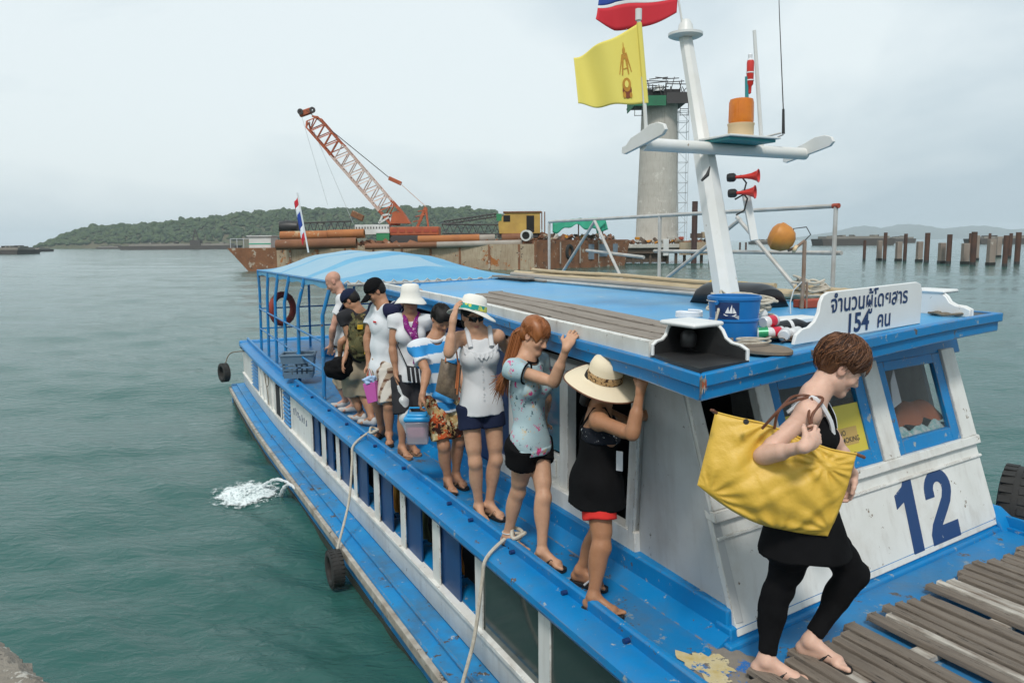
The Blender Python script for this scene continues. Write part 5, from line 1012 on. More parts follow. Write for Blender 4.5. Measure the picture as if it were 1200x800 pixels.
# ---- bamboo poles and boards stacked along the far roof edge
mat('bamboo', (0.56, 0.46, 0.30), .6, (0.38, 0.28, 0.16), 4, .7, stretch=(5, 1.5, 5)); mat('yellow_tape', (.65, .40, .02), .5)
labs = ['thick pale bamboo pole nearest the far roof edge', 'long bamboo pole lying second from the far edge', 'thin bamboo pole on top of the bundle', 'grey bamboo pole at the inner side of the bundle', 'short bamboo pole right of the mast under the railing', 'brown pole right of the mast lying lowest by the railing']
for k, (t0, s0, t1, s1, z, r, mt) in enumerate(((5.02, 4.3, 4.95, 9.6, .05, .033, 'bamboo'), (4.86, 3.9, 4.86, 9.3, .045, .030, 'bamboo'), (4.95, 4.8, 4.9, 9.0, .105, .022, 'bamboo'), (4.62, 4.5, 4.70, 9.2, .04, .026, 'pipe_grey' if 'pipe_grey' in MATS else 'roof_wood'), (5.02, 3.4, 5.0, 4.6, .10, .028, 'bamboo'), (4.9, 3.45, 4.93, 4.9, .03, .03, 'wood_disc'))):
    pts = []; rr_ = []
    for i in range(41):
        q = i / 40; s = lerp(s0, s1, q); pts.append((lerp(t0, t1, q) + .012 * math.sin(q * 7 + k), s, zr(s, lerp(t0, t1, q)) + z + .006 * math.sin(q * 11 + k))); rr_.append(r * (1.14 if i % 5 == 0 else 1))
    put(MB(BF).tube(pts, rr_, 9), 'bamboo_pole', mt, labs[k], 'pole', 'poles stacked along the far roof edge')
put(MB(BF).tube([(4.93, 5.1, zr(5, 4.9) + .105), (4.925, 5.55, zr(5.5, 4.9) + .105)], .0265, 9), 'yellow_wrap', 'yellow_tape', 'yellow tape wrapped round the middle of a bamboo pole', 'tape')
for k, (t0, s0, L_, lb) in enumerate(((4.45, 7.9, 1.2, 'short brown board lying at the aft end of the poles'), (4.3, 8.1, .9, 'second short board overlapping the brown board aft'))):
    put(MB(BF).box(t0, t0 + .14, s0, s0 + L_, zr(8.3, 4.4) + .004 + k * .027, zr(8.3, 4.4) + .028 + k * .027), 'loose_board', 'roof_wood', lb, 'board', bevel=.004)
put(MB(BF).tube([(4.55, 4.3, zr(5, 4.5) + .022), (4.5, 8.6, zr(8, 4.5) + .02)], .018, 8), 'grey_pipe', 'steel_pipe', 'long thin grey pipe lying inside the bamboo bundle', 'pipe')
# ---- tyres and hanging ropes on the hull
def tyre(c, ax, r, label, parts=True):
    ax = Vector(ax).normalized(); t = thing('rubber_tyre', label, 'tyre', c - Vector((0, 0, r)))
    w_ = r * .36; pr = [(r * .60, -w_ * .75), (r * .72, -w_), (r * .90, -w_ * .95), (r * .98, -w_ * .7), (r, -w_ * .3), (r, w_ * .3), (r * .98, w_ * .7), (r * .90, w_ * .95), (r * .72, w_), (r * .60, w_ * .75), (r * .58, w_ * .5), (r * .66, 0), (r * .58, -w_ * .5), (r * .60, -w_ * .75)]
    MB().lathe(pr, c, ax, 40).build('tyre_carcass', 'rubber', t, ang=60)
    if parts:
        x = ax.orthogonal().normalized(); y = ax.cross(x); tr = MB()
        for k in range(28):
            a = k * 2 * math.pi / 28; d = x * math.cos(a) + y * math.sin(a); e = ax.cross(d)
            for sd in (-1, 1): tr.obox(c + d * r * .985 + ax * sd * w_ * .52, d * r * .035, e * r * .075, ax * w_ * .34)
        kind(tr.build('tread_blocks', 'rubber', t, smooth=False), 'stuff')
    return t
tyre(BF(5.78, 3.16, 1.22), AX * -.92 + NX * .38, .32, 'large black truck tyre lashed to the bow beside the number 12')
rope('lashing', [BF(5.4, 3.15, 1.26), BF(5.6, 3.05, 1.14), BF(5.72, 3.0, 1.08), BF(5.85, 3.0, 1.10)], .010, 'rope', 'short pale rope lashed through the large bow tyre')
tyre(BF(1.645, 6.97, .15), NX, .175, 'black tyre fender hanging on a rope at the middle of the hull')
tyre(BF(tn(16.5) - .40, 16.45, .62), NX * .9 + AX * .25, .19, 'black tyre fender hanging at the stern quarter')
rope('lashing', [BF(tn(16.5) - .36, 16.5, .80), BF(tn(16.5) - .25, 16.5, 1.0), BF(tn(16.5), 16.3, 1.05)], .012, 'rope_dark', 'short dark rope holding the stern tyre')
def knot(s): 
    t = tn(s) + .165; return [BF(t - .06, s - .05, 1.26), BF(t + .03, s, 1.31), BF(t + .02, s + .06, 1.325), BF(t - .03, s + .03, 1.34), BF(t - .05, s - .03, 1.30), BF(t + .02, s - .05, 1.33), BF(t + .03, s + .02, 1.30), BF(t - .04, s + .05, 1.29)]
k1 = knot(7.45); rope('fender_rope', k1 + [BF(1.98, 7.40, 1.2), BF(1.94, 7.33, 1.05), BF(1.86, 7.2, .7), BF(1.70, 7.02, .36), BF(1.66, 6.98, .26)], .0125, 'rope', 'pale rope tied to the rail and holding the middle tyre')
k2 = knot(4.28); rope('fender_rope', k2 + [BF(1.98, 4.27, 1.2), BF(1.94, 4.26, 1.05), BF(1.86, 4.22, .7), BF(1.72, 4.17, .32), BF(1.68, 4.15, -.1)], .0125, 'rope', 'pale rope tied to the rail beside the large dark pane')
rope('hanging_wire', [BF(tn(12.9) - .02, 12.9 + .16 * math.cos(i * .6), 1.02 + .13 * math.sin(i * .6)) for i in range(12)] + [BF(tn(12.9) - .02, 12.8, .6)], .007, 'rope_dark', 'thin dark wire looped on the white aft side wall', cat='wire')
# ---- lifebuoy and crate at the stern
mat('buoy_red', (0.33, 0.055, 0.03), .7, (0.22, 0.03, 0.02), 8, .6); mat('crate_grey', (0.13, 0.20, 0.27), .5, (.09, .15, .21), 4, .6); mat('crate_white', (.62, .64, .66), .6)
c = BF(2.72, 14.9, 1.99); t = thing('lifebuoy', 'faded red lifebuoy hung on the stern posts', 'lifebuoy', c - Vector((0, 0, .33)))
ax = (NX * .55 - AX * .83).normalized(); x = ax.cross(Vector((0, 0, 1))).normalized(); y = Vector((0, 0, 1))
MB().tube([c + (x * math.cos(i * .1745) + y * math.sin(i * .1745)) * .27 for i in range(36)], .062, 10, closed=True, raw=True).build('ring', 'buoy_red', t)
for k in range(4): a = .78 + k * 1.571; MB().tube([c + (x * math.cos(a + j * .05) + y * math.sin(a + j * .05)) * .27 for j in (-1, 0, 1)], .065, 10, raw=True).build('band', 'rust', t) if 'rust' in MATS else None
bc = BF(2.24, 11.2, 1.30); ux, uy = (NX * .93 - AX * .3).normalized(), Vector((0, 0, 1)); uz = ux.cross(uy).normalized()
t = thing('plastic_crate', 'blue grey plastic crate perched on the rail near the stern', 'crate', bc)
def cr(x, y, z, o=bc): return o + ux * x + uz * y + uy * z
def taper(z): return lerp(.84, 1, z / .33)
hw, hd = .23, .19
for sgn_, axn in ((-1, 0), (1, 0), (-1, 1), (1, 1)):
    mb = MB()
    def q(a, z):
        k = taper(z)
        return cr(hw * k * a, hd * k * sgn_, z) if axn == 0 else cr(hw * k * sgn_, hd * k * a, z)
    zz = [0, .06, .11, .16, .21, .26, .33]
    for i in range(6):
        nsl = 6
        for j in range(nsl):
            a0, a1 = -1 + 2 * j / nsl, -1 + 2 * (j + 1) / nsl
            if 1 <= i <= 3 and 1 <= j <= 4: a1 -= .10; 
            mb.add([tuple(q(a0, zz[i])), tuple(q(a1, zz[i])), tuple(q(a1, zz[i + 1] - (.018 if 1 <= i <= 3 else 0))), tuple(q(a0, zz[i + 1] - (.018 if 1 <= i <= 3 else 0)))], [(0, 1, 2, 3)], True)
    mb.build('crate_wall', 'crate_grey', t, smooth=False, solid=.012)
    mb = MB(); mb.tube([q(-1, .33), q(1, .33)], .018, 6, raw=True); mb.build('rim', 'crate_grey', t)
mb = MB(); mb.add([tuple(cr(-hw * .84, -hd * .84, .01)), tuple(cr(hw * .84, -hd * .84, .01)), tuple(cr(hw * .84, hd * .84, .01)), tuple(cr(-hw * .84, hd * .84, .01))], [(0, 1, 2, 3)], True); mb.build('crate_floor', 'crate_grey', t, solid=.012)
put(MB().lathe([(0, 0), (.14, .0), (.15, .05), (.08, .10), (0, .11)], cr(0, 0, .2)), 'rag_bundle', 'crate_white', 'pale bundle lying in the plastic crate', 'bundle')
put(MB().lathe([(0, 0), (.10, .0), (.12, .05), (.10, .10), (0, .12)], BF(2.42, 11.9, 1.36)), 'black_bag', 'plastic_black', 'small black bag on the rail behind the plastic crate', 'bag')
# ---- things behind the wheelhouse glass
mat('orange_cloth', (0.36, 0.12, 0.05), .9, (0.25, 0.08, 0.035), 7, .6); mat('stripe_cloth', (.55, .6, .6), .9, (.2, .42, .42), 26, .25)
put(MB(BF).grid(lambda p, q: (lambda t_, z_: (t_, sfr(t_, z_, -.07 - .16 * q - .02 * math.sin(p * 14 + q * 4)), z_))(4.50 + .60 * p, 1.90 + .20 * max(.01, math.sin(p * 2.6 + .35)) ** .5 * math.sin(q * 2.2 + .45) + .012 * math.sin(p * 16 + q * 6)), 28, 14), 'jacket', 'orange_cloth', 'orange brown jacket heaped on the dashboard behind the right pane', 'jacket', ang=180)
put(MB(BF).grid(lambda p, q: (lambda t_, z_: (t_, sfr(t_, z_, -.035 - .06 * q), z_))(4.44 + .62 * p, 1.90 + .055 * math.sin(q * 3.0) * (1 + .35 * math.sin(p * 19)) + .012 * math.sin(p * 31 + q * 9)), 40, 10), 'striped_towel', 'stripe_cloth', 'crumpled striped towel along the foot of the right pane', 'towel', ang=180)
put(MB(BF).hexa([(4.46, 3.26, 2.10), (4.56, 3.275, 2.13), (4.56, 3.28, 2.13), (4.46, 3.265, 2.10), (4.50, 3.32, 2.26), (4.55, 3.34, 2.34), (4.55, 3.345, 2.34), (4.50, 3.325, 2.26)]), 'paper_slip', 'flag_white', 'pale paper slip hanging behind the right pane', 'paper')
# ---- bilge water spouting from the hull, with its foam
m_ = mat('foam', (.82, .86, .86), .45, (.62, .72, .72), 30, .6); mat('spray', (.85, .89, .90), .3, trans=.15, alpha=.9)
rs = np.random.RandomState(21)
for k, (u0, v0, u1, v1) in enumerate(((341, 540, 306, 571), (344, 545, 329, 580))):
    a = BF(1.735, 9.36 - .12 * k, .26); e = PZ(u1, v1, 0.0); pts = []; rr_ = []
    for i in range(25):
        q = i / 24; p = lerp(a, e, q); p.z = .26 * (1 - q ** 2) + .03 * math.sin(q * 3.14); p += Vector((rs.uniform(-.008, .008), rs.uniform(-.008, .008), rs.uniform(-.006, .006))); pts.append(p); rr_.append(lerp(.013, .026, q) * rs.uniform(.6, 1.4))
    kind(tag(MB().tube(pts, rr_, 7, raw=True).build('water_jet', 'spray'), '%s jet of bilge water spouting from the hull' % ('left' if k == 0 else 'right'), 'water jet'), 'stuff')
fc = PZ(290, 579, 0); VV = []; FF = []; n = 0
for k in range(450):
    a = rs.uniform(0, 6.28); q = rs.beta(1.2, 1.6); ctr = fc + Vector((math.cos(a) * q * .50 + rs.normal(0, .03), math.sin(a) * q * .52 + rs.normal(0, .03), 0)); s = rs.uniform(.003, .013) * (1.3 - q)
    v = IV * np.array([s * 1.5, s * 1.5, s * .7]) + np.array([ctr.x, ctr.y, .012 + rs.exponential(.022) * (1 - q)]); VV.append(v); FF.append(IF + n); n += len(IV)
kind(tag(mesh_obj('foam_splash', np.concatenate(VV), np.concatenate(FF), 'foam', ang=180), 'white foam splash where the bilge water hits the sea', 'splash'), 'stuff')
m = MB(); 
def fp_(p, q): a = p * 6.2832; r_ = q * (.52 + .07 * math.sin(3 * a) + .05 * math.sin(7 * a + 1)); x, y = fc.x + math.cos(a) * r_ * 1.1, fc.y + math.sin(a) * r_; return (x, y, float(wave(np.array([x]), np.array([y]), np.array([math.hypot(x, y)]))[0]) + .012 + .02 * (1 - q))
m.grid(fp_, 48, 10); fo = m.build('foam_patch', 'foam', ang=180); fm = mat('foam_sheet', (.75, .82, .82), .5); fo.data.materials[0] = fm
nt_ = fm.node_tree; g_ = N(nt_, 'ShaderNodeNewGeometry'); nn = N(nt_, 'ShaderNodeTexNoise', i_Scale=9.0, i_Detail=9.0, i_Roughness=.7); d_ = N(nt_, 'ShaderNodeVectorMath', operation='DISTANCE'); d_.inputs[1].default_value = tuple(fc); mr = N(nt_, 'ShaderNodeMapRange', i_1=.05, i_2=.60, i_3=.42, i_4=-.30); ad = N(nt_, 'ShaderNodeMath', operation='ADD'); m2 = N(nt_, 'ShaderNodeMapRange', i_1=.44, i_2=.62)
K = nt_.links.new; K(g_.outputs['Position'], nn.inputs['Vector']); K(g_.outputs['Position'], d_.inputs[0]); K(d_.outputs['Value'], mr.inputs[0]); K(mr.outputs[0], ad.inputs[0]); K(nn.outputs['Fac'], ad.inputs[1]); K(ad.outputs[0], m2.inputs[0]); K(m2.outputs[0], nt_.nodes['Principled BSDF'].inputs['Alpha'])
kind(tag(fo, 'thin foam sheet spreading round the splash beside the hull', 'foam'), 'stuff')
# ================================================================ PEOPLE: one continuous implicit body each, clothes as children
def V3(v): return np.array(tuple(v), float)
class SDF:
    def __init__(s): s.p = []; s.noise = None
    def rc(s, a, b, ra, rb, k=.02, op=0):      # tapered limb
        a, b = V3(a), V3(b); m = max(ra, rb); lo = np.minimum(a, b) - m; hi = np.maximum(a, b) + m
        def f(X, Y, Z):
            d = b - a; L2 = max(1e-9, d @ d); px, py, pz = X - a[0], Y - a[1], Z - a[2]
            h = np.clip((px * d[0] + py * d[1] + pz * d[2]) / L2, 0, 1)
            return np.sqrt((px - h * d[0]) ** 2 + (py - h * d[1]) ** 2 + (pz - h * d[2]) ** 2) - (ra + (rb - ra) * h)
        s.p.append((f, lo, hi, k, op)); return s
    def el(s, c, r, ax, k=.02, op=0):          # ellipsoid; ax = three unit vectors
        c = V3(c); A = np.array([V3(q) for q in ax]); r = np.array(r, float); e = np.sqrt(((A * r[:, None]) ** 2).sum(0)); lo, hi = c - e, c + e
        def f(X, Y, Z):
            q = [((X - c[0]) * A[i, 0] + (Y - c[1]) * A[i, 1] + (Z - c[2]) * A[i, 2]) / r[i] for i in range(3)]
            k0 = np.sqrt(q[0] ** 2 + q[1] ** 2 + q[2] ** 2); k1 = np.sqrt((q[0] / r[0]) ** 2 + (q[1] / r[1]) ** 2 + (q[2] / r[2]) ** 2)
            return np.where(k1 > 1e-6, k0 * (k0 - 1) / np.maximum(k1, 1e-6), -r.min())
        s.p.append((f, lo, hi, k, op)); return s
    def ec(s, a, b, ra, rb, lat, k=.015, op=0): # flat-ended elliptic cone
        a, b, lat = V3(a), V3(b), V3(lat); d = b - a; L_ = np.linalg.norm(d); d = d / L_; x = lat - d * (lat @ d); x /= np.linalg.norm(x); y = np.cross(d, x)
        ra, rb = np.atleast_1d(ra) * np.ones(2), np.atleast_1d(rb) * np.ones(2); m = max(ra.max(), rb.max()); lo = np.minimum(a, b) - m; hi = np.maximum(a, b) + m
        def f(X, Y, Z):
            p = (X - a[0], Y - a[1], Z - a[2]); h = p[0] * d[0] + p[1] * d[1] + p[2] * d[2]; t = np.clip(h / L_, 0, 1)
            u = p[0] * x[0] + p[1] * x[1] + p[2] * x[2]; v = p[0] * y[0] + p[1] * y[1] + p[2] * y[2]; rx = ra[0] + (rb[0] - ra[0]) * t; ry = ra[1] + (rb[1] - ra[1]) * t
            return np.maximum((np.sqrt((u / rx) ** 2 + (v / ry) ** 2) - 1) * np.minimum(rx, ry), np.maximum(-h, h - L_))
        s.p.append((f, lo, hi, k, op)); return s
    def cut(s, pt, n, lo=None, hi=None):       # keep the side the normal points away from
        pt, n = V3(pt), V3(n); n = n / np.linalg.norm(n)
        s.p.append((lambda X, Y, Z: (X - pt[0]) * n[0] + (Y - pt[1]) * n[1] + (Z - pt[2]) * n[2], lo, hi, 0, 2)); return s
    def mesh(s, h, pad=.03):
        add = [q for q in s.p if q[4] == 0]; lo = np.min([q[1] for q in add], 0) - pad; hi = np.max([q[2] for q in add], 0) + pad
        n = np.ceil((hi - lo) / h).astype(int) + 1; D = np.full(n, .06, np.float32); ax = [lo[i] + h * np.arange(n[i]) for i in range(3)]
        for f, l, u, k, op in s.p:
            if l is None: sl = (slice(None),) * 3
            else:
                i0 = np.maximum(0, np.floor((l - k - 2 * h - lo) / h).astype(int)); i1 = np.minimum(n, np.ceil((u + k + 2 * h - lo) / h).astype(int) + 1)
                if (i1 <= i0).any(): continue
                sl = tuple(slice(i0[i], i1[i]) for i in range(3))
            X, Y, Z = np.meshgrid(ax[0][sl[0]], ax[1][sl[1]], ax[2][sl[2]], indexing='ij', sparse=True); d = f(X, Y, Z); o = D[sl]
            if op == 0:
                if k > 0: q = np.maximum(k - np.abs(o - d), 0) / k; D[sl] = np.minimum(o, d) - q * q * k * .25
                else: D[sl] = np.minimum(o, d)
            elif op == 1:
                if k > 0: q = np.maximum(k - np.abs(o + d), 0) / k; D[sl] = np.maximum(o, -d) + q * q * k * .25
                else: D[sl] = np.maximum(o, -d)
            else: D[sl] = np.maximum(o, d)
        if s.noise is not None:
            X, Y, Z = np.meshgrid(*ax, indexing='ij', sparse=True); D += s.noise(X, Y, Z).astype(np.float32)
        D[0], D[-1], D[:, 0], D[:, -1], D[:, :, 0], D[:, :, -1] = .05, .05, .05, .05, .05, .05
        S = D < 0; c = np.zeros(n - 1, np.uint8); cs = [(i, j, k) for i in (0, 1) for j in (0, 1) for k in (0, 1)]
        for i, j, k in cs: c += S[i:n[0] - 1 + i, j:n[1] - 1 + j, k:n[2] - 1 + k]
        act = (c > 0) & (c < 8); I = np.argwhere(act); idx = np.full(n - 1, -1, np.int64); idx[act] = np.arange(len(I)); acc = np.zeros((len(I), 3)); cnt = np.zeros(len(I))
        for a in cs:
            for e in range(3):
                if a[e]: continue
                b = list(a); b[e] = 1; va = D[I[:, 0] + a[0], I[:, 1] + a[1], I[:, 2] + a[2]]; vb = D[I[:, 0] + b[0], I[:, 1] + b[1], I[:, 2] + b[2]]
                m = (va < 0) != (vb < 0); t = va[m] / (va[m] - vb[m]); q = np.tile(np.array(a, float), (m.sum(), 1)); q[:, e] += t; acc[m] += q; cnt[m] += 1
        v = lo + h * (I + acc / np.maximum(cnt, 1)[:, None]); F_ = []
        for e in range(3):
            s0 = [slice(None)] * 3; s1 = [slice(None)] * 3; s0[e] = slice(0, n[e] - 1); s1[e] = slice(1, n[e]); a, b = S[tuple(s0)], S[tuple(s1)]
            J = np.argwhere(a != b); o1, o2 = (e + 1) % 3, (e + 2) % 3; J = J[(J[:, o1] > 0) & (J[:, o2] > 0) & (J[:, o1] < n[o1] - 1) & (J[:, o2] < n[o2] - 1)]
            def g(d1, d2): Q = J.copy(); Q[:, o1] -= d1; Q[:, o2] -= d2; return idx[Q[:, 0], Q[:, 1], Q[:, 2]]
            q = np.stack([g(1, 1), g(0, 1), g(0, 0), g(1, 0)], 1); fl = b[J[:, 0], J[:, 1], J[:, 2]]; q[fl] = q[fl][:, ::-1]; F_.append(q)
        return v, np.concatenate(F_)
    def build(s, name, m, parent, h, col=None):
        v, f = s.mesh(h); f = f[(f >= 0).all(1)]
        o = mesh_obj(name, v, f, m, parent, True, ang=180)
        if col is not None:
            c = np.ones((len(v), 4), np.float32); c[:, :3] = col(v)
            if len(o.data.vertices) == len(v): at = o.data.color_attributes.new('Col', 'FLOAT_COLOR', 'POINT'); at.data.foreach_set('color', c.ravel())
        return o
def folds(sd, amp, fx=26, fz=9):               # soft cloth folds
    r_ = np.random.RandomState(sd); q = r_.uniform(0, 6, 8)
    return lambda X, Y, Z: amp * 1.5 * ((.55 - np.abs(np.sin(.5 * fx * (X + .6 * Y) + 1.6 * np.sin(fz * Z + q[0]) + q[1]))) * .9 + (.5 - np.abs(np.sin(fz * 1.6 * Z + 6 * (X - .5 * Y) + q[4]))) * .45 + np.sin(fx * .62 * (Y - .4 * X) + fz * 1.7 * Z + q[2]) * .4 + np.sin(fx * 1.9 * (X - Y) * .7 + fz * .6 * Z + q[3]) * .25)
for nm, c in (('skin_pale', (.66, .42, .32)), ('skin_tan', (.42, .22, .13)), ('skin_light_tan', (.53, .305, .195)), ('skin_brown', (.37, .18, .095)), ('skin_pink', (.52, .29, .21))):
    mat(nm, c, .5, attr='Col', bump=(120, .2, .002), sss=.12, spec=.35, grime=((c[0] * .62, c[1] * .5, c[2] * .45), 22, .42, .75, .38))
SKIN = {'skin_pale': (.66, .42, .32), 'skin_tan': (.42, .22, .13), 'skin_light_tan': (.53, .305, .195), 'skin_brown': (.37, .18, .095), 'skin_pink': (.52, .29, .21)}
def cloth(n, c, **k): k.setdefault('bump', (220, .25, .002)); k.setdefault('spec', .18); mat(n, c, k.pop('rough', .9), **k)
cloth('cloth_black', (.0045, .0045, .005), col2=(.009, .009, .010), spec=.1); cloth('cloth_white', (.62, .63, .645)); cloth('cloth_navy', (.012, .018, .045)); cloth('cloth_red', (.62, .035, .03)); cloth('cloth_charcoal', (.03, .03, .034)); cloth('cloth_khaki', (.34, .29, .21), col2=(.27, .22, .16)); cloth('cloth_grey', (.14, .15, .17))
cloth('cloth_attr', (.5, .5, .5), attr='Col'); cloth('cloth_floral', (.42, .53, .555), col2=(.33, .46, .50), chips=[((.55, .06, .20), 15, .63), ((.03, .08, .10), 19, .65), ((.55, .42, .25), 17, .66)]); cloth('cloth_camo', (.40, .28, .12), chips=[((.42, .07, .02), 12, .50), ((.03, .012, .01), 10, .53), ((.55, .48, .30), 15, .585)])
cloth('scarf_cloth', (.20, .02, .16), chips=[((.60, .45, .55), 34, .63), ((.45, .04, .05), 16, .66)]); cloth('hat_straw', (.72, .62, .45), rough=.85, bump=(140, .5, .003)); cloth('hat_white', (.74, .72, .66)); cloth('leopard', (.42, .27, .13), chips=[((.03, .015, .01), 48, .53)]); cloth('teal_band', (.02, .26, .24), chips=[((.55, .55, .10), 3.2, .56)])
cloth('dots', (.012, .014, .02), chips=[((.7, .7, .7), 30, .665)])
mat('hair_black', (.012, .010, .009), .62, spec=.3); mat('hair_brown', (.11, .042, .018), .45, (.16, .07, .03), 60, .6); mat('hair_light', (.25, .105, .045), .4); mat('hair_dark', (.045, .017, .009), .45); mat('hair_ginger', (.33, .115, .03), .45, (.22, .07, .02), 50, .6); mat('stubble', (.34, .22, .17), .6)
mat('sole_black', (.012, .012, .012), .7); mat('sole_tan', (.25, .15, .09), .7); mat('strap_silver', (.5, .5, .5), .4); mat('shade_black', (.006, .006, .006), .12); mat('leather_brown', (.13, .045, .02), .5); mat('sneaker_grey', (.45, .45, .44), .7)
UP = Vector((0, 0, 1))
def fdir(a): a = R(a); return Vector((math.sin(a), -math.cos(a), 0))   # 0 faces the camera side, 90 the right
class Person: pass
def ik(a, c, l1, l2, pole):
    d = c - a; L_ = d.length; L2_ = min(L_, (l1 + l2) * .9995); d = d.normalized(); x = (l1 * l1 - l2 * l2 + L2_ * L2_) / (2 * L2_); h = math.sqrt(max(0, l1 * l1 - x * x))
    p = pole - d * pole.dot(d); p = p.normalized() if p.length > 1e-6 else d.orthogonal().normalized(); return a + d * x * (L_ / L2_) + p * h
def hand(S, w, d, n, k, curl, side, thumb=.5, spread=1.0):
    """w wrist, d finger direction, n palm normal, side vector towards the thumb"""
    d = d.normalized(); n = (n - d * n.dot(d)).normalized(); t = d.cross(n).normalized(); t = t if t.dot(side) > 0 else -t
    ax = (t, n, d); S.el(w + d * .047 * k, (.038 * k, .0155 * k, .052 * k), ax, .015); S.rc(w - d * .01 * k, w + d * .03 * k, .024 * k, .024 * k, .015)
    tips = []
    for i, (o, l) in enumerate(((.029, .074), (.010, .084), (-.010, .078), (-.028, .061))):
        a = w + d * (.090 - .006 * abs(i - 1.3)) * k + t * o * k; dd = (d + t * o * 3.2 * spread).normalized(); c = curl * (1 + .12 * i); p = a
        for j, q in enumerate((.44, .31, .25)):
            an = c * (.55 + .75 * j); e = dd * math.cos(an) + n * math.sin(an); b = p + e * l * q * k; S.rc(p, b, (.0086 - .0006 * j) * k, (.0081 - .0008 * j) * k, .004); p = b
        tips.append(p)
    a = w + d * .028 * k + t * .030 * k; e = (t * .75 + d * .65 + n * (.15 + curl * .35)).normalized(); b = a + e * .036 * k; e2 = (t * (.35 - .3 * thumb) + d * .85 + n * (.2 + curl * .6) * thumb).normalized()
    S.rc(w + d * .012 * k + t * .014 * k, a, .015 * k, .0135 * k, .012); S.rc(a, b, .0135 * k, .011 * k, .008); S.rc(b, b + e2 * .030 * k, .0108 * k, .0088 * k, .006); return tips
def person(label, skin, yaw, k, pelvis, neck, head, ankR, ankL, armR, armL, sex=1, h=.0075, dy=0.0, neck_dy=0.0, head_dy=0, knees=None, foot=(None, None), handR={}, handL={}, lift=(0, 0), face=True, fat=1.0, sole=.022, al=1.0):
    p = Person(); p.k = k; p.f = fdir(yaw); p.l = Vector((math.cos(R(yaw)), math.sin(R(yaw)), 0)); za = DZ + sole + .078 * k
    p.aR, p.aL = PZ(*ankR, za + lift[0]), PZ(*ankL, za + lift[1]); y0 = (p.aR.y + p.aL.y) / 2 + dy; p.y0 = y0
    p.pel = P(*pelvis, y0); p.nk = P(*neck, y0 + neck_dy); p.hd = P(head[0], head[1], y0 + neck_dy + head_dy)
    p.u = (p.nk - p.pel).normalized(); p.fw = (p.f - p.u * p.f.dot(p.u)).normalized(); p.la = p.u.cross(p.fw); 
    if p.la.dot(p.l) < 0: p.la = -p.la
    ax = (p.la, p.fw, p.u); p.ax = ax; H = p.hf = fdir(head[2]); hl = UP.cross(H); pt = R(head[3]); p.hfw = (H * math.cos(pt) - UP * math.sin(pt)); p.hup = (UP * math.cos(pt) + H * math.sin(pt)); rl = R(head[4] if len(head) > 4 else 0); hl2 = hl * math.cos(rl) + p.hup * math.sin(rl); p.hup = p.hup * math.cos(rl) - hl * math.sin(rl); p.hla = hl2
    tl = (p.nk - p.pel).length; S = SDF(); p.S = S
    p.root = thing('person', label, 'person', Vector(((p.aR.x + p.aL.x) / 2, (p.aR.y + p.aL.y) / 2, DZ)), 'people filing along the boat side deck')
    sw_, hw_ = (.158 if sex else .178) * k, (.086 if sex else .082) * k
    sh = p.nk - p.u * .045 * k; p.sR, p.sL = sh - p.la * sw_, sh + p.la * sw_; p.ch = p.pel + p.u * tl * .68; p.wa = p.pel + p.u * tl * .34
    hp = p.pel - p.u * .05 * k; p.hR, p.hL = hp - p.la * hw_, hp + p.la * hw_
    cw = (.142 if sex else .158) * k * fat; p.tor = [(p.pel, ((.150 if sex else .155) * k * fat, .104 * k * fat, .125 * k)), (p.wa, ((.110 if sex else .132) * k * fat, .092 * k * fat, .15 * k)), (p.ch, (cw, .102 * k * fat, .165 * k))]
    for c, r in p.tor: S.el(c, r, ax, .05)
    S.rc(p.sR + p.la * .03 * k, p.sL - p.la * .03 * k, .052 * k, .052 * k, .04)
    for q in (p.sR, p.sL): S.rc(p.nk + p.u * .03 * k, lerp(p.nk, q, .72), .040 * k, .038 * k, .035); S.el(q, (.050 * k, .052 * k, .052 * k), ax, .03)
    p.br = []
    if sex:
        for sd in (-1, 1): c = p.ch + p.fw * .068 * k + p.la * sd * .066 * k - p.u * .015 * k; p.br.append(c); S.el(c, (.058 * k, .052 * k, .055 * k), ax, .03)
    for sd in (-1, 1): S.el(p.pel - p.fw * .05 * k + p.la * sd * .065 * k - p.u * .045 * k, (.082 * k, .082 * k, .088 * k), ax, .04)
    # legs
    for nm, hp, an, kn, fy, sd in (('R', p.hR, p.aR, knees and knees[0], foot[0], -1), ('L', p.hL, p.aL, knees and knees[1], foot[1], 1)):
        ff = fdir(fy if fy is not None else yaw + sd * 6); L0 = max((p.hR - p.aR).length, (p.hL - p.aL).length) * 1.012
        kp = on_ray(kn[0], kn[1], an, L0 * .485 if len(kn) < 4 else kn[3], kn[2]) if kn else ik(hp, an, L0 * .52, L0 * .48, ff + p.la * sd * .15)
        setattr(p, 'k' + nm, kp); setattr(p, 'ff' + nm, ff); fl = UP.cross(ff)
        kk = k; k = k * (.5 + .5 * fat); S.rc(hp, kp, .079 * k * fat, .052 * k, .045); S.rc(lerp(hp, kp, .15) + ff * .012 * k, lerp(hp, kp, .7) + ff * .014 * k, .072 * k, .056 * k, .03); S.rc(kp, an, .050 * k, .034 * k, .02); bk = (kp - an).cross(fl).normalized(); bk = bk if bk.dot(ff) < 0 else -bk
        S.el(kp + ff * .011 * k, (.038 * k, .038 * k, .05 * k), (fl, ff, UP), .03); c = lerp(kp, an, .30) + bk * .018 * k; S.el(c, (.052 * k, .050 * k, .125 * k), (fl, bk, (kp - an).normalized()), .03)
        k = kk; g = an.z - .078 * k; he = Vector((an.x, an.y, g)) - ff * .03 * k; ba = Vector((an.x, an.y, g)) + ff * .128 * k; setattr(p, 'g' + nm, (he, ba, ff, fl))
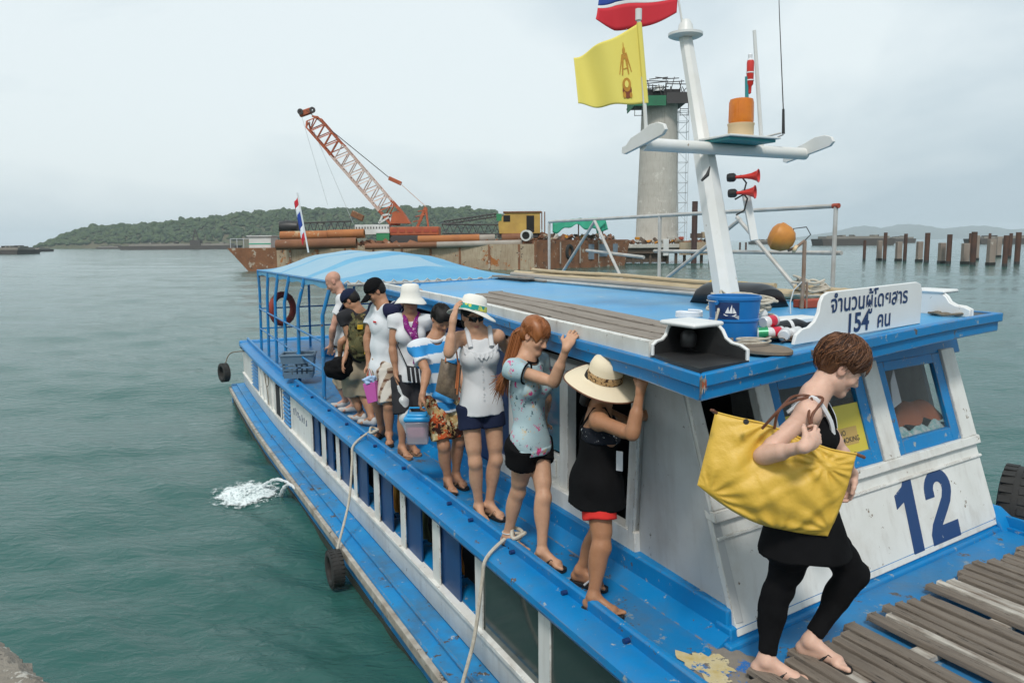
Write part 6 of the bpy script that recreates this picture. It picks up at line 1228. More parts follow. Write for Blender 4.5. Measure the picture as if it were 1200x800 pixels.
        S.rc(an, he + UP * .032 * k, .034 * k, .032 * k, .02); S.rc(an - UP * .008 * k + ff * .012 * k, ba + UP * .024 * k, .034 * k, .022 * k, .025); S.rc(he + UP * .026 * k, ba + UP * .02 * k, .028 * k, .024 * k, .02); S.rc(ba - fl * .022 * k + UP * .019 * k, ba + fl * .022 * k + UP * .019 * k, .02 * k, .02 * k, .015)
        for sdm in (-1, 1): S.el(an + fl * sdm * .03 * k - UP * .006 * k, (.010 * k, .013 * k, .013 * k), (fl, ff, UP), .015)
        setattr(p, 'toe' + nm, [])
        for i in range(5):
            o = (.030 - .0145 * i) * sd * -1; a = ba + fl * o * k + ff * (.012 - .004 * i) * k + UP * .014 * k; b = a + ff * (.046 - .006 * i) * k - UP * .002 * k; r_ = (.0135 if i == 0 else .0098 - .0005 * i) * k; S.rc(a, b, r_, r_ * .95, .006); getattr(p, 'toe' + nm).append(b)
    # arms
    for nm, s0, arm, hd_, sd in (('R', p.sR, armR, handR, -1), ('L', p.sL, armL, handL, 1)):
        e_, w_ = arm; el_ = on_ray(e_[0], e_[1], s0, .268 * k * al, e_[2]); wr = on_ray(w_[0], w_[1], el_, .232 * k * al, w_[2]); setattr(p, 'e' + nm, el_); setattr(p, 'w' + nm, wr)
        S.rc(s0, el_, (.042 if sex else .047) * k * fat, .034 * k, .03); S.rc(lerp(s0, el_, .2), lerp(s0, el_, .75), (.039 if sex else .043) * k * fat, .036 * k, .02); S.rc(el_, wr, .034 * k, .0235 * k, .015); S.rc(lerp(el_, wr, .12), lerp(el_, wr, .45), .039 * k, .034 * k, .02)
        d = hd_.get('d'); d = (P(*d[:2], wr.y + (d[2] if len(d) > 2 else 0)) - wr) if d else wr - el_; n = Vector(hd_.get('n', tuple(-p.la * sd)))
        tip = hand(S, wr, d, n, k, hd_.get('curl', .45), Vector(hd_.get('t', tuple(p.fw))), hd_.get('thumb', .5), hd_.get('spread', 1.0)); setattr(p, 'tip' + nm, tip); setattr(p, 'hd' + nm, wr + d.normalized() * .09 * k)
    # neck and head
    hx, hy, hz = p.hla, p.hfw, p.hup; hax = (hx, hy, hz); o = p.hd; p.hax = hax; q = k * .98
    def hp_(x, y, z): return o + hx * x * q + hy * y * q + hz * z * q
    p.hp = hp_
    S.rc(p.nk - p.u * .01, hp_(0, -.025, -.06), .054 * k, .047 * k, .03); S.rc(p.nk + p.fw * .02, hp_(0, .01, -.07), .04 * k, .036 * k, .03)
    S.el(hp_(0, -.014, .034), (.0745 * q, .094 * q, .082 * q), hax, .02); S.el(hp_(0, .026, -.03), (.060 * q, .064 * q, .074 * q), hax, .03); S.rc(hp_(-.042, .01, -.062), hp_(-.012, .070, -.095), .020 * q, .017 * q, .03); S.rc(hp_(.042, .01, -.062), hp_(.012, .070, -.095), .020 * q, .017 * q, .03)
    if face:
        S.el(hp_(0, .078, -.095), (.019 * q, .017 * q, .016 * q), hax, .02); S.el(hp_(0, .074, .020), (.048 * q, .020 * q, .012 * q), hax, .02)
        for sd in (-1, 1): S.el(hp_(sd * .031, .094, .000), (.017 * q, .014 * q, .011 * q), hax, .010, 1)
        S.rc(hp_(0, .085, .010), hp_(0, .109, -.029), .0075 * q, .0108 * q, .010); S.el(hp_(0, .098, -.036), (.012 * q, .011 * q, .008 * q), hax, .008)
        for sd in (-1, 1):
            S.el(hp_(sd * .031, .0775, .000), (.0145 * q, .0125 * q, .0125 * q), hax, .003); S.el(hp_(sd * .0125, .094, -.036), (.0085 * q, .0095 * q, .008 * q), hax, .008); S.el(hp_(sd * .038, .070, -.028), (.02 * q, .016 * q, .018 * q), hax, .025)
        S.el(hp_(0, .090, -.0565), (.021 * q, .0095 * q, .0062 * q), hax, .005); S.el(hp_(0, .088, -.0675), (.018 * q, .010 * q, .0072 * q), hax, .005); S.rc(hp_(-.022, .092, -.062), hp_(.022, .092, -.062), .0025, .0025, .004, 1)
        for sd in (-1, 1): S.el(hp_(sd * .075, -.006, -.008), (.010 * q, .020 * q, .031 * q), (hx, (hy + hz * .25).normalized(), (hz - hy * .25).normalized()), .008); S.el(hp_(sd * .086, .0, -.004), (.006 * q, .010 * q, .016 * q), hax, .006, 1)
    base = np.array(SKIN[skin])
    def col(v):
        c = np.tile(base, (len(v), 1)); w = v - V3(o); X, Y, Z = w @ V3(hx) / q, w @ V3(hy) / q, w @ V3(hz) / q
        def tint(m, t, a): c[:] = c * (1 - (m * a)[:, None]) + np.array(t) * (m * a)[:, None]
        if face:
            tint(np.exp(-((X / .021) ** 2 + ((Z + .062) / .010) ** 2) ** 2) * (Y > .07), (.36, .095, .085), .8)
            for sd in (-1, 1):
                tint(np.exp(-(((X - sd * .033) / .021) ** 2 + ((Z - .021 - .004 * (1 - ((X - sd * .033) / .02) ** 2)) / .0045) ** 2) ** 2) * (Y > .05), (.03, .018, .012), .85)
                tint(np.exp(-(((X - sd * .031) / .016) ** 2 + ((Z + .004) / .0042) ** 2) ** 2) * (Y > .06), (.02, .012, .01), .85); tint(np.exp(-(((X - sd * .038) / .02) ** 2 + ((Z + .03) / .02) ** 2)) * (Y > .04), (.55, .20, .16), .22)
            tint(np.exp(-((np.abs(X) - .075) / .02) ** 2 - ((Z + .008) / .035) ** 2 - ((Y + .006) / .03) ** 2) * (np.abs(X) > .066), (.60, .22, .17), .3)
        for t_ in list(p.tipR) + list(p.tipL): tint(np.exp(-(np.linalg.norm(v - V3(t_), axis=1) / .014) ** 2), base * .6 + np.array((.33, .12, .09)), .5)
        return c
    p.body = S.build('body', skin, p.root, h, col); p.tl = tl; return p
# ---- garments
def top(p, name, m, hem, hr, off=.012, sleeve=None, slr=(.058, .064), neckr=.085, neckd=.045, strap=None, fold=.0065, h=.009, col=None, sd=1, narrow=False):
    """hem: distance of the hem below the pelvis along the torso, hr: its half widths"""
    S = SDF(); k = p.k
    for c, r in p.tor[1:] + ([p.tor[0]] if hem > -.02 else []): S.el(c, tuple(x + off for x in r), p.ax, .05)
    for c in p.br: S.el(c, (.062 * k + off, .055 * k + off, .058 * k + off), p.ax, .035)
    S.ec(p.wa + p.u * .13 * k, p.pel - p.u * hem, (.088 * k, .066 * k), (hr[0] * k, hr[1] * k), p.la, .04)
    if not narrow: S.rc(p.sR + p.la * .04 * k, p.sL - p.la * .04 * k, .052 * k + off, .052 * k + off, .04)
    if sleeve:
        for s0, e in ((p.sR, p.eR), (p.sL, p.eL)): S.rc(lerp(p.nk, s0, .6), s0, .045 * k + off * .5, .05 * k + off, .03); S.ec(s0 - (e - s0) * .12, lerp(s0, e, sleeve), slr[0] * k, slr[1] * k, p.fw, .03)
    S.noise = folds(sd, fold); S.el(p.nk + p.fw * neckd * k + p.u * .04 * k, (neckr * k, .085 * k, .10 * k), p.ax, .008, 1)
    if narrow: S.cut(p.ch + p.u * narrow * k, p.u)
    S.cut(p.pel - p.u * hem, -p.u); o = S.build(name, m, p.root, h, col); return o
def strapline(p, pts, r, m, name='strap'): return MB().tube(pts, r, 6, raw=True).build(name, m, p.root)
def shorts(p, m, frac, off=.016, flare=.012, h=.009, col=None, fold=.004, sd=2, top_=.10, name='shorts'):
    S = SDF(); k = p.k; c, r = p.tor[0]; S.el(c, tuple(x + off for x in r), p.ax, .05); S.el(p.wa, tuple(x + off * .6 for x in p.tor[1][1]), p.ax, .05)
    for sd_ in (-1, 1): S.el(p.pel - p.fw * .05 * k + p.la * sd_ * .065 * k - p.u * .045 * k, (.082 * k + off, .082 * k + off, .088 * k + off), p.ax, .04)
    for hp, kn in ((p.hR, p.kR), (p.hL, p.kL)): S.ec(hp + (hp - kn) * .08, lerp(hp, kn, frac), .086 * k + off, lerp(.086, .056, frac) * k + off + flare, p.la, .03)
    S.noise = folds(sd, fold, 30, 14); S.cut(p.pel + p.u * top_, p.u); return S.build(name, m, p.root, h, col)
def leggings(p, m, h=.007):
    S = SDF(); k = p.k; c, r = p.tor[0]; S.el(c, tuple(x + .006 for x in r), p.ax, .05)
    for hp, kn, an, ff in ((p.hR, p.kR, p.aR, p.ffR), (p.hL, p.kL, p.aL, p.ffL)):
        S.rc(hp, kn, .094 * k, .062 * k, .045); S.rc(lerp(hp, kn, .15) + ff * .012 * k, lerp(hp, kn, .7) + ff * .016 * k, .080 * k, .065 * k, .03); S.ec(kn, lerp(kn, an, .9), .058 * k, .041 * k, p.la, .02); bk = (kn - an).cross(UP.cross(ff)).normalized(); bk = bk if bk.dot(ff) < 0 else -bk
        S.el(kn + ff * .014 * k, (.049 * k, .049 * k, .055 * k), (UP.cross(ff), ff, UP), .02); S.el(lerp(kn, an, .30) + bk * .018 * k, (.060 * k, .058 * k, .13 * k), (UP.cross(ff), bk, (kn - an).normalized()), .03)
    S.noise = folds(5, .0022, 45, 20); return S.build('leggings', m, p.root, h)
def sandals(p, m='sole_black', ms='sole_black', th=.020):
    k = p.k
    for nm in 'RL':
        he, ba, ff, fl = getattr(p, 'g' + nm); sd = -1 if nm == 'R' else 1; g = he.z; out = []
        for x, w_ in ((-.040, .012), (-.034, .026), (-.01, .034), (.05, .033), (.10, .039), (.15, .044), (.19, .041), (.215, .030), (.225, .012)): out.append((x, w_))
        pl = [he + ff * x * k + fl * w_ * k for x, w_ in out] + [he + ff * x * k - fl * w_ * k for x, w_ in reversed(out)]; n = len(pl)
        o = MB().add([tuple(q - UP * (th - .002)) for q in pl] + [tuple(q + UP * .004) for q in pl], [tuple(range(n - 1, -1, -1)), tuple(range(n, 2 * n))] + [(i, (i + 1) % n, n + (i + 1) % n, n + i) for i in range(n)], True).build('flip_flop', m, p.root, bevel=.003)
        big = getattr(p, 'toe' + nm)[0]; t0 = ba + ff * .022 * k - fl * sd * .0215 * k + UP * .006
        for s2 in (-1, 1): MB().tube([t0 + UP * .016, ba - ff * .035 * k + fl * s2 * .020 * k + UP * .047 * k, ba - ff * .075 * k + fl * s2 * .041 * k + UP * .004], [.0055, .0065, .007], 6, raw=True).build('thong_strap', ms, o)
        MB().tube([t0 - UP * .008, t0 + UP * .018], .005, 6, raw=True).build('toe_post', ms, o)
def shoes(p, m):
    for nm in 'RL':
        S = SDF(); k = p.k; he, ba, ff, fl = getattr(p, 'g' + nm); S.rc(he + UP * .03, ba + ff * .05 + UP * .022, .037 * k, .031 * k, .02); S.rc(he + UP * .06, lerp(he, ba, .45) + UP * .048, .036 * k, .030 * k, .03); S.rc(ba - fl * .014 + ff * .03 + UP * .02, ba + fl * .014 + ff * .03 + UP * .02, .028, .028, .02); S.cut(he - UP * .018, -UP); S.build('shoe', m, p.root, .009)
def strands(p, name, m, n, th, az, ln, r=(.0016, .0007), rad=(.080, .101, .090), c0=(0, -.014, .034), lift=(1.0, 1.06), crown=(0, -.35, .94), sd=1, wob=.12, seg=6, swirl=0):
    rs = np.random.RandomState(sd); mb = MB(); cr_ = Vector(crown).normalized(); x = cr_.cross(Vector((1, 0, 0))).normalized(); y = cr_.cross(x)
    for i in range(n):
        t0 = R(rs.uniform(*th)); a = R(rs.uniform(*az)); L_ = R(rs.uniform(*ln)); w1 = rs.normal(0, wob); lf = rs.uniform(*lift); pts = []
        for j in range(seg + 1):
            q = j / seg; t = t0 + L_ * q; aa = a + swirl * q + w1 * q * (1 + q) + .03 * math.sin(q * 5 + i); d = cr_ * math.cos(t) + (x * math.cos(aa) + y * math.sin(aa)) * math.sin(t); lq = 1 + (lf - 1) * (math.sin(q * 2.4) + .2) + (.02 * q if i % 7 == 0 else 0)
            pts.append(p.hp(c0[0] + d.x * rad[0] * lq, c0[1] + d.y * rad[1] * lq, c0[2] + d.z * rad[2] * lq))
        mb.tube(pts, [lerp(r[0], r[1], j / seg) for j in range(seg + 1)], 3, raw=True)
    return kind(mb.build(name, m, p.root, ang=180), 'stuff')
def haircap(p, m, low=-.03, front=.055, extra=(), h=.008, vol=1.0, name='hair', nape=1.0, side=1.0):
    S = SDF(); q = p.k * .98; S.el(p.hp(0, -.018, .036), (.083 * q * vol, .102 * q * vol, .092 * q * vol), p.hax, .02); S.el(p.hp(0, -.05, -.01 + .04 * (1 - nape)), (.072 * q * nape, .058 * q * nape, .07 * q * nape), p.hax, .03)
    for c, r in extra: S.el(p.hp(*c), tuple(x * q for x in r), p.hax, .03)
    S.el(p.hp(0, .13, -.05), (.068 * q, .10 * q, (front + .05) * q), p.hax, .012, 1)
    for sd in (-1, 1): S.el(p.hp(sd * .09, .025, -.045), (.045 * q, .05 * q * side, .05 * q * side), p.hax, .012, 1)
    S.noise = lambda X, Y, Z: .0025 * np.sin(90 * X + 40 * Z) * np.sin(80 * Y - 30 * Z); S.cut(p.hp(0, 0, low - .045), -p.hup); return S.build(name, m, p.root, h)
def hat(p, m, prof, c=(0, 0, .05), tilt=0, wav=None, name='hat', n=44, roll=0):
    a = (p.hup + p.hfw * math.sin(R(-tilt)) + p.hla * math.sin(R(roll))).normalized(); mb = MB(); mb.lathe(prof, p.hp(*c), a, n, wav); o = mb.build(name, m, p.root, ang=180); return o, a
# ---------------------------------------------------------------- 1. woman stepping off with the yellow bag
w1 = person('woman in black vest and leggings carrying a big yellow bag onto the planks', 'skin_pale', 64, 1.0, (938, 594), (951, 468), (984, 430, 82, 34), (897, 772), (949, 750), ((893, 534, False), (943, 523, False)), ((985, 530, True), (999, 556, True)),
            h=.0052, neck_dy=.02, head_dy=.02, fat=.90, knees=((913, 690, False), (1002, 672, False)), foot=(64, 50), handR=dict(d=(962, 508, .05), n=(.25, .95, .1), curl=.95, t=(0, 0, 1), thumb=.9, spread=.4), handL=dict(d=(997, 578), curl=.75, n=(-1, 0, 0), t=(0, -1, 0), spread=.4), lift=(0, .02))
S = SDF(); k = w1.k
for c, r in w1.tor: S.el(c, tuple(x + .009 for x in r), w1.ax, .05)
for c in w1.br: S.el(c, (.068, .060, .064), w1.ax, .035)
S.ec(w1.wa + w1.u * .10, w1.pel - w1.u * .20 * k + w1.fw * .03, (.085, .065), (.205, .205), w1.la, .05); S.rc(w1.hL, lerp(w1.hL, w1.kL, .55), .10, .09, .05); S.rc(w1.hR, lerp(w1.hR, w1.kR, .4), .10, .10, .05)
S.noise = folds(4, .004, 24, 7); S.el(w1.nk + w1.fw * .10 + w1.u * .02, (.085, .12, .135), w1.ax, .01, 1); S.cut(w1.ch + w1.u * .085, (w1.u - w1.fw * .2).normalized())
for q in (w1.sR, w1.sL): S.el(q - w1.u * .02, (.075, .085, .10), w1.ax, .012, 1)
S.build('tunic', 'cloth_black', w1.root, .007)
leggings(w1, 'cloth_black'); sandals(w1, th=.026)
for sd, nm in ((-1, 'R'), (1, 'L')):
    s0 = w1.sR if sd < 0 else w1.sL; up_ = lerp(w1.nk, s0, .62) + w1.u * .045 * k
    for o_, r_, m_ in ((.0, .010, 'cloth_white'), (.012, .008, 'cloth_black')):
        pts = [w1.ch + w1.fw * .108 * k + w1.la * sd * .075 + w1.u * .03, w1.ch + w1.fw * .085 * k + w1.la * sd * .085 + w1.u * .10 * k, up_ + w1.la * -sd * o_ + w1.u * .006 + w1.fw * .01, w1.ch - w1.fw * .085 * k + w1.la * sd * .08 + w1.u * .10 * k]
        if m_ == 'cloth_white': pts = [q + w1.la * sd * .012 for q in pts]
        out = []
        for i in range(len(pts) - 1):
            a, b, c, d = pts[max(0, i - 1)], pts[i], pts[i + 1], pts[min(len(pts) - 1, i + 2)]
            for j in range(6): u = j / 6; out.append(.5 * ((2 * b) + (c - a) * u + (2 * a - 5 * b + 4 * c - d) * u * u + (3 * b - a - 3 * c + d) * u ** 3))
        strapline(w1, out + [pts[-1]], r_, m_)
haircap(w1, 'hair_brown', low=-.03, front=.066, nape=.86, side=1.25, extra=(((0, .035, .088), (.066, .055, .036)), ((0, -.03, .085), (.075, .08, .045)), ((0, .075, .055), (.055, .028, .022))), h=.006, vol=1.04)
for q_, (hm_, n_) in enumerate((('hair_brown', 900), ('hair_light', 500), ('hair_dark', 700))):
    strands(w1, 'hair_strands', hm_, n_, (0, 70), (0, 360), (22, 60), rad=(.088, .110, .106), c0=(0, -.012, .036), lift=(1.0, 1.17), sd=3 + q_, wob=.16, r=(.0026, .0008), swirl=.55, crown=(.15, -.45, .88))
    strands(w1, 'hair_strands', hm_, n_ // 5, (52, 80), (55, 125), (8, 24), rad=(.088, .112, .106), c0=(0, -.004, .034), lift=(1.0, 1.10), sd=14 + q_, wob=.15, r=(.0024, .0008), swirl=.4)
    strands(w1, 'hair_strands', hm_, n_ // 3, (55, 100), (215, 325), (15, 34), rad=(.081, .104, .096), c0=(0, -.016, .028), lift=(1.0, 1.06), sd=26 + q_, wob=.12, r=(.0022, .0008))
# ---- yellow bag
mat('bag_yellow', (0.66, 0.42, 0.055), .5, (0.61, 0.375, 0.045), 5, .8, bump=(16, .55, .012))
def curve(pts, q):
    n = len(pts) - 1; x = min(q * n, n - 1e-6); i = int(x); u = x - i; a, b, c, d = pts[max(0, i - 1)], pts[i], pts[i + 1], pts[min(n, i + 2)]
    return tuple(.5 * (2 * b[j] + (c[j] - a[j]) * u + (2 * a[j] - 5 * b[j] + 4 * c[j] - d[j]) * u * u + (3 * b[j] - a[j] - 3 * c[j] + d[j]) * u ** 3) for j in (0, 1))
yb_ = w1.y0 - .185
TC = [(838, 483), (862, 489), (885, 494), (905, 500), (940, 514), (972, 526), (1004, 532)]; BC = [(817, 568), (838, 585), (862, 601), (890, 614), (920, 621), (948, 626), (970, 628)]; LC = [(838, 483), (831, 512), (824, 540), (817, 568)]; RC = [(1004, 532), (996, 560), (986, 590), (970, 628)]
def bag_pt(u, v, sd):
    a, b, c, d = curve(TC, u), curve(BC, u), curve(LC, v), curve(RC, v)
    q = [(1 - v) * a[j] + v * b[j] + (1 - u) * c[j] + u * d[j] - ((1 - u) * (1 - v) * TC[0][j] + u * (1 - v) * TC[-1][j] + (1 - u) * v * BC[0][j] + u * v * BC[-1][j]) for j in (0, 1)]
    e = max(0, math.sin(math.pi * u)) ** .55; bel = e * (max(0, math.sin(math.pi * min(1, (.04 + .96 * v)) ** 1.25)) ** .6)
    th = .080 * bel * (1 if sd < 0 else .75) - (.055 * math.exp(-((u - .43) / .17) ** 2 - ((v - .30) / .25) ** 2) if sd < 0 else 0)
    wr = 0
    for (cx, cy, an, fr, am) in ((.55, -.05, 0, 34, .012), (.80, .2, .6, 26, .009), (.1, .95, 0, 30, .009), (.62, 1.05, 0, 22, .010), (.95, .9, 1, 24, .008)):
        aa = math.atan2(v - cy, u - cx); rr_ = math.hypot(u - cx, v - cy); wr += am * math.sin(fr * .5 * aa + 5 * rr_ + an) * math.exp(-rr_ * 2.4) * min(1, rr_ * 9)
    wr += .004 * math.sin(16 * u + 5 * v + 2 * math.sin(7 * v)) * math.sin(9 * v + 3 * u) + .010 * max(0, math.sin(21 * u + 14 * v) - .45) * bel - .012 * max(0, math.sin(13 * u - 9 * v + 2) - .75) * bel
    p = P(q[0], q[1], w1.y0 - (.065 + .145 * u + .055 * v * (1 - u))); return tuple(p + Vector((0, sd * (th + wr * min(1, bel * 2)), 0)))
bag = thing('yellow_bag', 'large yellow nylon tote bag with brown leather trim hanging from her shoulder', 'bag', P(900, 620, yb_))
m = MB(); m.grid(lambda u, v: bag_pt(u, v, -1), 90, 60, raw=True); m.grid(lambda u, v: bag_pt(u, 1 - v, 1), 60, 40, raw=True); m.build('bag_body', 'bag_yellow', bag, ang=180)
MB().tube([Vector(bag_pt(i / 30, 0, -1)) + UP * .002 for i in range(31)], .0045, 6, raw=True).build('zip_edge', 'bag_yellow', bag)
for (u, v, du, dv) in ((838, 483, -4, -3), (1004, 532, 10, 4)): a = P(u, v, yb_); b = P(u + du, v + dv, yb_ - .01); m = MB(); m.beam(tuple(a + (a - b) * .3), tuple(b), .022, .012); m.build('leather_tab', 'leather_brown', bag, bevel=.003)
a = P(874, 494, yb_ - .02); m = MB(); m.lathe([(0, 0), (.012, 0), (.012, .006), (0, .007)], a, (.1, -1, .3), 14); m.build('snap_button', 'sole_black', bag)
for q in ((-.030, .0), (.018, .012)):
    sp_ = w1.sR + w1.la * .045 + w1.u * .062 + w1.fw * q[0] * .4; pts = [P(902 + q[0] * 300, 502, yb_ + .01), P(915, 478, w1.y0 - .20), lerp(w1.sR, w1.nk, .22) + w1.u * .055 + w1.fw * (-.035 + q[0]), lerp(w1.sR, w1.nk, .30) + w1.u * .055 + w1.fw * (.035 + q[0]), P(950 + q[0] * 80, 488, w1.y0 - .19), P(955, 515, w1.y0 - .21), P(958, 525, yb_)]
    cv = lambda t_: [pts[min(int(t_ * 6), 5)][j] for j in range(3)]
    out = []
    for i in range(len(pts) - 1):
        A_1, b, c, d = pts[max(0, i - 1)], pts[i], pts[i + 1], pts[min(len(pts) - 1, i + 2)]
        for j in range(8): u = j / 8; out.append(.5 * ((2 * b) + (c - A_1) * u + (2 * A_1 - 5 * b + 4 * c - d) * u * u + (3 * b - A_1 - 3 * c + d) * u ** 3))
    MB().tube(out + [pts[-1]], .0062, 6, raw=True).build('bag_handle', 'leather_brown', bag)
# ---------------------------------------------------------------- 2. woman in the big straw hat
w2 = person('woman under a wide straw hat with leopard band beside the cabin door', 'skin_brown', 84, .93, (700, 563), (702, 478), (705, 452, 80, 20), (695, 698), (680, 667), ((741, 509, False), (751, 456, False)), ((738, 497, True), (754, 487, False)),
            h=.0055, dy=.05, fat=.93, foot=(58, 54), handR=dict(d=(757, 430, .03), n=(.6, .6, .0), curl=.35, t=(-1, 0, .2)), handL=dict(d=(765, 487, .03), n=(0, 1, 0), curl=.2))
S = SDF(); k = w2.k
for c, r in w2.tor[1:]: S.el(c, tuple(x + .012 for x in r), w2.ax, .05)
S.el(w2.pel - w2.u * .01, (.182 * k, .150 * k, .15 * k), w2.ax, .05); S.el(w2.pel - w2.fw * .05 - w2.u * .03, (.155 * k, .115 * k, .13 * k), w2.ax, .04)
S.ec(w2.wa + w2.u * .12, w2.pel - w2.u * .115, (.088, .07), (.205, .165), w2.la, .04); S.noise = folds(3, .005, 24, 5); S.cut(w2.ch + w2.u * .0 * k, w2.u); S.cut(w2.pel - w2.u * .115, -w2.u); S.build('smock_top', 'cloth_black', w2.root, .008)
S = SDF(); S.el(w2.ch, tuple(x + .016 for x in w2.tor[2][1]), w2.ax, .05)
for c in w2.br: S.el(c, (.068, .06, .062), w2.ax, .035)
S.cut(w2.ch + w2.u * .065 * k, (w2.u - w2.fw * .35).normalized()); S.cut(w2.ch - w2.u * .045 * k, -w2.u); S.build('dotted_bodice', 'dots', w2.root, .008)
for sd in (-1, 1):
    s0 = w2.sR if sd < 0 else w2.sL; strapline(w2, [w2.ch + w2.fw * .10 * k + w2.la * sd * .07 + w2.u * .04, lerp(w2.nk, s0, .6) + w2.u * .05 * k + w2.fw * .03, lerp(w2.nk, s0, .6) + w2.u * .045 * k - w2.fw * .03, w2.ch - w2.fw * .108 * k + w2.la * sd * .075 + w2.u * .03, w2.ch - w2.fw * .112 * k + w2.la * sd * .06 - w2.u * .03], .006, 'cloth_black')
shorts(w2, 'cloth_red', .50, off=.010, flare=.022); sandals(w2, 'sole_black', 'strap_silver')
haircap(w2, 'hair_black', low=-.10, front=.03, extra=(((0, -.06, -.09), (.065, .04, .10)),)); strands(w2, 'hair_strands', 'hair_black', 200, (70, 110), (200, 340), (40, 75), sd=2, r=(.003, .0015))
o, a = hat(w2, 'hat_straw', [(.0, .130), (.05, .127), (.080, .112), (.093, .08), (.098, .03), (.102, .0), (.13, -.008), (.17, -.014), (.212, -.022), (.222, -.027), (.221, -.031), (.17, -.020), (.12, -.016), (.10, -.006)], (0, 0, .050), 8, lambda i, t: (.016 * math.sin(2 * t + 1) + .008 * math.sin(3 * t)) * (1 if i > 6 and i < 13 else 0) * max(0, (min(i, 9) - 5) / 4), roll=-17)
m = MB(); m.lathe([(.1035, .0), (.1005, .03), (.0985, .042), (.1025, .0)], w2.hp(0, 0, .054), a, 44); m.build('hat_band', 'leopard', o, ang=180)
m = MB(); m.tube([Vector(o.location) + W[w2.root] * 0 + q for q in []] or [w2.hp(0, 0, .050) + a * (-.029 + (.016 * math.sin(2 * t + 1) + .008 * math.sin(3 * t)) * .95) + (a.orthogonal().normalized() * math.cos(t) + a.cross(a.orthogonal().normalized()) * math.sin(t)) * .2215 for t in [i * 2 * math.pi / 44 for i in range(44)]], .0045, 5, closed=True, raw=True); m.build('brim_edge', 'leather_brown', o)
put(MB().obox(P(726, 540, w2.y0 - .12), Vector((.018, .0, -.003)), Vector((0, .004, 0)), Vector((0, 0, .055))), 'paper_tag', 'cloth_white', 'white paper tag hanging at the hip of the straw hat woman', 'tag', bevel=.002)
# ---------------------------------------------------------------- 3. woman with ginger hair
w3 = person('woman with ginger ponytail in a pale blue floral blouse and black shorts', 'skin_light_tan', 52, .93, (621, 514), (617, 420), (627, 393, 52, 26, -4), (595, 626), (635, 645), ((649, 448, False), (664, 407, False)), ((640, 465, True), (637, 495, True)),
            h=.0055, dy=.03, fat=.88, al=1.13, knees=((607, 576, False), (637, 583, False)), foot=(42, 50), handR=dict(d=(673, 388, .05), n=(.35, .9, -.2), curl=.6, t=(-.9, .2, .4)), handL=dict(n=(0, 1, 0)))
top(w3, 'floral_blouse', 'cloth_floral', .06, (.155, .120), off=.012, sleeve=.34, slr=(.058, .064), neckr=.070, neckd=.03, fold=.006, sd=5)
S = SDF(); S.ec(w3.pel - w3.u * .045, w3.pel - w3.u * .085, (.168 * w3.k, .135 * w3.k), (.160 * w3.k, .128 * w3.k), w3.la, .0); S.noise = folds(7, .003, 60, 4); S.build('blouse_band', 'cloth_floral', w3.root, .008)
S = SDF(); 
for q, e in ((w3.sR, w3.eR), (w3.sL, w3.eL)): MB().tube([lerp(q, e, .345) + ((e - q).orthogonal().normalized() * math.cos(t) + (e - q).normalized().cross((e - q).orthogonal().normalized()) * math.sin(t)) * .0655 for t in [i * .3927 for i in range(16)]], .006, 6, closed=True, raw=True).build('sleeve_trim', 'cloth_black', w3.root)
MB().tube([w3.nk + w3.u * .012 + (w3.la * math.cos(t) * .062 + w3.fw * (math.sin(t) * .062 + .012) - w3.u * .035 * max(0, math.sin(t))) for t in [i * .314 for i in range(20)]], .006, 6, closed=True, raw=True).build('neck_trim', 'cloth_black', w3.root)
shorts(w3, 'cloth_black', .36, off=.014, flare=.016); sandals(w3)
haircap(w3, 'hair_ginger', low=-.06, front=.048, extra=(((0, -.02, .075), (.074, .085, .045)), ((-.055, .035, .01), (.022, .04, .06))), h=.007, vol=1.03)
strands(w3, 'hair_strands', 'hair_ginger', 750, (0, 60), (0, 360), (35, 75), rad=(.084, .104, .096), lift=(1.0, 1.07), sd=8, wob=.15, r=(.0018, .0009), crown=(0, -.1, 1))
m = MB(); rs = np.random.RandomState(5)
for i in range(170):
    o_ = Vector(rs.normal(0, .011, 3)); e_ = Vector(rs.normal(0, .016, 3)); st = w3.hp(-.02, -.085, -.0) + o_
    pts = [st, w3.hp(-.03, -.115, -.05) + o_ * 1.3, P(604, 428, w3.y0 - .05) + o_ * 1.4 - w3.fw * .05, P(597, 446, w3.y0 - .09) + e_ * .9 - w3.fw * .05, P(592, 452 + rs.uniform(-4, 12), w3.y0 - .10) + e_ * 1.6 - w3.fw * .05]
    m.tube(pts, [.0032, .0036, .0032, .0026, .0012], 4, raw=True)
kind(m.build('ponytail', 'hair_ginger', w3.root, ang=180), 'stuff')
# ---------------------------------------------------------------- 4. woman in white blouse, sunglasses and white hat
w4 = person('woman in white sleeveless blouse and navy shorts holding her white hat', 'skin_light_tan', 14, .94, (563, 472), (560, 389), (554, 370, 24, 10), (561, 592), (573, 590), ((526, 414, False), (531, 375, False)), ((597, 413, True), (603, 383, False)),
            h=.006, dy=.0, fat=.90, foot=(16, 42), handR=dict(d=(536, 352, .05), n=(.8, .5, 0), curl=.35, t=(.3, .8, .2)), handL=dict(d=(610, 372, .10), n=(.2, .9, -.3), curl=.4, t=(0, .2, 1)))
top(w4, 'white_blouse', 'cloth_white', .075, (.175, .135), off=.016, neckr=.080, neckd=.055, fold=.0045, sd=8, narrow=.13)
for sd in (-1, 1):
    s0 = w4.sR if sd < 0 else w4.sL; MB().tube([w4.ch + w4.fw * .10 + w4.la * sd * .075 + w4.u * .07, lerp(w4.nk, s0, .55) + w4.u * .052 + w4.fw * .02, w4.ch - w4.fw * .095 + w4.la * sd * .08 + w4.u * .08], .018, 8, raw=True).build('blouse_strap', 'cloth_white', w4.root)
k = w4.k; m = MB()
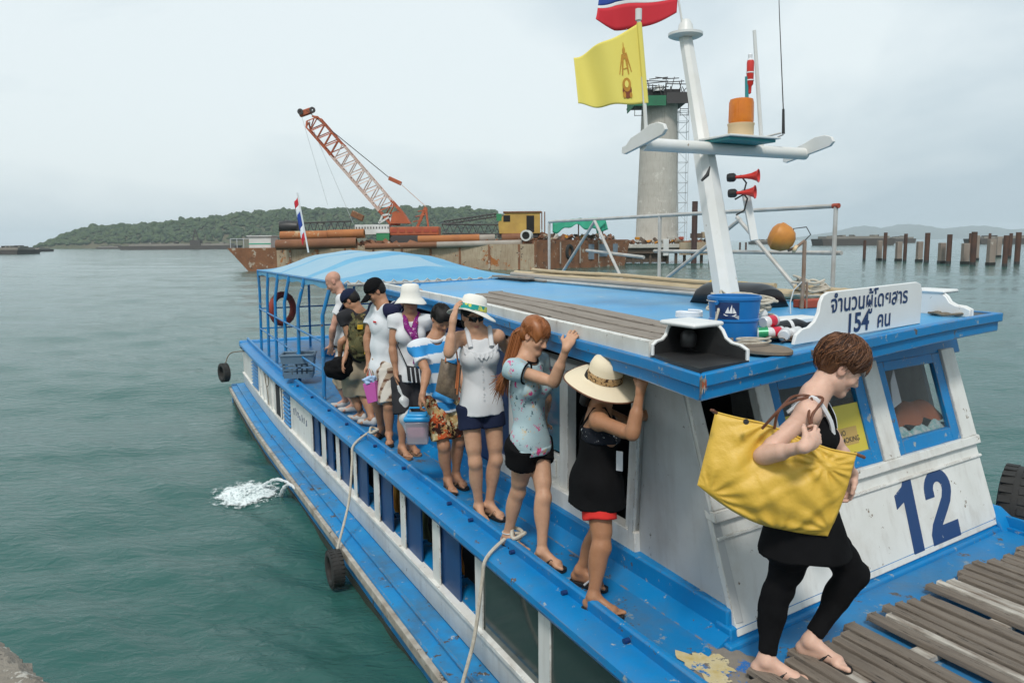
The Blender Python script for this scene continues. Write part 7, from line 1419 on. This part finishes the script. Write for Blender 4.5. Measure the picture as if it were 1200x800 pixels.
def ruf(u, v): x = lerp(-.125, .125, u); z = .085 - .055 * (1 - (x / .125) ** 2) - v * (.045 + .012 * math.sin(u * 44)); return tuple(w4.ch + w4.la * x + w4.u * z + w4.fw * (.118 - .55 * max(0, abs(x) - .06) + .012 * v + .006 * v * math.sin(u * 50)))
m.grid(ruf, 60, 6, raw=True); m.build('ruffle', 'cloth_white', w4.root, solid=.003, ang=180)
for j in range(6): MB().lathe([(0, 0), (.006, 0), (.006, .003), (0, .004)], w4.ch + w4.fw * (.125 if j < 2 else .122 + .004 * j) - w4.u * (.02 + .052 * j), w4.fw, 10).build('button', 'strap_silver', w4.root)
shorts(w4, 'cloth_navy', .34, off=.013, flare=.012); sandals(w4, 'sole_black', 'sole_tan')
haircap(w4, 'hair_black', low=-.07, front=.035, extra=(((0, -.05, -.06), (.07, .04, .07)),))
o, a = hat(w4, 'hat_white', [(.0, .118), (.05, .115), (.080, .10), (.093, .06), (.100, .0), (.13, -.012), (.16, -.022), (.178, -.028), (.177, -.032), (.13, -.017), (.098, -.006)], (0, -.006, .040), 12, lambda i, t: (.022 * math.sin(2 * t + .6)) * (1 if 4 < i < 10 else 0) * max(0, (min(i, 7) - 4) / 3), roll=14)
m = MB(); m.lathe([(.1022, .002), (.0975, .038), (.0965, .04), (.1012, .002)], w4.hp(0, -.006, .042), a, 44); m.build('hat_band', 'teal_band', o, ang=180)
sg = MB()
for sd in (-1, 1): sg.grid(lambda u, v: tuple(w4.hp(sd * (.005 + .055 * u), .100 - .030 * u * u + .004 * math.sin(v * 3.1), .017 - .042 * v * (1 - .15 * u))), 8, 6, raw=True)
sg.tube([w4.hp(-.01, .104, .008), w4.hp(.01, .104, .008)], .003, 5, raw=True)
for sd in (-1, 1): sg.tube([w4.hp(sd * .06, .070, .008), w4.hp(sd * .078, .0, .006)], .003, 5, raw=True)
sg.build('sunglasses', 'shade_black', w4.root, solid=.004, ang=180)
MB().tube([lerp(w4.eL, w4.wL, .9) + ((w4.wL - w4.eL).orthogonal().normalized() * math.cos(t) + (w4.wL - w4.eL).normalized().cross((w4.wL - w4.eL).orthogonal().normalized()) * math.sin(t)) * .029 for t in [i * .3927 for i in range(16)]], .007, 6, closed=True, raw=True).build('wrist_watch', 'sole_black', w4.root)
MB().tube([lerp(w3.aR, w3.kR, .06) + Vector((math.cos(t) * .040, math.sin(t) * .040, 0)) for t in [i * .3927 for i in range(16)]], .004, 6, closed=True, raw=True).build('anklet', 'strap_silver', w3.root)
# brown handbag on her forearm side
mat('bag_brown', (.12, .085, .06), .55, (.19, .14, .09), 55, .3); mat('strap_tan', (.42, .13, .04), .5)
def slab_bag(name, label, cat, corners, y, th, m, sag=.0, n=18):
    c = [P(u, v, y) for u, v in corners]; t = thing(name, label, cat, P(sum(q[0] for q in corners) / 4, max(q[1] for q in corners), y))
    mb = MB()
    for sd in (-1, 1):
        def f(u, v): p = lerp(lerp(c[0], c[1], u), lerp(c[3], c[2], u), v); b = (max(0, math.sin(math.pi * u)) * max(0, math.sin(math.pi * min(1, v * .92 + .04)))) ** .5; return tuple(p + Vector((0, sd * (th * b + .003 * math.sin(u * 17 + v * 9) * b), -sag * math.sin(math.pi * u) * (1 - v))))
        mb.grid(f if sd < 0 else (lambda u, v, f=f: f(1 - u, v)), n, n, raw=True)
    mb.build('bag_body', m, t, ang=180); return t, c
yh = w4.y0 - .10; t, c = slab_bag('handbag', 'brown monogrammed handbag with tan straps on the arm of the white hat woman', 'handbag', ((517, 420), (541, 428), (537, 470), (510, 458)), yh, .055, 'bag_brown', .01)
MB().tube([P(522, 424, yh - .03), P(523, 410, yh), P(530, 405, yh + .02), P(535, 412, yh), P(537, 428, yh - .03)], .006, 6, raw=True).build('bag_strap', 'strap_tan', t)
MB().tube([P(538, 425, yh - .04), P(537, 445, yh - .06), P(535.5, 462, yh - .055)], .007, 6, raw=True).build('hanging_strap', 'strap_tan', t); MB().tube([P(536.5, 428, yh - .04), P(534, 455, yh - .058)], .006, 6, raw=True).build('hanging_strap', 'strap_tan', t)
# ---------------------------------------------------------------- 5. boy in the striped polo shirt
w5 = person('boy in blue and white striped polo shirt and bright camouflage shorts', 'skin_tan', 22, .92, (521, 466), (510, 398), (517, 373, 30, 34), (525, 561), (534, 556), ((500, 436, False), (495, 463, False)), ((540, 435, True), (545, 462, False)), sex=0,
            h=.0075, foot=(20, 35), handR=dict(d=(492, 474), curl=.9))
k = w5.k
def polo(v):
    z = (v - V3(w5.pel)) @ V3(w5.u); b = np.floor((z + .005) / .078).astype(int) % 2; return np.where((b == 0)[:, None], np.array((.62, .66, .70)), np.array((.035, .25, .56)))
top(w5, 'polo_shirt', 'cloth_attr', .10, (.165, .125), off=.018, sleeve=.62, slr=(.058, .070), neckr=.060, neckd=.03, fold=.005, col=polo, sd=11, h=.008)
MB().tube([w5.nk + w5.u * .022 + (w5.la * math.cos(t) * .062 + w5.fw * (math.sin(t) * .06 + .01) - w5.u * .03 * max(0, math.sin(t))) for t in [i * .314 for i in range(20)]], .014, 6, closed=True, raw=True).build('collar', 'cloth_white', w5.root)
shorts(w5, 'cloth_camo', .86, off=.02, flare=.02, fold=.006); sandals(w5, 'sole_black', 'sole_tan')
haircap(w5, 'hair_black', low=-.03, front=.042, extra=(((0, .03, .075), (.07, .06, .04)), ((-.03, .065, .04), (.045, .03, .03))), vol=1.03); strands(w5, 'hair_strands', 'hair_black', 420, (0, 60), (0, 360), (30, 62), rad=(.084, .105, .096), lift=(1.0, 1.05), sd=9, r=(.002, .001))
S = SDF(); S.rc(P(512, 462, w5.y0 - .10), P(527, 466, w5.y0 - .12), .04, .045, .02); S.noise = folds(3, .006, 60, 40); tag(S.build('tied_shirt', 'polo_blue' if 'polo_blue' in MATS else (cloth('polo_blue', (.05, .27, .58)) or 'polo_blue'), w5.root, .008), '', '') if False else S.build('tied_shirt', (cloth('polo_blue', (.05, .27, .58)) or 'polo_blue'), w5.root, .008)
# plastic box with blue lid
mat('clear_plastic', (.62, .60, .66), .15, trans=.55, alpha=.75); mat('lid_blue', (.02, .30, .62), .3); mat('pink_content', (.60, .28, .36), .8)
yq = w5.y0 - .13; cb_ = P(490, 519, yq); t = thing('plastic_box', 'clear plastic box with a bright blue lid carried by the boy', 'box', cb_); hz_ = P(490, 492, yq).z - cb_.z
MB().hexa([cb_ + Vector((x * .082, y * .06, 0)) for x, y in ((-1, -1), (1, -1), (1, 1), (-1, 1))] + [cb_ + Vector((x * .095, y * .072, hz_)) for x, y in ((-1, -1), (1, -1), (1, 1), (-1, 1))], True).build('tub', 'clear_plastic', t, bevel=.012)
MB().hexa([cb_ + Vector((x * .070, y * .05, hz_ * .25)) for x, y in ((-1, -1), (1, -1), (1, 1), (-1, 1))] + [cb_ + Vector((x * .080, y * .06, hz_ * .75)) for x, y in ((-1, -1), (1, -1), (1, 1), (-1, 1))], True).build('contents', 'pink_content', t, bevel=.02)
MB().obox(cb_ + UP * (hz_ + .018), Vector((.104, 0, 0)), Vector((0, .080, 0)), UP * .020).build('lid', 'lid_blue', t, bevel=.014); MB().obox(cb_ + UP * (hz_ + .045), Vector((.080, 0, 0)), Vector((0, .058, 0)), UP * .012).build('lid_top', 'lid_blue', t, bevel=.01)
MB().tube([cb_ + Vector((-.08, 0, hz_ + .04)), cb_ + Vector((-.06, 0, hz_ + .10)), cb_ + Vector((.06, 0, hz_ + .10)), cb_ + Vector((.08, 0, hz_ + .04))], .007, 6, raw=True).build('carry_handle', 'lid_blue', t)
# ---------------------------------------------------------------- 6. woman in white bucket hat with scarf
w6 = person('woman in white bucket hat with a long purple scarf and white top', 'skin_tan', 8, .95, (481, 439), (481, 370), (481, 352, 10, 8), (471, 523), (481, 519), ((460, 409, False), (464, 437, False)), ((505, 402, True), (500, 425, False)), h=.0078, fat=.9, foot=(30, 35), handR=dict(d=(465, 448), curl=.8))
top(w6, 'white_top', 'cloth_white', .05, (.165, .125), off=.015, sleeve=.28, slr=(.056, .062), neckr=.085, neckd=.05, sd=14)
shorts(w6, 'cloth_charcoal', .95, off=.02, flare=.02, name='dark_shorts'); sandals(w6, 'sole_tan', 'sole_tan')
MB().tube([w6.nk + w6.la * -.06 + w6.u * .02, w6.nk - w6.fw * .05 + w6.u * .05, w6.nk + w6.la * .07 + w6.u * .02, w6.ch + w6.fw * .13 + w6.la * .03 + w6.u * .06, w6.ch + w6.fw * .155 + w6.la * .05 - w6.u * .06, w6.wa + w6.fw * .15 + w6.la * .055 + w6.u * .02, w6.wa + w6.fw * .15 + w6.la * .055 - w6.u * .06], [.022, .024, .024, .03, .036, .034, .036], 10, raw=True).build('scarf', 'scarf_cloth', w6.root)
MB().tube([w6.nk + w6.la * -.06 + w6.u * .02, w6.ch + w6.fw * .12 - w6.la * .035 + w6.u * .09, w6.ch + w6.fw * .15 + w6.la * .03 + w6.u * .0], [.022, .028, .028], 10, raw=True).build('scarf_wrap', 'scarf_cloth', w6.root)
haircap(w6, 'hair_black', low=-.06, front=.035)
o, a = hat(w6, 'hat_white', [(.0, .120), (.055, .118), (.078, .108), (.088, .05), (.095, .0), (.12, -.025), (.145, -.050), (.150, -.058), (.147, -.06), (.118, -.03), (.093, -.006)], (0, 0, .040), 6, lambda i, t: .012 * math.sin(2 * t + .5) * (1 if i > 5 and i < 9 else 0))
yq = w6.y0 - .12; S = SDF(); S.rc(P(473, 470, yq), P(476, 488, yq), .045, .062, .04); S.rc(P(467, 452, yq), P(472, 468, yq), .012, .035, .03); S.rc(P(475, 488, yq), P(478, 505, yq), .05, .03, .03); S.noise = folds(31, .004, 50, 20); mat('bag_film', (.72, .74, .74), .3, trans=.25)
o = S.build('carrier_bag', 'bag_film', None, .009); tag(o, 'white thin plastic carrier bag hanging from the scarf woman\'s hand', 'bag')
yq = w6.y0 - .14; t, c = slab_bag('shoulder_bag', 'black and white patterned shoulder bag at the hip of the scarf woman', 'bag', ((476, 428), (497, 432), (496, 450), (478, 446)), yq, .03, 'cloth_charcoal'); MB().tube([P(477, 429, yq), P(466, 405, yq + .02), P(472, 378, w6.y0 - .05)], .006, 6, raw=True).build('bag_strap', 'cloth_charcoal', t)
for j in range(3): MB().tube([P(481 + j * 5, 431, yq - .032), P(483 + j * 5, 448, yq - .03)], .007, 5, raw=True).build('white_stripe', 'cloth_white', t)
# ---------------------------------------------------------------- 7. man in white raglan shirt
w7 = person('man in black cap and white shirt with navy sleeves and plaid shorts', 'skin_tan', -52, 1.0, (449, 431), (449, 358), (440, 341, -68, 38), (447, 501), (456, 508), ((430, 395, True), (432, 428, False)), ((467, 357, True), (478, 345, True)), sex=0, h=.008, foot=(-20, 10), handL=dict(d=(486, 340), n=(0, 0, -1)), handR=dict(curl=.8))
def ragl(v):
    d = np.minimum(np.abs((v - V3(w7.nk)) @ V3(w7.la)), 9); z = (v - V3(w7.nk)) @ V3(w7.u); slv = d + z * .55 > .115 * w7.k; return np.where(slv[:, None], np.array((.016, .018, .05)), np.array((.66, .69, .72)))
top(w7, 'raglan_shirt', 'cloth_attr', .10, (.175, .135), off=.02, sleeve=.55, slr=(.060, .070), neckr=.062, neckd=.03, col=ragl, sd=17, h=.008); MB().obox(w7.ch + w7.fw * .128 + w7.la * .06 + w7.u * .05, w7.la * .028, w7.fw * .003, w7.u * .008).build('chest_print', 'cloth_red', w7.root)
def plaid(v):
    a = v @ V3(w7.la); z = v[:, 2]; c = np.tile(np.array((.62, .58, .52)), (len(v), 1)); s1 = (np.mod(a + .3 * (v @ V3(w7.fw)), .065) < .024); s2 = np.mod(z, .08) < .03; c[s1] = (.36, .27, .20); c[s1 & s2] = (.12, .06, .04); return c
shorts(w7, 'cloth_attr', .92, off=.03, flare=.02, col=plaid, fold=.005); sandals(w7)
haircap(w7, 'hair_black', low=-.02, front=.03); strands(w7, 'hair_strands', 'hair_black', 160, (60, 100), (200, 340), (20, 35), sd=2, r=(.002, .001))
def cap(p, m, mk=None):
    S = SDF(); q = p.k; S.el(p.hp(0, -.012, .048), (.088 * q, .107 * q, .088 * q), p.hax, .01); S.cut(p.hp(0, 0, .028), -(p.hup - p.hfw * .12)); o = S.build('cap', m, p.root, .008)
    MB().grid(lambda u, v: tuple(p.hp((u - .5) * .155 * (1 - .30 * v * v), .070 + .105 * v * math.sqrt(max(0, 1 - (2 * u - 1) ** 2 * .55)) + .02 * (1 - (2 * u - 1) ** 2), .036 - .030 * v - .03 * (2 * u - 1) ** 2)), 14, 8, raw=True).build('peak', m, o, solid=.005, ang=180)
    MB().lathe([(.008, 0), (.006, .005), (0, .006)], p.hp(0, -.012, .137), p.hup, 8).build('top_button', m, o)
    if mk: MB().grid(lambda u, v: tuple(p.hp((u - .5) * .06, .094 - .028 * v - .10 * (u - .5) ** 2, .072 + .03 * v * (1 - abs(u - .5)))), 8, 3, raw=True).build('cap_badge', mk, o, solid=.002)
cap(w7, 'cloth_black', 'strap_silver')
mat('paper_pink', (.52, .10, .38), .6); yq = w7.y0 - .22; t = thing('gift_bag', 'pink purple paper bag with blue tissue in front of the plaid shorts', 'bag', P(434, 472, yq)); c = [P(425, 450, yq), P(439, 447, yq), P(442, 470, yq), P(431, 473, yq)]
MB().hexa([c[3], c[2], c[2] + Vector((.02, .08, 0)), c[3] + Vector((.02, .08, 0)), c[0], c[1], c[1] + Vector((.02, .08, 0)), c[0] + Vector((.02, .08, 0))], True).build('bag_body', 'paper_pink', t, bevel=.004)
S = SDF(); S.rc(P(430, 446, yq + .03), P(436, 444, yq + .03), .035, .035, .02); S.noise = folds(41, .012, 80, 60); S.build('tissue', (mat('tissue_blue', (.35, .50, .72), .8) and 'tissue_blue'), t, .009); MB().tube([P(428, 448, yq + .03), P(433, 432, yq + .04), P(438, 447, yq + .03)], .005, 5, raw=True).build('bag_cord', 'cloth_red', t)
# ---------------------------------------------------------------- 8. man with the backpack
w8 = person('man in navy cap and khaki shorts with a camouflage backpack', 'skin_tan', -156, .98, (419, 431), (421, 366), (411, 352, -100, 42), (436, 490), (424, 485), ((400, 400, True), (398, 420, True)), ((411, 398, False), (404, 420, False)), sex=0, h=.0085, foot=(-120, -110))
top(w8, 'dark_shirt', 'cloth_charcoal', .06, (.165, .13), off=.016, sleeve=.4, neckr=.06, neckd=.02, sd=21); shorts(w8, 'cloth_khaki', .95, off=.028, flare=.02, sd=8); shoes(w8, 'sneaker_grey'); haircap(w8, 'hair_black', low=-.02, front=.03); cap(w8, 'cloth_navy')
cloth('pack_camo', (.10, .095, .045), chips=[((.028, .022, .012), 10, .52), ((.20, .15, .06), 13, .62)])
bc_ = w8.ch - w8.fw * .17 - w8.u * .04; t = thing('backpack', 'camouflage backpack with a hanging yellow strap on the man in the navy cap', 'backpack', bc_ - w8.u * .26)
S = SDF(); S.rc(bc_ - w8.u * .15, bc_ + w8.u * .12, .12, .105, .05); S.el(bc_, (.155, .10, .24), w8.ax, .04); S.noise = folds(23, .005, 40, 25); S.build('pack_body', 'pack_camo', t, .01); S = SDF(); S.el(bc_ - w8.fw * .09 - w8.u * .08, (.11, .06, .11), w8.ax, .02); S.build('front_pocket', 'pack_camo', t, .01); S = SDF(); S.el(bc_ - w8.fw * .075 + w8.u * .12, (.11, .05, .07), w8.ax, .02); S.build('top_pocket', 'pack_camo', t, .01)
MB().tube([bc_ - w8.fw * .15 + w8.u * .06, bc_ - w8.fw * .165 - w8.u * .05, bc_ - w8.fw * .165 - w8.u * .17], .012, 6, raw=True).build('yellow_strap', 'yellow_tape', t)
for sd in (-1, 1): MB().tube([bc_ + w8.la * sd * .08 + w8.u * .18 + w8.fw * .03, w8.nk + w8.la * sd * .10 + w8.u * .03, w8.ch + w8.fw * .125 + w8.la * sd * .10 + w8.u * .05, w8.wa + w8.la * sd * .15, bc_ + w8.la * sd * .12 - w8.u * .16], .018, 6, raw=True).build('shoulder_strap', 'pack_camo', t)
for sd in (-.5, .5): MB().obox(bc_ - w8.fw * .125 + w8.la * sd * .11 + w8.u * .11, w8.la * .03, w8.fw * .004, w8.u * .025).build('pocket_flap', 'yellow_tape' if sd > 0 else 'cloth_khaki', t, bevel=.004)
yq = w8.y0 - .14; S = SDF(); S.el(P(398, 432, yq), (.15, .11, .125), (Vector((1, 0, 0)), Vector((0, 1, 0)), UP), .02); S.rc(P(390, 432, yq), P(405, 422, yq), .09, .06, .04); S.noise = folds(27, .008, 40, 30); tag(S.build('holdall', 'cloth_black', None, .011), 'bulging black holdall hanging from the hand of the man with the backpack', 'bag')
put(MB().tube([P(402, 424, yq), P(401, 416, yq + .03), P(406, 414, yq + .05), P(408, 424, yq)], .008, 6), 'holdall_handle', 'cloth_black', 'black carrying loop above the bulging black holdall', 'handle') if False else None
# ---------------------------------------------------------------- 9. bald man at the stern end
w9 = person('bald man in a white t-shirt looking down at the stern end of the queue', 'skin_pink', -82, 1.02, (404, 428), (402, 347), (391, 330, -84, 36), (406, 469), (416, 474), ((396, 384, False), (396, 408, False)), ((390, 385, True), (388, 405, True)), sex=0, h=.0085, foot=(-80, -80), handR=dict(curl=.6))
top(w9, 'white_tshirt', 'cloth_white', .10, (.175, .14), off=.02, sleeve=.5, slr=(.060, .070), neckr=.062, neckd=.02, sd=25); shorts(w9, 'cloth_khaki', .95, off=.028, flare=.02, sd=18); shoes(w9, 'sneaker_grey')
MB().tube([w9.wa - w9.u * .04 + (w9.la * math.cos(t) * .16 + w9.fw * math.sin(t) * .13) for t in [i * .314 for i in range(20)]], .016, 6, closed=True, raw=True).build('belt', 'sole_black', w9.root)
